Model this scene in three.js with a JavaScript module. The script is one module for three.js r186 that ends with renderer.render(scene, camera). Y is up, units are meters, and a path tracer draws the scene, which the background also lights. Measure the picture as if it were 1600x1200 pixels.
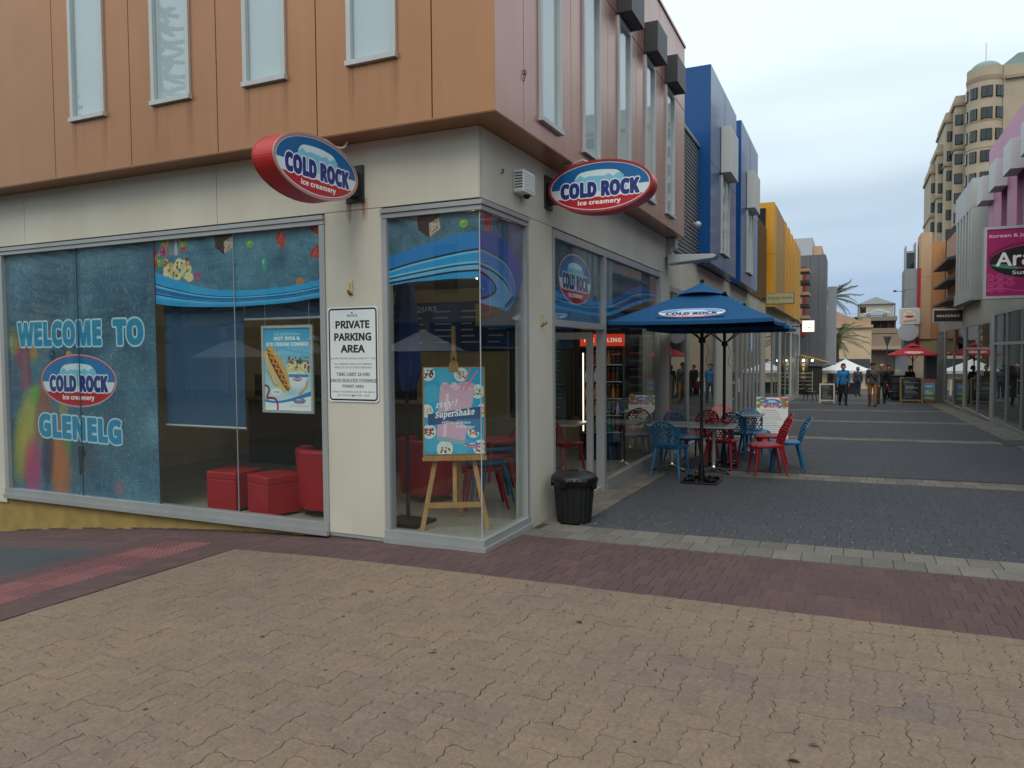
import * as THREE from 'three';
import { mergeGeometries, toCreasedNormals } from 'three/addons/utils/BufferGeometryUtils.js';
import { RoundedBoxGeometry } from 'three/addons/geometries/RoundedBoxGeometry.js';

// ---------- camera, sky, sun, exposure ----------
const scene = new THREE.Scene();
const V3 = (x, y, z) => new THREE.Vector3(x, y, z);
const FOC = 1160.99, CAM = V3(2.899, 1.72, 5.742);
const camX = V3(0.9097, -0.0072, -0.4153).normalize();          // the camera's axes in the world, from the two vanishing points of the corner shop
const camZ = V3(0.4138, 0.0428, 0.9094).normalize();
const camY = new THREE.Vector3().crossVectors(camZ, camX).normalize();
camX.crossVectors(camY, camZ).normalize();
const camera = new THREE.PerspectiveCamera(2 * Math.atan(600 / FOC) * 180 / Math.PI, 4 / 3, 0.05, 900);
camera.position.copy(CAM);
camera.quaternion.setFromRotationMatrix(new THREE.Matrix4().makeBasis(camX, camY, camZ));
scene.add(camera);

const renderer = new THREE.WebGLRenderer({ antialias: true });
renderer.toneMapping = THREE.LinearToneMapping;
renderer.toneMappingExposure = 1.3;
renderer.shadowMap.enabled = true;
renderer.setSize(1024, 768);

function mulberry(a) { return () => { a |= 0; a = a + 0x6D2B79F5 | 0; let t = Math.imul(a ^ a >>> 15, 1 | a); t = t + Math.imul(t ^ t >>> 7, 61 | t) ^ t; return ((t ^ t >>> 14) >>> 0) / 4294967296; }; }
const rnd = mulberry(20240611);
const rr = (a, b) => a + (b - a) * rnd();
const lerp = (a, b, t) => a + (b - a) * t, clamp = (v, a, b) => Math.min(b, Math.max(a, v));
const sstep = (a, b, x) => { const t = clamp((x - a) / (b - a), 0, 1); return t * t * (3 - 2 * t); };
const hash2 = (x, y, s) => { let h = Math.imul(x | 0, 374761393) ^ Math.imul(y | 0, 668265263) ^ Math.imul(s | 0, 1442695041); h = Math.imul(h ^ h >>> 13, 1274126177); return ((h ^ h >>> 16) >>> 0) / 4294967296; };
function vnoise(x, y, per, s) {                                  // value noise, repeats every per cells
  const xi = Math.floor(x), yi = Math.floor(y), fx = x - xi, fy = y - yi, u = fx * fx * (3 - 2 * fx), v = fy * fy * (3 - 2 * fy);
  const w = (a) => ((a % per) + per) % per;
  const a = hash2(w(xi), w(yi), s), b = hash2(w(xi + 1), w(yi), s), c = hash2(w(xi), w(yi + 1), s), d = hash2(w(xi + 1), w(yi + 1), s);
  return lerp(lerp(a, b, u), lerp(c, d, u), v);
}
function fbm(x, y, per, s, oct = 4) { let a = 0.5, t = 0, n = 0; for (let i = 0; i < oct; i++) { t += a * vnoise(x, y, per, s + i * 17); n += a; a *= 0.5; x *= 2; y *= 2; per *= 2; } return t / n; }

{ // an overcast evening sky: bright cloud sheet, bluer and greyer towards the horizon
  const W = 1024, H = 512, d = new Float32Array(W * H * 4);
  for (let j = 0; j < H; j++) for (let i = 0; i < W; i++) {
    const el = ((j + 0.5) / H - 0.5) * Math.PI, az = ((i + 0.5) / W - 0.5) * 2 * Math.PI;
    const y = Math.sin(el), x = Math.cos(el) * Math.cos(az);
    const e = Math.max(0, el);
    const n = fbm(i / W * 8, e * 9 + 3, 8, 5, 4) - 0.5, n2 = fbm(i / W * 16 + 3, e * 22, 16, 9, 3) - 0.5;
    let t = sstep(-0.02, 0.34, e + n * 0.22 + n2 * 0.06 - x * 0.05);
    const z = sstep(0.5, 1.5, e);
    const k = 1 + n * 0.16 + n2 * 0.05 - x * 0.05;
    const o = (j * W + i) * 4;
    d[o] = lerp(lerp(0.25, 0.72, t), 0.8, z) * k; d[o + 1] = lerp(lerp(0.36, 0.83, t), 0.87, z) * k; d[o + 2] = lerp(lerp(0.52, 0.86, t), 0.91, z) * k; d[o + 3] = 1;
    if (el < 0) { d[o] *= 0.6; d[o + 1] *= 0.55; d[o + 2] *= 0.5; }
  }
  const sky = new THREE.DataTexture(d, W, H, THREE.RGBAFormat, THREE.FloatType);
  sky.mapping = THREE.EquirectangularReflectionMapping; sky.magFilter = THREE.LinearFilter; sky.minFilter = THREE.LinearFilter; sky.wrapS = THREE.RepeatWrapping; sky.needsUpdate = true;
  scene.background = sky; scene.environment = sky;
}
const sun = new THREE.DirectionalLight(0xfff4e6, 1.1);
sun.position.set(14, 70, 48); sun.target.position.set(2, 0, -8); sun.castShadow = true; sun.shadow.radius = 60;
sun.shadow.mapSize.set(2048, 2048); Object.assign(sun.shadow.camera, { left: -60, right: 60, top: 60, bottom: -60, near: 1, far: 220 });
scene.add(sun, sun.target);

// ---------- where a pixel of the photograph points ----------
const ray = (px, py) => V3(0, 0, 0).addScaledVector(camX, (px - 800) / FOC).addScaledVector(camY, (600 - py) / FOC).addScaledVector(camZ, -1);
const onX = (px, py, x) => { const r = ray(px, py); return r.multiplyScalar((x - CAM.x) / r.x).add(CAM); };
const onZ = (px, py, z) => { const r = ray(px, py); return r.multiplyScalar((z - CAM.z) / r.z).add(CAM); };
const onY = (px, py, y) => { const r = ray(px, py); return r.multiplyScalar((y - CAM.y) / r.y).add(CAM); };
const slopeZ = (z) => z > 0 ? 0.012 * z : z > -40 ? 0.0205 * z : z > -60 ? -0.82 + 0.05 * (z + 40) : -1.82;
function ground(x, z) {                                         // the paving falls away down the lane and towards the car-park side
  let h = -0.02 + 0.01 * x - (x < 0 ? 0.0085 * x * x : 0);
  h += slopeZ(z);
  if (x < -8) h = -0.02 - 0.08 - 0.0085 * 64 + (x + 8) * 0.02 + slopeZ(z);
  return h;
}
function onG(px, py) { let p = onY(px, py, 0); for (let i = 0; i < 12; i++) p = onY(px, py, ground(p.x, p.z)); return p; }
function toPx(p) { const v = p.clone().sub(CAM), d = -v.dot(camZ); return [800 + FOC * v.dot(camX) / d, 600 - FOC * v.dot(camY) / d, d]; }

// ---------- building blocks ----------
const taken = new Map();
function numbered(n) { const k = taken.get(n) || 0; taken.set(n, k + 1); return k ? n + '_' + String(k).padStart(3, '0') : n; }
function setTag(o, label, category, group) { o.userData.label = label; o.userData.category = category; if (group) o.userData.group = group; return o; }
function thing(name, label, category, pos = [0, 0, 0], turn = 0, group) {
  const o = new THREE.Group(); o.name = numbered(name); o.position.set(...pos); o.rotation.y = turn; o.off = V3(...pos); scene.add(o);
  return setTag(o, label, category, group);
}
function boxUV(g, s = 1) {                                       // uv in metres, from the way each face points
  const p = g.attributes.position, n = g.attributes.normal, uv = new Float32Array(p.count * 2);
  for (let i = 0; i < p.count; i++) {
    const ax = Math.abs(n.getX(i)), ay = Math.abs(n.getY(i)), az = Math.abs(n.getZ(i));
    let u, v;
    if (ay > ax && ay > az) { u = p.getX(i); v = p.getZ(i); } else if (ax > az) { u = p.getZ(i); v = p.getY(i); } else { u = p.getX(i); v = p.getY(i); }
    uv[2 * i] = u / s; uv[2 * i + 1] = v / s;
  }
  g.setAttribute('uv', new THREE.BufferAttribute(uv, 2)); return g;
}
const merge = (list) => { if (!Array.isArray(list)) return list; if (list.length === 1) return list[0]; return mergeGeometries(list.map((g) => { const h = g.index ? g.toNonIndexed() : g; for (const k of Object.keys(h.attributes)) if (!['position', 'normal', 'uv'].includes(k)) h.deleteAttribute(k); if (!h.attributes.uv) h.setAttribute('uv', new THREE.BufferAttribute(new Float32Array(h.attributes.position.count * 2), 2)); return h; })); };
function part(name, geo, mat, parent, label) {                   // geometry in the thing's own axes
  let g = merge(geo);
  if (mat.userData.tile) { if (g.index) g = g.toNonIndexed(); boxUV(g, mat.userData.tile); }
  const m = new THREE.Mesh(g, mat); m.name = name; m.castShadow = m.receiveShadow = true; parent.add(m);
  if (parent.off) m.off = parent.off;
  if (label) m.userData.label = label;
  return m;
}
function wpart(name, geo, mat, parent, label) {                  // geometry in world axes; parent is an unturned thing (or a part of it)
  let g = merge(geo);
  if (mat.userData.tile) { if (g.index) g = g.toNonIndexed(); boxUV(g, mat.userData.tile); }
  if (parent.off) { g = g.clone(); g.translate(-parent.off.x, -parent.off.y, -parent.off.z); }
  const m = new THREE.Mesh(g, mat); m.name = name; m.castShadow = m.receiveShadow = true; m.off = parent.off; parent.add(m);
  if (label) m.userData.label = label;
  return m;
}
function single(name, geo, mat, label, category, group, pos) {   // a thing that is one mesh
  let g = merge(geo);
  if (mat.userData.tile) { if (g.index) g = g.toNonIndexed(); boxUV(g, mat.userData.tile); }
  const m = new THREE.Mesh(g, mat); m.name = numbered(name); m.castShadow = m.receiveShadow = true; scene.add(m);
  if (pos) m.position.set(...pos);
  return setTag(m, label, category, group);
}
function structure(o, name) { o.name = numbered(name || o.name); o.userData = { kind: 'structure' }; scene.add(o); return o; }
function dup(root, pos, turn, label) {
  const r = root.clone(); r.name = numbered(root.name.replace(/_\d{3}$/, '')); r.position.set(...pos); r.rotation.y = turn; r.userData = { ...root.userData };
  if (label) r.userData.label = label; scene.add(r); return r;
}
const bx = (x0, x1, y0, y1, z0, z1) => new THREE.BoxGeometry(Math.abs(x1 - x0), Math.abs(y1 - y0), Math.abs(z1 - z0)).translate((x0 + x1) / 2, (y0 + y1) / 2, (z0 + z1) / 2);
const rbx = (x0, x1, y0, y1, z0, z1, r = 0.01, seg = 2) => new RoundedBoxGeometry(Math.abs(x1 - x0), Math.abs(y1 - y0), Math.abs(z1 - z0), seg, r).translate((x0 + x1) / 2, (y0 + y1) / 2, (z0 + z1) / 2);
function rod(a, b, r0, r1 = r0, seg = 8) {                       // a straight bar between two points
  const A = V3(...a), B = V3(...b), d = B.clone().sub(A), g = new THREE.CylinderGeometry(r1, r0, d.length(), seg);
  g.applyQuaternion(new THREE.Quaternion().setFromUnitVectors(V3(0, 1, 0), d.clone().normalize())); g.translate((A.x + B.x) / 2, (A.y + B.y) / 2, (A.z + B.z) / 2); return g;
}
function bar(a, b, w, t, up = [0, 1, 0]) {                       // a rectangular bar between two points: w across, t along 'up'
  const A = V3(...a), B = V3(...b), d = B.clone().sub(A), L = d.length(), z = d.normalize(), u = V3(...up), x = new THREE.Vector3().crossVectors(u, z).normalize(), y = new THREE.Vector3().crossVectors(z, x);
  const g = new THREE.BoxGeometry(w, t, L); g.applyMatrix4(new THREE.Matrix4().makeBasis(x, y, z)); g.translate((A.x + B.x) / 2, (A.y + B.y) / 2, (A.z + B.z) / 2); return g;
}
const tube = (pts, r, n = 24, seg = 6) => new THREE.TubeGeometry(new THREE.CatmullRomCurve3(pts.map((p) => V3(...p))), n, r, seg);
const lathe = (pts, seg = 24) => new THREE.LatheGeometry(pts.map((p) => new THREE.Vector2(...p)), seg);
function extr(pts, depth, opt = {}) {                            // an outline in x, y pushed along z
  const s = new THREE.Shape(pts.map((p) => new THREE.Vector2(...p)));
  for (const h of opt.holes || []) s.holes.push(new THREE.Path(h.map((p) => new THREE.Vector2(...p))));
  return new THREE.ExtrudeGeometry(s, { depth, bevelEnabled: !!opt.bevel, bevelThickness: opt.bevel || 0, bevelSize: opt.bevel || 0, bevelOffset: -(opt.bevel || 0), bevelSegments: opt.seg || 1, curveSegments: 8 });
}
const rect = (x0, x1, y0, y1) => [[x0, y0], [x1, y0], [x1, y1], [x0, y1]];
function card(w, h) { return new THREE.PlaneGeometry(w, h); }
// pushes an outline drawn in (z, y) along x: the street faces of the rows
function extrX(pts, x0, x1, opt) { const N = (q) => q.map(([z, y]) => [-z, y]), g = extr(N(pts), x1 - x0, { ...opt, holes: (opt?.holes || []).map(N) }); g.rotateY(Math.PI / 2); g.translate(x0, 0, 0); return g; }

// ---------- textures ----------
function dataTex(n, fn, srgb, m = n) {
  const d = new Uint8Array(n * m * 4);
  for (let j = 0; j < m; j++) for (let i = 0; i < n; i++) { const c = fn(i / n, j / m, i, j), o = (j * n + i) * 4; if (Array.isArray(c)) { d[o] = clamp(c[0], 0, 255); d[o + 1] = clamp(c[1], 0, 255); d[o + 2] = clamp(c[2], 0, 255); } else d[o] = d[o + 1] = d[o + 2] = clamp(c, 0, 255); d[o + 3] = 255; }
  const t = new THREE.DataTexture(d, n, m); t.wrapS = t.wrapT = THREE.RepeatWrapping; t.magFilter = THREE.LinearFilter; t.minFilter = THREE.LinearMipmapLinearFilter; t.generateMipmaps = true; if (srgb) t.colorSpace = THREE.SRGBColorSpace; t.needsUpdate = true; return t;
}
const texStone = dataTex(512, (u, v, i, j) => { const a = fbm(u * 6, v * 6, 6, 1, 4), b = hash2(i, j, 3), c = fbm(u * 60, v * 60, 60, 7, 2); const sp = b > 0.985 ? 26 : b < 0.015 ? -38 : 0; return 222 + (a - 0.5) * 22 + (c - 0.5) * 46 + (b - 0.5) * 16 + sp; }, true);
const texStoneBump = dataTex(512, (u, v, i, j) => 128 + (fbm(u * 60, v * 60, 60, 7, 3) - 0.5) * 190 + (hash2(i, j, 5) - 0.5) * 50);
const texWall = dataTex(512, (u, v, i, j) => {                    // painted panel: faint blotches and rain streaks
  const a = fbm(u * 4, v * 4, 4, 21, 4), s = fbm(u * 40, v * 3, 40, 33, 3), b = hash2(i, j, 8);
  return [238 + (a - 0.5) * 20 + (s - 0.5) * 4 + (b - 0.5) * 5, 237 + (a - 0.5) * 21 + (s - 0.5) * 5 + (b - 0.5) * 5, 233 + (a - 0.5) * 24 + (s - 0.5) * 5 + (b - 0.5) * 5];
}, true);
const texMetal = dataTex(512, (u, v, i, j) => 236 + (fbm(u * 3, v * 3, 3, 41, 4) - 0.5) * 22 + (fbm(u * 30, v * 2, 30, 43, 3) - 0.5) * 8 + (hash2(i, j, 2) - 0.5) * 4, true);
const texMetalRough = dataTex(256, (u, v) => 150 + (fbm(u * 3, v * 3, 3, 51, 3) - 0.5) * 60 + (fbm(u * 24, v * 2, 24, 53, 2) - 0.5) * 10);
const texWood = dataTex(256, (u, v, i, j) => { const w = fbm(u * 30 + fbm(u * 4, v * 4, 4, 61, 2) * 2, v * 3, 32, 63, 3); return [228 + (w - 0.5) * 60, 226 + (w - 0.5) * 66, 222 + (w - 0.5) * 72]; }, true);
const texDirt = dataTex(256, (u, v, i, j) => { const a = fbm(u * 5, v * 5, 5, 71, 4), b = hash2(i, j, 6); return 205 + (a - 0.5) * 70 + (b - 0.5) * 30; }, true);

function mat(color, rough = 0.7, o = {}) {
  const { tile, map, bump, bumpScale, metal, phys, ...rest } = o;
  const M = new (phys ? THREE.MeshPhysicalMaterial : THREE.MeshStandardMaterial)({ color, roughness: rough, metalness: metal || 0, ...rest });
  if (map) M.map = map; if (bump) { M.bumpMap = bump; M.bumpScale = bumpScale || 0.001; }
  if (tile) M.userData.tile = tile;
  return M;
}
function canvasTex(w, h, draw) {
  const c = document.createElement('canvas'); c.width = w; c.height = h; const x = c.getContext('2d'); draw(x, w, h);
  const t = new THREE.CanvasTexture(c); t.colorSpace = THREE.SRGBColorSpace; t.magFilter = THREE.LinearFilter; t.minFilter = THREE.LinearMipmapLinearFilter; t.needsUpdate = true; return t;
}
const MAT = {
  wall: mat('#cbc8bc', 0.75, { map: texWall, tile: 2.4, bump: texStoneBump, bumpScale: 0.0004 }),
  wallGrey: mat('#b3b1a8', 0.75, { map: texWall, tile: 2.4 }),
  plinth: mat('#bfa45f', 0.85, { map: texDirt, tile: 1.2, bump: texStoneBump, bumpScale: 0.001 }),
  copper: mat('#b3815d', 0.55, { map: texMetal, tile: 2.6, metal: 0.5, roughnessMap: texMetalRough }),
  rose: mat('#b48a80', 0.5, { map: texMetal, tile: 2.6, metal: 0.5, roughnessMap: texMetalRough }),  // same metal as copper, with its shift of colour by viewing angle painted in
  dark: mat('#171614', 0.85),
  alu: mat('#a9adae', 0.42, { metal: 0.25, map: texMetal, tile: 1.7 }),
  aluLight: mat('#c4c8c8', 0.45, { metal: 0.2, map: texMetal, tile: 1.7 }),
  charcoal: mat('#3c3e41', 0.5, { metal: 0.3, map: texMetal, tile: 1.5 }),
  black: mat('#0d0e10', 0.55),
  blackGloss: mat('#0b0c0e', 0.3),
  chrome: mat('#c9ccce', 0.18, { metal: 1 }),
  white: mat('#dfe2e0', 0.5),
  rust: mat('#7a4a22', 0.9),
  glass: mat('#eef4f2', 0.0, { phys: 1, transmission: 1, thickness: 0, ior: 1.78 }),
  glassTint: mat('#9fb0b0', 0.0, { phys: 1, transmission: 1, thickness: 0, ior: 1.55 }),
  glassFar: mat('#1d2326', 0.06, { phys: 1, clearcoat: 0.6, clearcoatRoughness: 0.02 }),
  blind: mat('#c3ced8', 0.8),
};
for (const t of [texStone, texStoneBump, texWall, texMetal, texWood, texDirt, texMetalRough]) t.anisotropy = 8;

// ---------- the ground ----------
function sheet(x0, x1, z0, z1, nx, nz, dy, m, tile) {             // a piece of the sloping ground
  const g = new THREE.PlaneGeometry(x1 - x0, z1 - z0, nx, nz); g.rotateX(-Math.PI / 2); g.translate((x0 + x1) / 2, 0, (z0 + z1) / 2);
  const p = g.attributes.position, uv = g.attributes.uv;
  for (let i = 0; i < p.count; i++) { p.setY(i, ground(p.getX(i), p.getZ(i)) + dy); uv.setXY(i, p.getX(i) / tile, p.getZ(i) / tile); }
  g.computeVertexNormals(); const o = new THREE.Mesh(g, m); o.receiveShadow = o.castShadow = true; return o;
}
const sandM = mat('#4c453d', 0.95, { map: texStone });
structure(sheet(-200, 200, -260, 60, 100, 100, -0.10, mat('#5b554c', 0.95, { map: texStone }), 3), 'ground');
const bed = sheet(-12, 12, -46, 12, 60, 90, -0.014, sandM, 1.1); structure(bed, 'paving_bed');

function prism(outline, h, c) {                                    // paver: outline in x, z; top at 0; chamfer c
  const n = outline.length, P = [], top = [], A = outline.map(([x, z]) => [x, z]);
  let ar = 0; for (let i = 0; i < n; i++) { const [a, b] = A[i], [d, e] = A[(i + 1) % n]; ar += a * e - d * b; }
  if (ar > 0) A.reverse();
  const cx = A.reduce((s, p) => s + p[0], 0) / n, cz = A.reduce((s, p) => s + p[1], 0) / n;
  const inn = A.map(([x, z]) => { const l = Math.hypot(x - cx, z - cz); return [x - (x - cx) / l * c * 1.2, z - (z - cz) / l * c * 1.2]; });
  const tri = THREE.ShapeUtils.triangulateShape(inn.map((p) => new THREE.Vector2(p[0], p[1])), []);
  const q = (a, ya, b, yb, d, yd) => P.push(a[0], ya, a[1], b[0], yb, b[1], d[0], yd, d[1]);
  for (const [a, b, d] of tri) { // make every top face look up
    const [p0, p1, p2] = [inn[a], inn[b], inn[d]], up = (p1[1] - p0[1]) * (p2[0] - p0[0]) - (p1[0] - p0[0]) * (p2[1] - p0[1]);
    if (up > 0) q(p0, 0, p1, 0, p2, 0); else q(p0, 0, p2, 0, p1, 0);
  }
  for (let i = 0; i < n; i++) {
    const j = (i + 1) % n, o0 = A[i], o1 = A[j], i0 = inn[i], i1 = inn[j];
    q(i0, 0, i1, 0, o1, -c * 0.8); q(i0, 0, o1, -c * 0.8, o0, -c * 0.8);
    q(o0, -c * 0.8, o1, -c * 0.8, o1, -h); q(o0, -c * 0.8, o1, -h, o0, -h);
  }
  const g = new THREE.BufferGeometry(); g.setAttribute('position', new THREE.BufferAttribute(new Float32Array(P), 3)); g.computeVertexNormals();
  const nn = g.attributes.normal, uv = new Float32Array(P.length / 3 * 2);
  for (let i = 0; i < P.length / 3; i++) { uv[2 * i] = P[3 * i] / 0.7; uv[2 * i + 1] = P[3 * i + 2] / 0.7; }
  g.setAttribute('uv', new THREE.BufferAttribute(uv, 2)); return g;
}
const upQ = (x, z) => { const e = 0.05, gx = (ground(x + e, z) - ground(x - e, z)) / (2 * e), gz = (ground(x, z + e) - ground(x, z - e)) / (2 * e); return new THREE.Quaternion().setFromUnitVectors(V3(0, 1, 0), V3(-gx, 1, -gz).normalize()); };
// lays pavers: the 300 that show largest as meshes, the rest joined into one part
function lay(name, list, tints, fieldName, root, most = 300) {      // list: {x, z, g (geometry), t (tint number 0..1), dy, uvx, uvz}
  const mats = tints.map((c) => mat(c, 0.85, { map: texStone, bump: texStoneBump, bumpScale: 0.0007 }));
  for (const p of list) { p.y = ground(p.x, p.z) + (p.dy || 0); const [px, py, d] = toPx(V3(p.x, p.y, p.z)); p.rank = d > 0.3 && px > -40 && px < 1640 && py < 1240 && py > 0 ? d : 1000 + Math.abs(d); p.q = upQ(p.x, p.z).multiply(new THREE.Quaternion().setFromEuler(new THREE.Euler(rr(-0.005, 0.005), rr(-1, 1) * (p.yaw ?? 0.004), rr(-0.005, 0.005)))); }
  const sorted = [...list].sort((a, b) => a.rank - b.rank), near = sorted.slice(0, most), rest = sorted.slice(most);
  const variants = new Map();
  const shifted = (g, k) => { const key = g.uuid + k; if (!variants.has(key)) { const c = g.clone(), uv = c.attributes.uv; for (let i = 0; i < uv.count; i++) uv.setXY(i, uv.getX(i) + k * 0.37, uv.getY(i) + k * 0.61); variants.set(key, c); } return variants.get(key); };
  for (const p of near) {
    const m = new THREE.Mesh(shifted(p.g, Math.floor(rnd() * 5)), mats[Math.min(tints.length - 1, Math.floor(p.t * tints.length))]);
    m.name = name; m.position.set(p.x, p.y, p.z); m.quaternion.copy(p.q); m.castShadow = m.receiveShadow = true; root.add(m);
  }
  if (!rest.length) return;
  const P = [], N = [], C = [], U = [], cols = tints.map((c) => new THREE.Color(c)), v = V3(), nq = V3();
  for (const p of rest) {
    const c = cols[Math.min(tints.length - 1, Math.floor(p.t * tints.length))], pa = p.g.attributes.position, na = p.g.attributes.normal, ox = rnd() * 3, oz = rnd() * 3;
    for (let i = 0; i < pa.count; i++) {
      v.fromBufferAttribute(pa, i).applyQuaternion(p.q); P.push(v.x + p.x, v.y + p.y, v.z + p.z);
      nq.fromBufferAttribute(na, i).applyQuaternion(p.q); N.push(nq.x, nq.y, nq.z); C.push(c.r, c.g, c.b); U.push(pa.getX(i) / 0.7 + ox, pa.getZ(i) / 0.7 + oz);
    }
  }
  const g = new THREE.BufferGeometry();
  g.setAttribute('position', new THREE.Float32BufferAttribute(P, 3)); g.setAttribute('normal', new THREE.Float32BufferAttribute(N, 3)); g.setAttribute('color', new THREE.Float32BufferAttribute(C, 3)); g.setAttribute('uv', new THREE.Float32BufferAttribute(U, 2));
  const f = new THREE.Mesh(g, mat('#ffffff', 0.85, { vertexColors: true, map: texStone, bump: texStoneBump, bumpScale: 0.0007 })); f.name = fieldName; f.userData.kind = 'stuff'; f.castShadow = f.receiveShadow = true; root.add(f);
}
const blotch = (x, z, s, k = 0.9) => fbm(x * k + 40, z * k + 40, 64, s, 3);
const notUnderShop = (x, z) => !(x < 0.02 && z < 0.0);

{ // tan interlocking pavers in a herringbone, with wavy edges
  const U = 0.1125, A = 0.0105, prof = [[0, 0], [0.24, 1], [0.38, 0.55], [0.62, -0.55], [0.76, -1]];
  const edge = (i, j, horiz) => prof.map(([t, a]) => { const s = (i + j) & 1 ? -1 : 1; return horiz ? [i + t, j + s * a * A / U] : [i + s * a * A / U, j + t]; });
  const outline = (i, j, horiz) => {
    const w = horiz ? 2 : 1, h = horiz ? 1 : 2, pts = [];
    for (let k = 0; k < w; k++) pts.push(...edge(i + k, j, true));
    for (let k = 0; k < h; k++) pts.push(...edge(i + w, j + k, false));
    const back = [];
    for (let k = w - 1; k >= 0; k--) { const e = edge(i + k, j + h, true); back.push([i + k + 1, j + h], ...e.slice(1).reverse()); }
    for (let k = h - 1; k >= 0; k--) { const e = edge(i, j + k, false); back.push([i, j + k + 1], ...e.slice(1).reverse()); }
    pts.push(...back);
    const cx = i + w / 2, cy = j + h / 2, gap = 0.0011 / U;
    return pts.map(([x, y]) => { let dx = x - cx, dy = y - cy; dx *= 1 - gap / (w / 2); dy *= 1 - gap / (h / 2); return [dx * U, dy * U]; });
  };
  const cut = (poly, k, lim) => { const r = []; for (let a = 0; a < poly.length; a++) { const p = poly[a], q = poly[(a + 1) % poly.length], ip = p[k] >= lim, iq = q[k] >= lim; if (ip) r.push(p); if (ip !== iq) { const t = (lim - p[k]) / (q[k] - p[k]); r.push([lerp(p[0], q[0], t), lerp(p[1], q[1], t)]); } } return r; };
  const geos = new Map(), list = [], X0 = -2.25, Z0 = 0.64;
  for (let i = -2; i < 98; i++) for (let j = -2; j < 52; j++) {
    const m = ((i - j) % 4 + 4) % 4; if (m !== 0 && m !== 3) continue;
    const hz = m === 0, cx = X0 + (i + (hz ? 1 : 0.5)) * U, cz = Z0 + (j + (hz ? 0.5 : 1)) * U;
        let o = outline(i, j, hz), key = (hz ? 'h' : 'v') + ((i + j) & 1);
    const dx = X0 - cx + 0.002, dz = Z0 - cz + 0.002; if (dx > -0.125 || dz > -0.125) { o = cut(cut(o, 0, dx), 1, dz); if (o.length < 3) continue; key = 'cut' + i + '_' + j; }
    if (!geos.has(key)) geos.set(key, prism(o, 0.02, 0.002));
    list.push({ x: cx, z: cz, g: geos.get(key), t: clamp(blotch(cx, cz, 3, 1.1) * 1.1 - 0.25 + rr(-0.05, 0.3), 0, 0.999), dy: rr(-0.0016, 0.002), yaw: 0.012 }); { const l = list[list.length - 1]; l.x += rr(-0.0013, 0.0013); l.z += rr(-0.0013, 0.0013); }
  }
  const root = new THREE.Group(); structure(root, 'tan_paving');
  lay('paver', list, ['#8d7a66', '#8b7866', '#897666', '#867466', '#847266', '#7f6e66'], 'paver_field', root);
}
{ // red brick band round the corner of the shop
  structure(sheet(-9, 8.7, -0.75, 0.64, 60, 4, -0.006, mat('#8f867b', 0.95, { map: texStone }), 0.8), 'sand_bed');
  const g = prism([[-0.0556, -0.1133], [0.0556, -0.1133], [0.0556, 0.1133], [-0.0556, 0.1133]], 0.02, 0.0016), list = [];
  for (let r = 0; r < 6; r++) for (let c = 0; c < 96; c++) {
    const x = -2.22 + c * 0.1145 + (r % 2) * 0.057, z = 0.525 - r * 0.2275;
    if (!notUnderShop(x - 0.048, z - 0.11) || x > 8.7) continue;
    list.push({ x, z, g, t: clamp(blotch(x, z, 11, 2) * 0.7 + rr(-0.05, 0.35), 0, 0.999), dy: rr(-0.001, 0.001) });
  }
  const g2 = prism([[-0.113, -0.0565], [0.113, -0.0565], [0.113, 0.0565], [-0.113, 0.0565]], 0.02, 0.0025);   // laid the other way in front of the long window and beside the tactile strip
  const course = (xa, xb, za, zb) => { let r = 0; for (let z = za + 0.057; z < zb; z += 0.1145, r++) for (let x = xa + (r % 2) * 0.114; x > xb + 0.01; x -= 0.2275) { let w0 = Math.min(xa, x), w1 = Math.max(xb, x - 0.2275); if (w0 - w1 < 0.012) continue; const full = w0 - w1 > 0.224; list.push({ x: (w0 + w1) / 2, z, g: full ? g2 : part2(w0 - w1), t: clamp(blotch(x, z, 11, 2) * 0.7 + rr(-0.05, 0.35), 0, 0.999), dy: rr(-0.001, 0.001) }); } };
  const cutG = new Map(), part2 = (w) => { const k = Math.round(w * 200); if (!cutG.has(k)) { const h = w / 2 - 0.001; cutG.set(k, prism([[-h, -0.0565], [h, -0.0565], [h, 0.0565], [-h, 0.0565]], 0.02, 0.0025)); } return cutG.get(k); };
  for (const z of [0.2975]) list.push({ x: -2.248, z, g: prism([[-0.026, -0.1133], [0.026, -0.1133], [0.026, 0.1133], [-0.026, 0.1133]], 0.02, 0.0016), t: 0.4, dy: 0 });
  for (const z of [-0.1575, -0.6125]) list.push({ x: 0.042, z, g: prism([[-0.0265, -0.1133], [0.0265, -0.1133], [0.0265, 0.1133], [-0.0265, 0.1133]], 0.02, 0.0016), t: 0.5, dy: 0 });
  course(0.012, -2.275, -0.05, 0.13); course(-2.275, -2.69, 0.0, 7.0); course(-2.69, -3.29, 0.0, 0.47); course(-3.29, -3.62, 0.0, 7.0); course(-3.62, -9.0, 0.0, 0.58);
  const root = new THREE.Group(); structure(root, 'red_brick_paving');
  lay('brick', list, ['#6b4f4d', '#664c4c', '#604849', '#5c4546', '#624c47'], 'brick_field', root);
}
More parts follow.
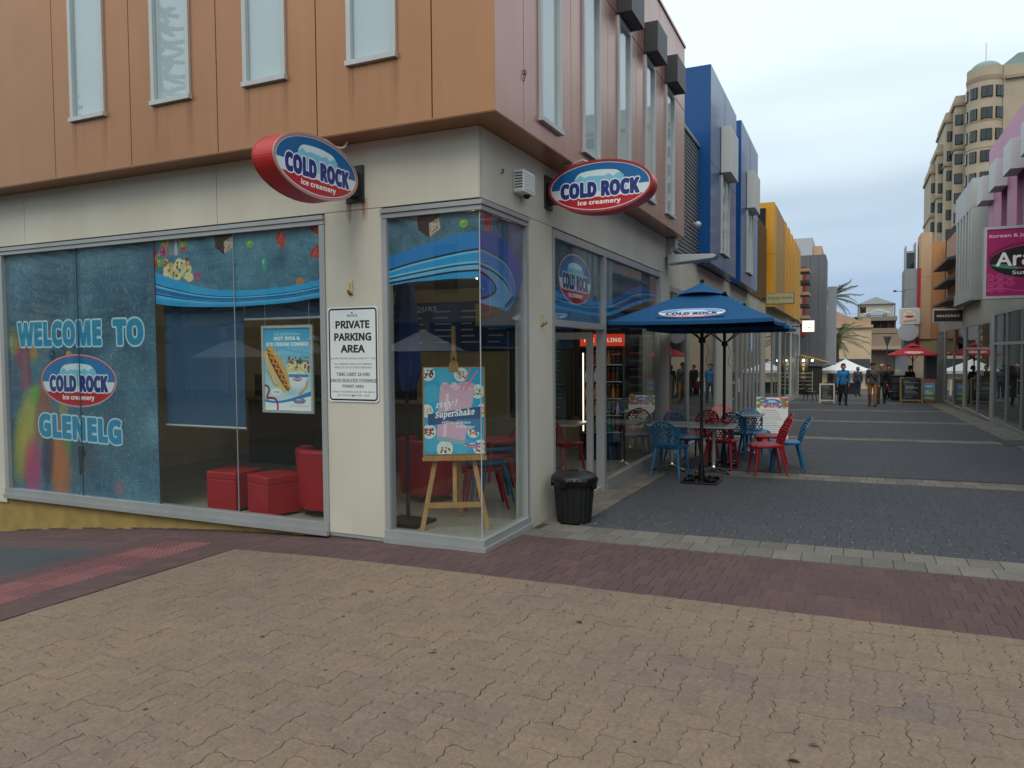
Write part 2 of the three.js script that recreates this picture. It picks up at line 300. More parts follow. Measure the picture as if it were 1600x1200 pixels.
{ // pale concrete strips across the lane and along its edges
  const root = new THREE.Group(); structure(root, 'concrete_strips');
  const list = [], slab = (w, d) => prism([[-w / 2, -d / 2], [w / 2, -d / 2], [w / 2, d / 2], [-w / 2, d / 2]], 0.02, 0.003), gA = slab(0.226, 0.286), gB = slab(0.192, 0.286);
  for (let r = 0; r < 2; r++) for (let c = 0; c < 40; c++) { const x = 0.13 + c * 0.23 + (r ? 0.09 : 0), z = -0.9 - r * 0.29; if (x < 8.4) list.push({ x, z, g: gA, t: rr(0, 0.999), dy: rr(-0.001, 0.001) }); }
  for (const z0 of [-5.6, -12.05, -17.75, -23.75, -29.75, -35.75]) for (let r = 0; r < 2; r++) for (let c = 0; c < 27; c++) { const x = 0.39 + c * 0.23 + (r ? 0.1 : 0); if (x < 6.3 && x > 0.3) list.push({ x, z: z0 - r * 0.29, g: gA, t: rr(0, 0.999), dy: 0 }); }
  for (let r = 0; r < 140; r++) for (let c = 0; c < 2; c++) { const z = -1.49 - r * 0.29; list.push({ x: 0.105 + c * 0.195, z: z - (c ? 0.1 : 0), g: gB, t: rr(0, 0.999), dy: 0 }); for (let k = 0; k < 3; k++) if (c === 0) list.push({ x: 6.0 + k * 0.195, z: z - (k % 2) * 0.1, g: gB, t: rr(0, 0.999), dy: 0 }); }
  lay('slab', list, ['#827e75', '#7c7870', '#76726b', '#706d66'], 'slab_field', root);
}
{ // blue-grey lane pavers
  const root = new THREE.Group(); structure(root, 'grey_lane_paving');
  const g = prism([[-0.0565, -0.113], [0.0565, -0.113], [0.0565, 0.113], [-0.0565, 0.113]], 0.02, 0.0022), list = [];
  for (let r = 0; r < 170; r++) { const z = -1.45 - r * 0.2275; let skip = false; for (const s of [-5.6, -12.05, -17.75, -23.75, -29.75, -35.75]) if (z < s + 0.245 && z > s - 0.535) skip = true; if (skip) continue; for (let c = 0; c < 48; c++) { const x = 0.46 + c * 0.1145 + (r % 2) * 0.03; list.push({ x, z, g, t: clamp(blotch(x, z, 19, 1.2) * 0.8 + rr(-0.1, 0.3), 0, 0.999), dy: rr(-0.0008, 0.0008) }); } }
  lay('paver', list, ['#4d5057', '#4a4d55', '#474a52', '#44474f'], 'paver_field', root);
}
{ // pink tactile tiles with rows of studs, and the slate-blue kerb ramp beside them
  const root = new THREE.Group(); structure(root, 'tactile_paving');
  const gs = [prism([[-0.148, -0.148], [0.148, -0.148], [0.148, 0.148], [-0.148, 0.148]], 0.02, 0.002)];
  for (let i = 0; i < 6; i++) for (let j = 0; j < 6; j++) { const c = new THREE.CylinderGeometry(0.012, 0.0175, 0.005, 6, 1, false); c.translate(-0.125 + i * 0.05, 0.0025, -0.125 + j * 0.05); gs.push(c); }
  const tg = merge(gs), mats = ['#8a5859', '#845355', '#7d4f52', '#764a4e'].map((c) => mat(c, 0.8, { map: texStone }));
  for (let c = 0; c < 2; c++) for (let r = 0; r < 19; r++) { const x = -2.84 - c * 0.3, z = 0.625 + r * 0.3, m = new THREE.Mesh(tg, mats[Math.floor(rnd() * 4)]); m.name = 'tile'; m.position.set(x, ground(x, z) + 0.001, z); m.quaternion.copy(upQ(x, z)); m.castShadow = m.receiveShadow = true; root.add(m); }
  const kerb = sheet(-11, -3.6, 0.95, 9, 20, 16, -0.002, mat('#444b52', 0.8, { map: texStone, bump: texStoneBump, bumpScale: 0.002 }), 1.3); structure(kerb, 'slate_road');
  const edge = sheet(-11, -3.6, 0.56, 0.95, 20, 2, -0.0045, mat('#5e4d4d', 0.85, { map: texStone, bump: texStoneBump, bumpScale: 0.002 }), 0.9); structure(edge, 'kerb_edge');
}
{ // leaves and spots of litter on the paving
  const blob = (x, z, r, y, q) => { const P = [], n = 9, R = []; for (let i = 0; i < n; i++) R.push(r * (0.7 + 0.5 * q())); for (let i = 0; i < n; i++) { const a = i / n * 6.283, b = (i + 1) / n * 6.283, r1 = R[(i + 1) % n]; P.push(x, y + 0.0012, z, x + Math.cos(b) * r1, y, z + Math.sin(b) * r1, x + Math.cos(a) * R[i], y, z + Math.sin(a) * R[i]); } return P; };
  const q = mulberry(99), D = [], L = [];
  for (let i = 0; i < 210; i++) { const x = -2 + q() * 7.5, z = 0.7 + q() * q() * 4.2; D.push(...blob(x, z, 0.003 + q() * q() * 0.012, ground(x, z) + 0.0022, q)); }
  for (let i = 0; i < 60; i++) { const x = 0.5 + q() * 5.2, z = -1.4 - q() * 9; D.push(...blob(x, z, 0.006 + q() * 0.014, ground(x, z) + 0.0018, q)); }
  for (let i = 0; i < 330; i++) { const c = Math.floor(q() * 34), x = 0.4 + c * 0.1145 + 0.03 * q(), z = -1.35 - q() * q() * 3.2; L.push(...blob(x, z, 0.003 + q() * 0.006, ground(x, z) + 0.0018, q)); }
  for (let i = 0; i < 60; i++) { const x = -2 + q() * 8, z = 0.7 + q() * 3.6; L.push(...blob(x, z, 0.002 + q() * 0.004, ground(x, z) + 0.0022, q)); }
  const spots = (P, c, name, label) => { const g = new THREE.BufferGeometry(); g.setAttribute('position', new THREE.Float32BufferAttribute(P, 3)); g.computeVertexNormals(); const o = single(name, g, mat(c, 0.9), label, 'litter'); o.userData.kind = 'stuff'; };
  spots(D, '#3f3a34', 'gum_spots', 'dark trodden gum spots and grit scattered over the paving'); spots(L, '#a39e94', 'pale_grit', 'pale grit and sand flecks in the paving joints');
  const leafM = mat('#22291f', 0.7);
  for (const [px, py, s] of [[905, 973, 0.05], [676, 1020, 0.05], [1272, 1166, 0.045], [1240, 1191, 0.055], [1045, 951, 0.04], [824, 916, 0.035], [580, 925, 0.04], [553, 929, 0.035]]) {
    const p = onG(px, py), g = new THREE.BufferGeometry(), P = [], n = 6;
    for (let i = 0; i < n; i++) { const t0 = i / n, t1 = (i + 1) / n, w = (t) => Math.sin(Math.PI * t) ** 0.8 * s * 0.28, y = (t) => 0.004 + 0.012 * Math.sin(t * 3.1); const a = [(t0 - 0.5) * s, y(t0), w(t0)], b = [(t1 - 0.5) * s, y(t1), w(t1)], c = [(t1 - 0.5) * s, y(t1) * 0.4, -w(t1)], d = [(t0 - 0.5) * s, y(t0) * 0.4, -w(t0)]; P.push(...a, ...b, ...c, ...a, ...c, ...d); }
    g.setAttribute('position', new THREE.Float32BufferAttribute(P, 3)); g.computeVertexNormals(); g.rotateY(rr(-0.6, 0.6));
    single('dead_leaf', g, leafM, 'small dark curled leaf lying on the tan pavers', 'leaf', 'dark leaves on the tan paving', [p.x, p.y + 0.001, p.z]);
  }
}

// ---------- print: lettering, posters and window film ----------
function fitText(c, text, x, y, w, h, o = {}) {                     // text in a box centred on x, y: w wide, capitals h tall
  c.save(); c.font = (o.style || 'bold') + ' 100px ' + (o.font || 'sans-serif'); c.textAlign = 'left'; c.textBaseline = 'alphabetic'; c.lineJoin = 'round';
  const m = c.measureText(text), tw = m.actualBoundingBoxRight + m.actualBoundingBoxLeft || m.width, cap = o.xh ? 76 : 72;
  c.translate(x, y + h / 2); if (o.rot) c.rotate(o.rot); c.transform(1, o.rise || 0, o.skew || 0, 1, 0, 0); c.scale(w / tw, h / cap); c.translate(-tw / 2 + (m.actualBoundingBoxLeft || 0), 0);
  if (o.stroke) { c.strokeStyle = o.stroke; c.lineWidth = o.sw || 20; c.strokeText(text, 0, 0); }
  if (o.heavy) { c.strokeStyle = o.fill; c.lineWidth = o.heavy; c.strokeText(text, 0, 0); }
  c.fillStyle = o.fill || '#fff'; c.fillText(text, 0, 0); c.restore();
}
function ell(c, x, y, rx, ry, fill, rot = 0) { c.beginPath(); c.ellipse(x, y, rx, ry, rot, 0, 7); c.fillStyle = fill; c.fill(); }
function drawLogo(c, x, y, w, h, o = {}) {
  c.save(); c.translate(x, y);
  ell(c, 0, 0, w / 2, h / 2, o.rim || '#d9a7b0'); ell(c, 0, 0, w / 2 - w * 0.012, h / 2 - w * 0.012, o.rim2 || '#ba2f3c');
  c.beginPath(); c.ellipse(0, 0, w / 2 - w * 0.022, h / 2 - w * 0.022, 0, 0, 7); c.clip();
  c.fillStyle = o.blue || '#1f76b5'; c.fillRect(-w / 2, -h / 2, w, h);
  c.fillStyle = '#d9e1e8'; c.fillRect(-w / 2, h * 0.02, w, h);
  // the iceberg
  c.beginPath(); c.moveTo(-w * 0.27, h * 0.1); c.quadraticCurveTo(-w * 0.25, -h * 0.27, -w * 0.17, -h * 0.3); c.quadraticCurveTo(0, -h * 0.36, w * 0.17, -h * 0.29); c.quadraticCurveTo(w * 0.25, -h * 0.2, w * 0.27, h * 0.1); c.closePath(); c.fillStyle = '#7cc3de'; c.fill();
  c.beginPath(); c.moveTo(-w * 0.25, -h * 0.1); c.quadraticCurveTo(-w * 0.23, -h * 0.27, -w * 0.17, -h * 0.3); c.quadraticCurveTo(0, -h * 0.36, w * 0.17, -h * 0.29); c.quadraticCurveTo(w * 0.22, -h * 0.24, w * 0.245, -h * 0.12);
  for (let i = 0; i <= 10; i++) c.lineTo(w * (0.235 - 0.047 * i), -h * (0.19 + (i % 2) * 0.035 + 0.02 * Math.sin(i * 2.3)));
  c.closePath(); c.fillStyle = '#d3e4ec'; c.fill();
  c.fillStyle = o.red || '#b8222f'; c.fillRect(-w / 2, h * 0.215, w, h);
  fitText(c, 'COLD', -w * 0.205, h * 0.055, w * 0.35, h * 0.27, { fill: '#27357e', stroke: '#e2e8ee', sw: 24, heavy: 12 });
  fitText(c, 'ROCK', w * 0.205, h * 0.055, w * 0.355, h * 0.27, { fill: '#27357e', stroke: '#e2e8ee', sw: 24, heavy: 12 });
  fitText(c, 'ice creamery', 0, h * 0.315, w * 0.42, h * 0.085, { fill: '#f0ece8', heavy: 5 });
  c.restore();
}
function ice(c, w, h, base, seed, n = 1) {                           // frosted rock: short criss-crossing strokes
  const r = mulberry(seed); c.fillStyle = base; c.fillRect(0, 0, w, h);
  for (let i = 0; i < 240 * n; i++) { const x = r() * w, y = r() * h, q = (0.03 + r() * r() * 0.3) * h, g = c.createRadialGradient(x, y, 0, x, y, q), l = r() > 0.45; g.addColorStop(0, l ? 'rgba(150,200,215,0.17)' : 'rgba(18,40,66,0.2)'); g.addColorStop(1, 'rgba(60,100,120,0)'); c.fillStyle = g; c.fillRect(x - q, y - q, 2 * q, 2 * q); }
  for (let i = 0; i < 5200 * n; i++) { const x = r() * w, y = r() * h, a = (Math.floor(r() * 5) / 5) * 3.1 + (x / w) * 2 + r() * 0.5, l = (0.006 + r() * 0.02) * h; c.strokeStyle = r() > 0.4 ? `rgba(195,228,235,${0.08 + r() * 0.3})` : `rgba(15,38,60,${0.1 + r() * 0.22})`; c.lineWidth = 0.8 + r() * 2.2; c.beginPath(); c.moveTo(x, y); c.lineTo(x + Math.cos(a) * l, y + Math.sin(a) * l); c.stroke(); }
}
const soft = (c, x, y, rx, ry, rgb, a, rot = 0) => { c.save(); c.translate(x, y); c.rotate(rot); c.scale(rx, ry); const g = c.createRadialGradient(0, 0, 0, 0, 0, 1); g.addColorStop(0, `rgba(${rgb},${a})`); g.addColorStop(0.6, `rgba(${rgb},${a * 0.75})`); g.addColorStop(1, `rgba(${rgb},0)`); c.fillStyle = g; c.fillRect(-1, -1, 2, 2); c.restore(); };
function candy(c, x, y, r, col, rot = 0, sq = 0.85) { ell(c, x, y, r, r * sq, col, rot); ell(c, x + r * 0.15, y + r * 0.2, r * 0.75, r * 0.5 * sq, 'rgba(0,0,0,0.12)', rot); ell(c, x - r * 0.25, y - r * 0.3, r * 0.28, r * 0.18, 'rgba(255,255,255,0.45)', rot); }
function strawberry(c, x, y, r, rot, seed) { const q = mulberry(seed); c.save(); c.translate(x, y); c.rotate(rot); c.beginPath(); c.moveTo(-r * 0.7, -r * 0.5); c.quadraticCurveTo(0, -r * 1.1, r * 0.7, -r * 0.5); c.quadraticCurveTo(r * 0.8, r * 0.5, 0, r * 1.2); c.quadraticCurveTo(-r * 0.8, r * 0.5, -r * 0.7, -r * 0.5); c.fillStyle = '#b3262c'; c.fill(); for (let i = 0; i < 26; i++) ell(c, (q() - 0.5) * r, (q() - 0.45) * r * 1.4, r * 0.04, r * 0.06, '#e8b070'); c.beginPath(); for (let i = 0; i < 6; i++) { c.moveTo(0, -r * 0.75); c.lineTo((i - 2.5) * r * 0.28, -r * 0.55); c.lineTo((i - 2.2) * r * 0.22, -r * 0.75); } c.fillStyle = '#4c7a35'; c.fill(); c.restore(); }
function choc(c, x, y, r) { c.save(); c.translate(x, y); c.beginPath(); c.moveTo(-r, -r * 0.8); c.lineTo(r * 0.85, -r * 0.95); c.lineTo(r * 0.95, r * 0.35); c.lineTo(r * 0.05, r); c.lineTo(-r * 0.9, r * 0.35); c.closePath(); c.fillStyle = '#3c2325'; c.fill(); c.beginPath(); c.moveTo(r * 0.05, r * 0.95); c.lineTo(0, -r * 0.05); c.lineTo(r * 0.85, -r * 0.45); c.lineTo(r * 0.95, r * 0.35); c.closePath(); c.fillStyle = '#b9a392'; c.fill(); const q = mulberry(5); for (let i = 0; i < 40; i++) ell(c, r * (0.1 + q() * 0.75), r * (-0.2 + q() * 0.75), r * 0.06, r * 0.05, q() > 0.5 ? '#d9cbbd' : '#7c6252'); c.restore(); }
function curve(c, pts, first = true) { if (first) c.moveTo(...pts[0]); else c.lineTo(...pts[0]); for (let i = 0; i < pts.length - 1; i++) { const p0 = pts[Math.max(0, i - 1)], p1 = pts[i], p2 = pts[i + 1], p3 = pts[Math.min(pts.length - 1, i + 2)]; c.bezierCurveTo(p1[0] + (p2[0] - p0[0]) / 6, p1[1] + (p2[1] - p0[1]) / 6, p2[0] - (p3[0] - p1[0]) / 6, p2[1] - (p3[1] - p1[1]) / 6, p2[0], p2[1]); } }
// film drawn in metres of the wall it hangs on: u along the wall (left to right), y up
function film(u0, u1, y0, y1, scale, draw) {
  return canvasTex(Math.round((u1 - u0) * scale), Math.round((y1 - y0) * scale), (c, w, h) => {
    const P = (u, y) => [(u - u0) * scale, (y1 - y) * scale]; draw(c, P, scale, w, h);
  });
}
const filmMat = (t, rough = 0.55) => { const m = mat('#ffffff', rough, { map: t }); return m; };
// waves: an outline of film below/above which nothing is printed, drawn as alpha
const texWelcome = film(-6.45, -3.98, 0.08, 2.96, 400, (c, P, s, w, h) => {
  ice(c, w, h, '#4c6d84', 3, 1.6);
  for (const [u, y, rx, ry, col, a, r] of [[-6.2, 0.75, 0.24, 0.7, '215,190,60', 0.75, 0.25], [-5.85, 1.1, 0.18, 0.6, '170,90,60', 0.75, 0.2], [-5.6, 0.45, 0.24, 0.7, '220,115,55', 0.8, -0.05], [-6.08, 0.36, 0.2, 0.45, '205,60,110', 0.8, 0.1], [-5.8, 0.55, 0.13, 0.5, '50,45,75', 0.7, 0.1], [-6.2, 1.75, 0.2, 0.25, '190,50,70', 0.55, 0.3], [-6.35, 1.9, 0.15, 0.2, '210,185,60', 0.5, 0], [-5.9, 1.95, 0.16, 0.4, '120,110,110', 0.4, 0], [-6.0, 1.75, 0.09, 0.16, '220,150,50', 0.7, 0], [-6.15, 1.45, 0.12, 0.22, '190,60,80', 0.55, 0.4], [-6.0, 1.25, 0.11, 0.17, '120,170,60', 0.8, 0.3], [-5.5, 1.1, 0.1, 0.35, '205,170,70', 0.55, -0.1], [-5.45, 0.78, 0.08, 0.3, '100,160,70', 0.6, -0.1], [-6.0, 1.6, 0.08, 0.15, '60,140,150', 0.6, 0], [-4.62, 0.22, 0.1, 0.14, '190,110,120', 0.5, 0], [-5.75, 1.95, 0.14, 0.25, '150,120,110', 0.4, 0.2], [-5.15, 0.5, 0.3, 0.25, '90,90,110', 0.4, 0]]) { const q = P(u, y); soft(c, q[0], q[1], rx * s, ry * s, col, a, r); }
  candy(c, ...P(-5.66, 1.73), 0.062 * s, '#2b4160', 1.3); candy(c, ...P(-5.38, 1.74), 0.05 * s, '#c08a4a');
  const t = (txt, u, y, wd, ht, rise) => fitText(c, txt, ...P(u, y), wd * s, ht * s, { fill: '#2e8bb4', stroke: '#b5d8e4', sw: 20, heavy: 9, rise });
  t('WELCOME', -5.55, 1.985, 1.42, 0.26, 0); t('TO', -4.41, 1.985, 0.44, 0.26, 0); t('GLENELG', -5.25, 0.87, 1.36, 0.25, 0.03);
  drawLogo(c, ...P(-5.24, 1.43), 1.26 * s, 0.62 * s);
  c.strokeStyle = 'rgba(30,40,46,0.55)'; c.lineWidth = 2; c.beginPath(); c.moveTo(...P(-5.245, 2.96)); c.lineTo(...P(-5.245, 0.08)); c.stroke();
  c.beginPath(); const z = P(-5.27, 0.66); c.moveTo(z[0], z[1]); c.lineTo(z[0] + 0.09 * s, z[1]); c.lineTo(z[0] + 0.13 * s, z[1] + 0.08 * s); c.lineTo(z[0] + 0.07 * s, z[1] + 0.17 * s); c.lineTo(z[0] + 0.08 * s, z[1] + 0.3 * s); c.lineTo(z[0] + 0.01 * s, z[1] + 0.36 * s); c.closePath(); c.fillStyle = '#22302f'; c.fill();
  c.fillStyle = 'rgba(225,230,225,0.5)'; for (let i = 0; i < 60; i++) { const q = P(-6.4 + hash2(i, 1, 4) * 2.4, 0.1 + hash2(i, 2, 4) * 1.4); c.fillRect(q[0], q[1], 2, 3 + hash2(i, 3, 4) * 4); }
});
// the flowing blue wave: bands between pairs of lines
function wave(c, P, s, bands) { for (const [col, a, b] of bands) { c.beginPath(); curve(c, a.map((q) => P(...q))); curve(c, [...b].reverse().map((q) => P(...q)), false); c.closePath(); c.fillStyle = col; c.fill(); } }
const W2 = { top: [[-4.02, 2.63], [-3.78, 2.55], [-3.43, 2.45], [-3.1, 2.39], [-2.77, 2.37], [-2.46, 2.37], [-2.15, 2.385], [-1.85, 2.42], [-1.66, 2.46]], bot: [[-4.03, 2.275], [-3.71, 2.24], [-3.36, 2.22], [-2.94, 2.208], [-2.62, 2.21], [-2.15, 2.225], [-1.66, 2.265]] };
const between = (a, b, t) => a.map(([u, y]) => { let k = 0; while (k < b.length - 2 && b[k + 1][0] < u) k++; const f = (u - b[k][0]) / (b[k + 1][0] - b[k][0]); return [u, lerp(y, lerp(b[k][1], b[k + 1][1], f), t)]; });
const texWave2 = film(-3.98, -1.66, 2.1, 2.96, 440, (c, P, s, w, h) => {
  ice(c, w, h, '#4f7f97', 12, 1.1);
  const q = mulberry(8);
  for (let i = 0; i < 26; i++) { const z = P(-3.98 + q() * 0.24, 2.98 - q() * 0.36); candy(c, z[0], z[1], (0.035 + q() * 0.02) * s, ['#c6402f', '#d8802f', '#7fb04a', '#d6b23c', '#2f8f9a', '#b0306a'][i % 6], q() * 3); }
  for (let i = 0; i < 10; i++) { const z = P(-3.62 + q() * 0.24, 2.96 - q() * 0.14); candy(c, z[0], z[1], 0.034 * s, ['#d2552f', '#7fb04a', '#2f8f9a', '#d6b23c', '#b0306a'][i % 5]); }
  { const z = P(-3.69, 2.9); c.fillStyle = '#7d8890'; c.fillRect(z[0] - 0.07 * s, z[1] - 0.08 * s, 0.15 * s, 0.2 * s); c.fillStyle = '#b9c2c6'; c.fillRect(z[0] + 0.01 * s, z[1] - 0.08 * s, 0.04 * s, 0.2 * s); }
  for (let i = 0; i < 46; i++) { const z = P(-3.82 + q() * 0.38, 2.52 + q() * 0.24 * (0.4 + 0.6 * q())); ell(c, z[0], z[1], 0.05 * s, 0.04 * s, q() > 0.3 ? '#dccfa4' : '#cbbb8d'); }
  for (let i = 0; i < 26; i++) { const z = P(-3.8 + q() * 0.34, 2.54 + q() * 0.2); ell(c, z[0], z[1], 0.016 * s, 0.011 * s, ['#3a211c', '#c2402f', '#6fae3c', '#2f9a92', '#d88b2f', '#5c3324'][i % 6], q() * 3); }
  soft(c, ...P(-3.36, 2.55), 0.07 * s, 0.06 * s, '200,60,120', 0.8);
  choc(c, ...P(-2.98, 2.87), 0.13 * s); candy(c, ...P(-2.63, 2.83), 0.042 * s, '#7fb53a'); strawberry(c, ...P(-2.23, 2.86), 0.085 * s, -0.2, 2); strawberry(c, ...P(-1.79, 2.7), 0.08 * s, 1.2, 3); strawberry(c, ...P(-1.8, 2.93), 0.075 * s, -0.6, 4); strawberry(c, ...P(-1.7, 2.82), 0.07 * s, -0.3, 5);
  candy(c, ...P(-2.44, 2.62), 0.07 * s, '#3f9f97', 1.4, 0.5); ell(c, ...P(-2.0, 2.42), 0.05 * s, 0.045 * s, '#b5763f');
  const A = W2.top, B = W2.bot, L = (t) => between(A, B, t);
  wave(c, P, s, [['#2c9fd6', A, L(1.02)], ['#10203c', L(0.36), L(0.4)], ['#59bfe4', L(0.4), L(0.47)], ['#1d62ab', L(0.48), L(0.62)], ['#10203c', L(0.66), L(0.7)], ['#4bb4df', L(0.7), L(0.8)], ['#2a93cf', L(0.86), L(1.02)]]);
});
const texCornerL = film(-0.96, 0.0, 2.2, 2.96, 640, (c, P, s, w, h) => {
  ice(c, w, h, '#4d7488', 31, 0.9);
  choc(c, ...P(-0.53, 2.865), 0.125 * s); candy(c, ...P(-0.18, 2.845), 0.042 * s, '#86b53f');
  c.beginPath(); c.moveTo(...P(-0.28, 2.96)); c.quadraticCurveTo(...P(-0.16, 2.93), ...P(-0.075, 2.895)); c.lineTo(...P(-0.02, 2.93)); c.lineTo(...P(0, 2.96)); c.closePath(); c.fillStyle = '#6f7268'; c.fill();
  const T = [[-0.97, 2.595], [-0.71, 2.66], [-0.49, 2.71], [-0.27, 2.75], [-0.12, 2.765], [0.01, 2.77]], d1 = [[-0.97, 2.475], [-0.71, 2.53], [-0.38, 2.58], [-0.17, 2.605], [0.01, 2.615]], d2 = [[-0.97, 2.395], [-0.72, 2.43], [-0.38, 2.47], [-0.17, 2.485], [0.01, 2.485]], d3 = [[-0.97, 2.36], [-0.6, 2.4], [-0.28, 2.43], [0.01, 2.432]], b = [[-0.97, 2.335], [-0.72, 2.36], [-0.49, 2.365], [-0.28, 2.37], [0.01, 2.362]], sh = (a, d) => a.map(([u, y]) => [u, y + d]);
  wave(c, P, s, [['#1b7cc0', T, d1], ['#1f95cf', d1, d2], ['#161c24', sh(d1, 0.008), sh(d1, -0.008)], ['#74bfe0', sh(d1, -0.01), sh(d1, -0.026)], ['#74bfe0', sh(d2, 0.026), sh(d2, 0.01)], ['#161c24', sh(d2, 0.006), sh(d2, -0.006)], ['#68b2dc', sh(d2, -0.006), d3], ['#10151c', sh(d3, 0.008), sh(d3, -0.01)], ['#2793d2', sh(d3, -0.01), b]]);
});
// outline of the film left of the curl and round the corner pane, so that the clear glass shows below it
const CR = (pts, n = 6) => { const out = []; for (let i = 0; i < pts.length - 1; i++) { const p0 = pts[Math.max(0, i - 1)], p1 = pts[i], p2 = pts[i + 1], p3 = pts[Math.min(pts.length - 1, i + 2)]; for (let k = 0; k < n; k++) { const t = k / n; out.push([0, 1].map((a) => 0.5 * (2 * p1[a] + (p2[a] - p0[a]) * t + (2 * p0[a] - 5 * p1[a] + 4 * p2[a] - p3[a]) * t * t + (3 * p1[a] - p0[a] - 3 * p2[a] + p3[a]) * t ** 3))); } } out.push(pts[pts.length - 1]); return out; };
const texCornerR = film(0.0, 0.96, 2.05, 2.96, 640, (c, P, s, w, h) => {   // u = -z
  ice(c, w, h, '#46647a', 47, 0.9);
  strawberry(c, ...P(0.2, 2.86), 0.085 * s, -0.15, 9);
  const poly = (col, pts) => { c.beginPath(); curve(c, pts.map((q) => P(...q))); c.closePath(); c.fillStyle = col; c.fill(); };
  const T = [[-0.02, 2.765], [0.18, 2.78], [0.4, 2.77], [0.63, 2.73], [0.8, 2.65], [0.9, 2.55], [0.915, 2.42], [0.84, 2.26], [0.7, 2.15], [0.5, 2.1]];
  const d1 = [[-0.02, 2.615], [0.18, 2.6], [0.47, 2.565], [0.65, 2.5], [0.77, 2.39], [0.79, 2.28], [0.7, 2.18], [0.56, 2.115]];
  const inn = [[-0.02, 2.475], [0.24, 2.455], [0.51, 2.39], [0.66, 2.31], [0.69, 2.23], [0.55, 2.15]];
  const d3 = [[-0.02, 2.43], [0.15, 2.4], [0.3, 2.35], [0.36, 2.29], [0.26, 2.235], [0.07, 2.19], [-0.02, 2.19]];
  poly('#2a5ca8', [...T, [0.3, 2.2], [-0.02, 2.3]]); poly('#2d83c4', [...d1, [0.3, 2.14], [-0.02, 2.3]]);
  const line = (pts, col, wd) => { c.beginPath(); curve(c, pts.map((q) => P(...q))); c.strokeStyle = col; c.lineWidth = wd * s; c.stroke(); };
  line(d1, '#7fa9c2', 0.022); line(d1.map(([u, y]) => [u + 0.004, y + 0.014]), '#33363c', 0.012);
  poly('#6ba6d2', [...inn, [0.39, 2.13], [0.17, 2.14], [-0.02, 2.16], [-0.02, 2.19]]); line(inn, '#33302f', 0.02); line(inn.map(([u, y]) => [u, y + 0.022]), '#79b3d6', 0.018);
  poly('#2b6dbf', d3); line(d3, '#3a2c30', 0.026); ell(c, ...P(-0.02, 2.29), 0.11 * s, 0.06 * s, '#101418');
});
const texTransom = film(1.7, 3.52, 2.06, 2.92, 440, (c, P, s, w, h) => {   // over the door, u = -z
  ice(c, w, h, '#41576f', 61, 1);
  const A = [[1.68, 2.42], [2.02, 2.36], [2.5, 2.33], [3.0, 2.33], [3.54, 2.365]], B = [[1.68, 2.19], [2.44, 2.18], [3.0, 2.17], [3.54, 2.17]], L = (t) => between(A, B, t);
  wave(c, P, s, [['#2b7fbd', A, B], ['#16233f', L(0.3), L(0.35)], ['#5aa9d4', L(0.36), L(0.44)], ['#1d5a9d', L(0.5), L(0.66)], ['#13203a', L(0.7), L(0.75)], ['#3f97cb', L(0.78), L(0.95)]]);
  drawLogo(c, ...P(2.55, 2.55), 1.14 * s, 0.57 * s, { rim: '#dfc0c6' });
});
const WT = [[3.56, 2.36], [3.75, 2.38], [4.1, 2.44], [4.46, 2.52], [5.0, 2.64], [5.5, 2.69], [6.0, 2.7], [6.5, 2.69]], WB = [[3.56, 2.17], [4.0, 2.21], [4.46, 2.28], [5.2, 2.4], [5.93, 2.5], [6.5, 2.55]];
const texTransom2 = film(3.57, 6.44, 2.1, 2.92, 400, (c, P, s, w, h) => {
  ice(c, w, h, '#3d566f', 71, 1.2); const L = (t) => between(WT, WB, t);
  wave(c, P, s, [['#2a6fb8', WT, WB], ['#2b86c6', L(0.3), L(1)], ['#14223f', L(0.3), L(0.36)], ['#68b0d8', L(0.37), L(0.45)], ['#1d5a9d', L(0.55), L(0.66)], ['#13203a', L(0.68), L(0.74)], ['#4aa0d2', L(0.76), L(0.95)]]);
});
const texLogo = canvasTex(768, 430, (c, w, h) => { c.fillStyle = '#b8222f'; c.fillRect(0, 0, w, h); drawLogo(c, w / 2, h / 2, w, h, { rim: '#b8222f', rim2: '#cdd6dc', blue: '#15649f' }); });
const texLogoFlat = canvasTex(512, 150, (c, w, h) => { c.fillStyle = '#044f80'; c.fillRect(0, 0, w, h); c.save(); c.scale(1, h / 290); drawLogo(c, w / 2, 145, w * 0.99, 286, { rim: '#c9a2ae', rim2: '#dfe3e8', blue: '#5fa6cf', red: '#c06a70' }); c.restore(); });
const texParking = canvasTex(560, 880, (c, w, h) => {
  c.fillStyle = '#d3d9da'; c.fillRect(0, 0, w, h); c.strokeStyle = '#12161a'; c.lineWidth = 15; c.beginPath(); c.roundRect(20, 20, w - 40, h - 40, 28); c.stroke();
  const L = (t, y, wd, ht, st = 'normal', heavy = 4) => fitText(c, t, w / 2, y * h, wd * w, ht * h, { fill: '#16191c', style: st, heavy });
  L('NOTICE', 0.092, 0.2, 0.024); L('PRIVATE', 0.185, 0.66, 0.073, 'normal', 9); L('PARKING', 0.315, 0.72, 0.073, 'normal', 9); L('AREA', 0.44, 0.46, 0.073, 'normal', 9);
  L('(UNDER PRIVATE PARKING AREAS ACT 1986)', 0.54, 0.88, 0.017, 'normal', 1); L('ALL PERSONS USING THE PARKING', 0.6, 0.74, 0.018, 'normal', 1); L('AREA DO SO AT THEIR OWN RISK', 0.636, 0.74, 0.018, 'normal', 1);
  L('TIME LIMIT 24 HRS', 0.708, 0.66, 0.034); L('UNLESS INDICATED OTHERWISE', 0.775, 0.9, 0.034); L('PERMIT AREA', 0.834, 0.42, 0.03);
  L('PENALTY FOR BREACHES OF THE ABOVE', 0.893, 0.84, 0.018, 'normal', 1); L('ACT OR REGULATIONS   $200', 0.93, 0.64, 0.018, 'normal', 1);
});
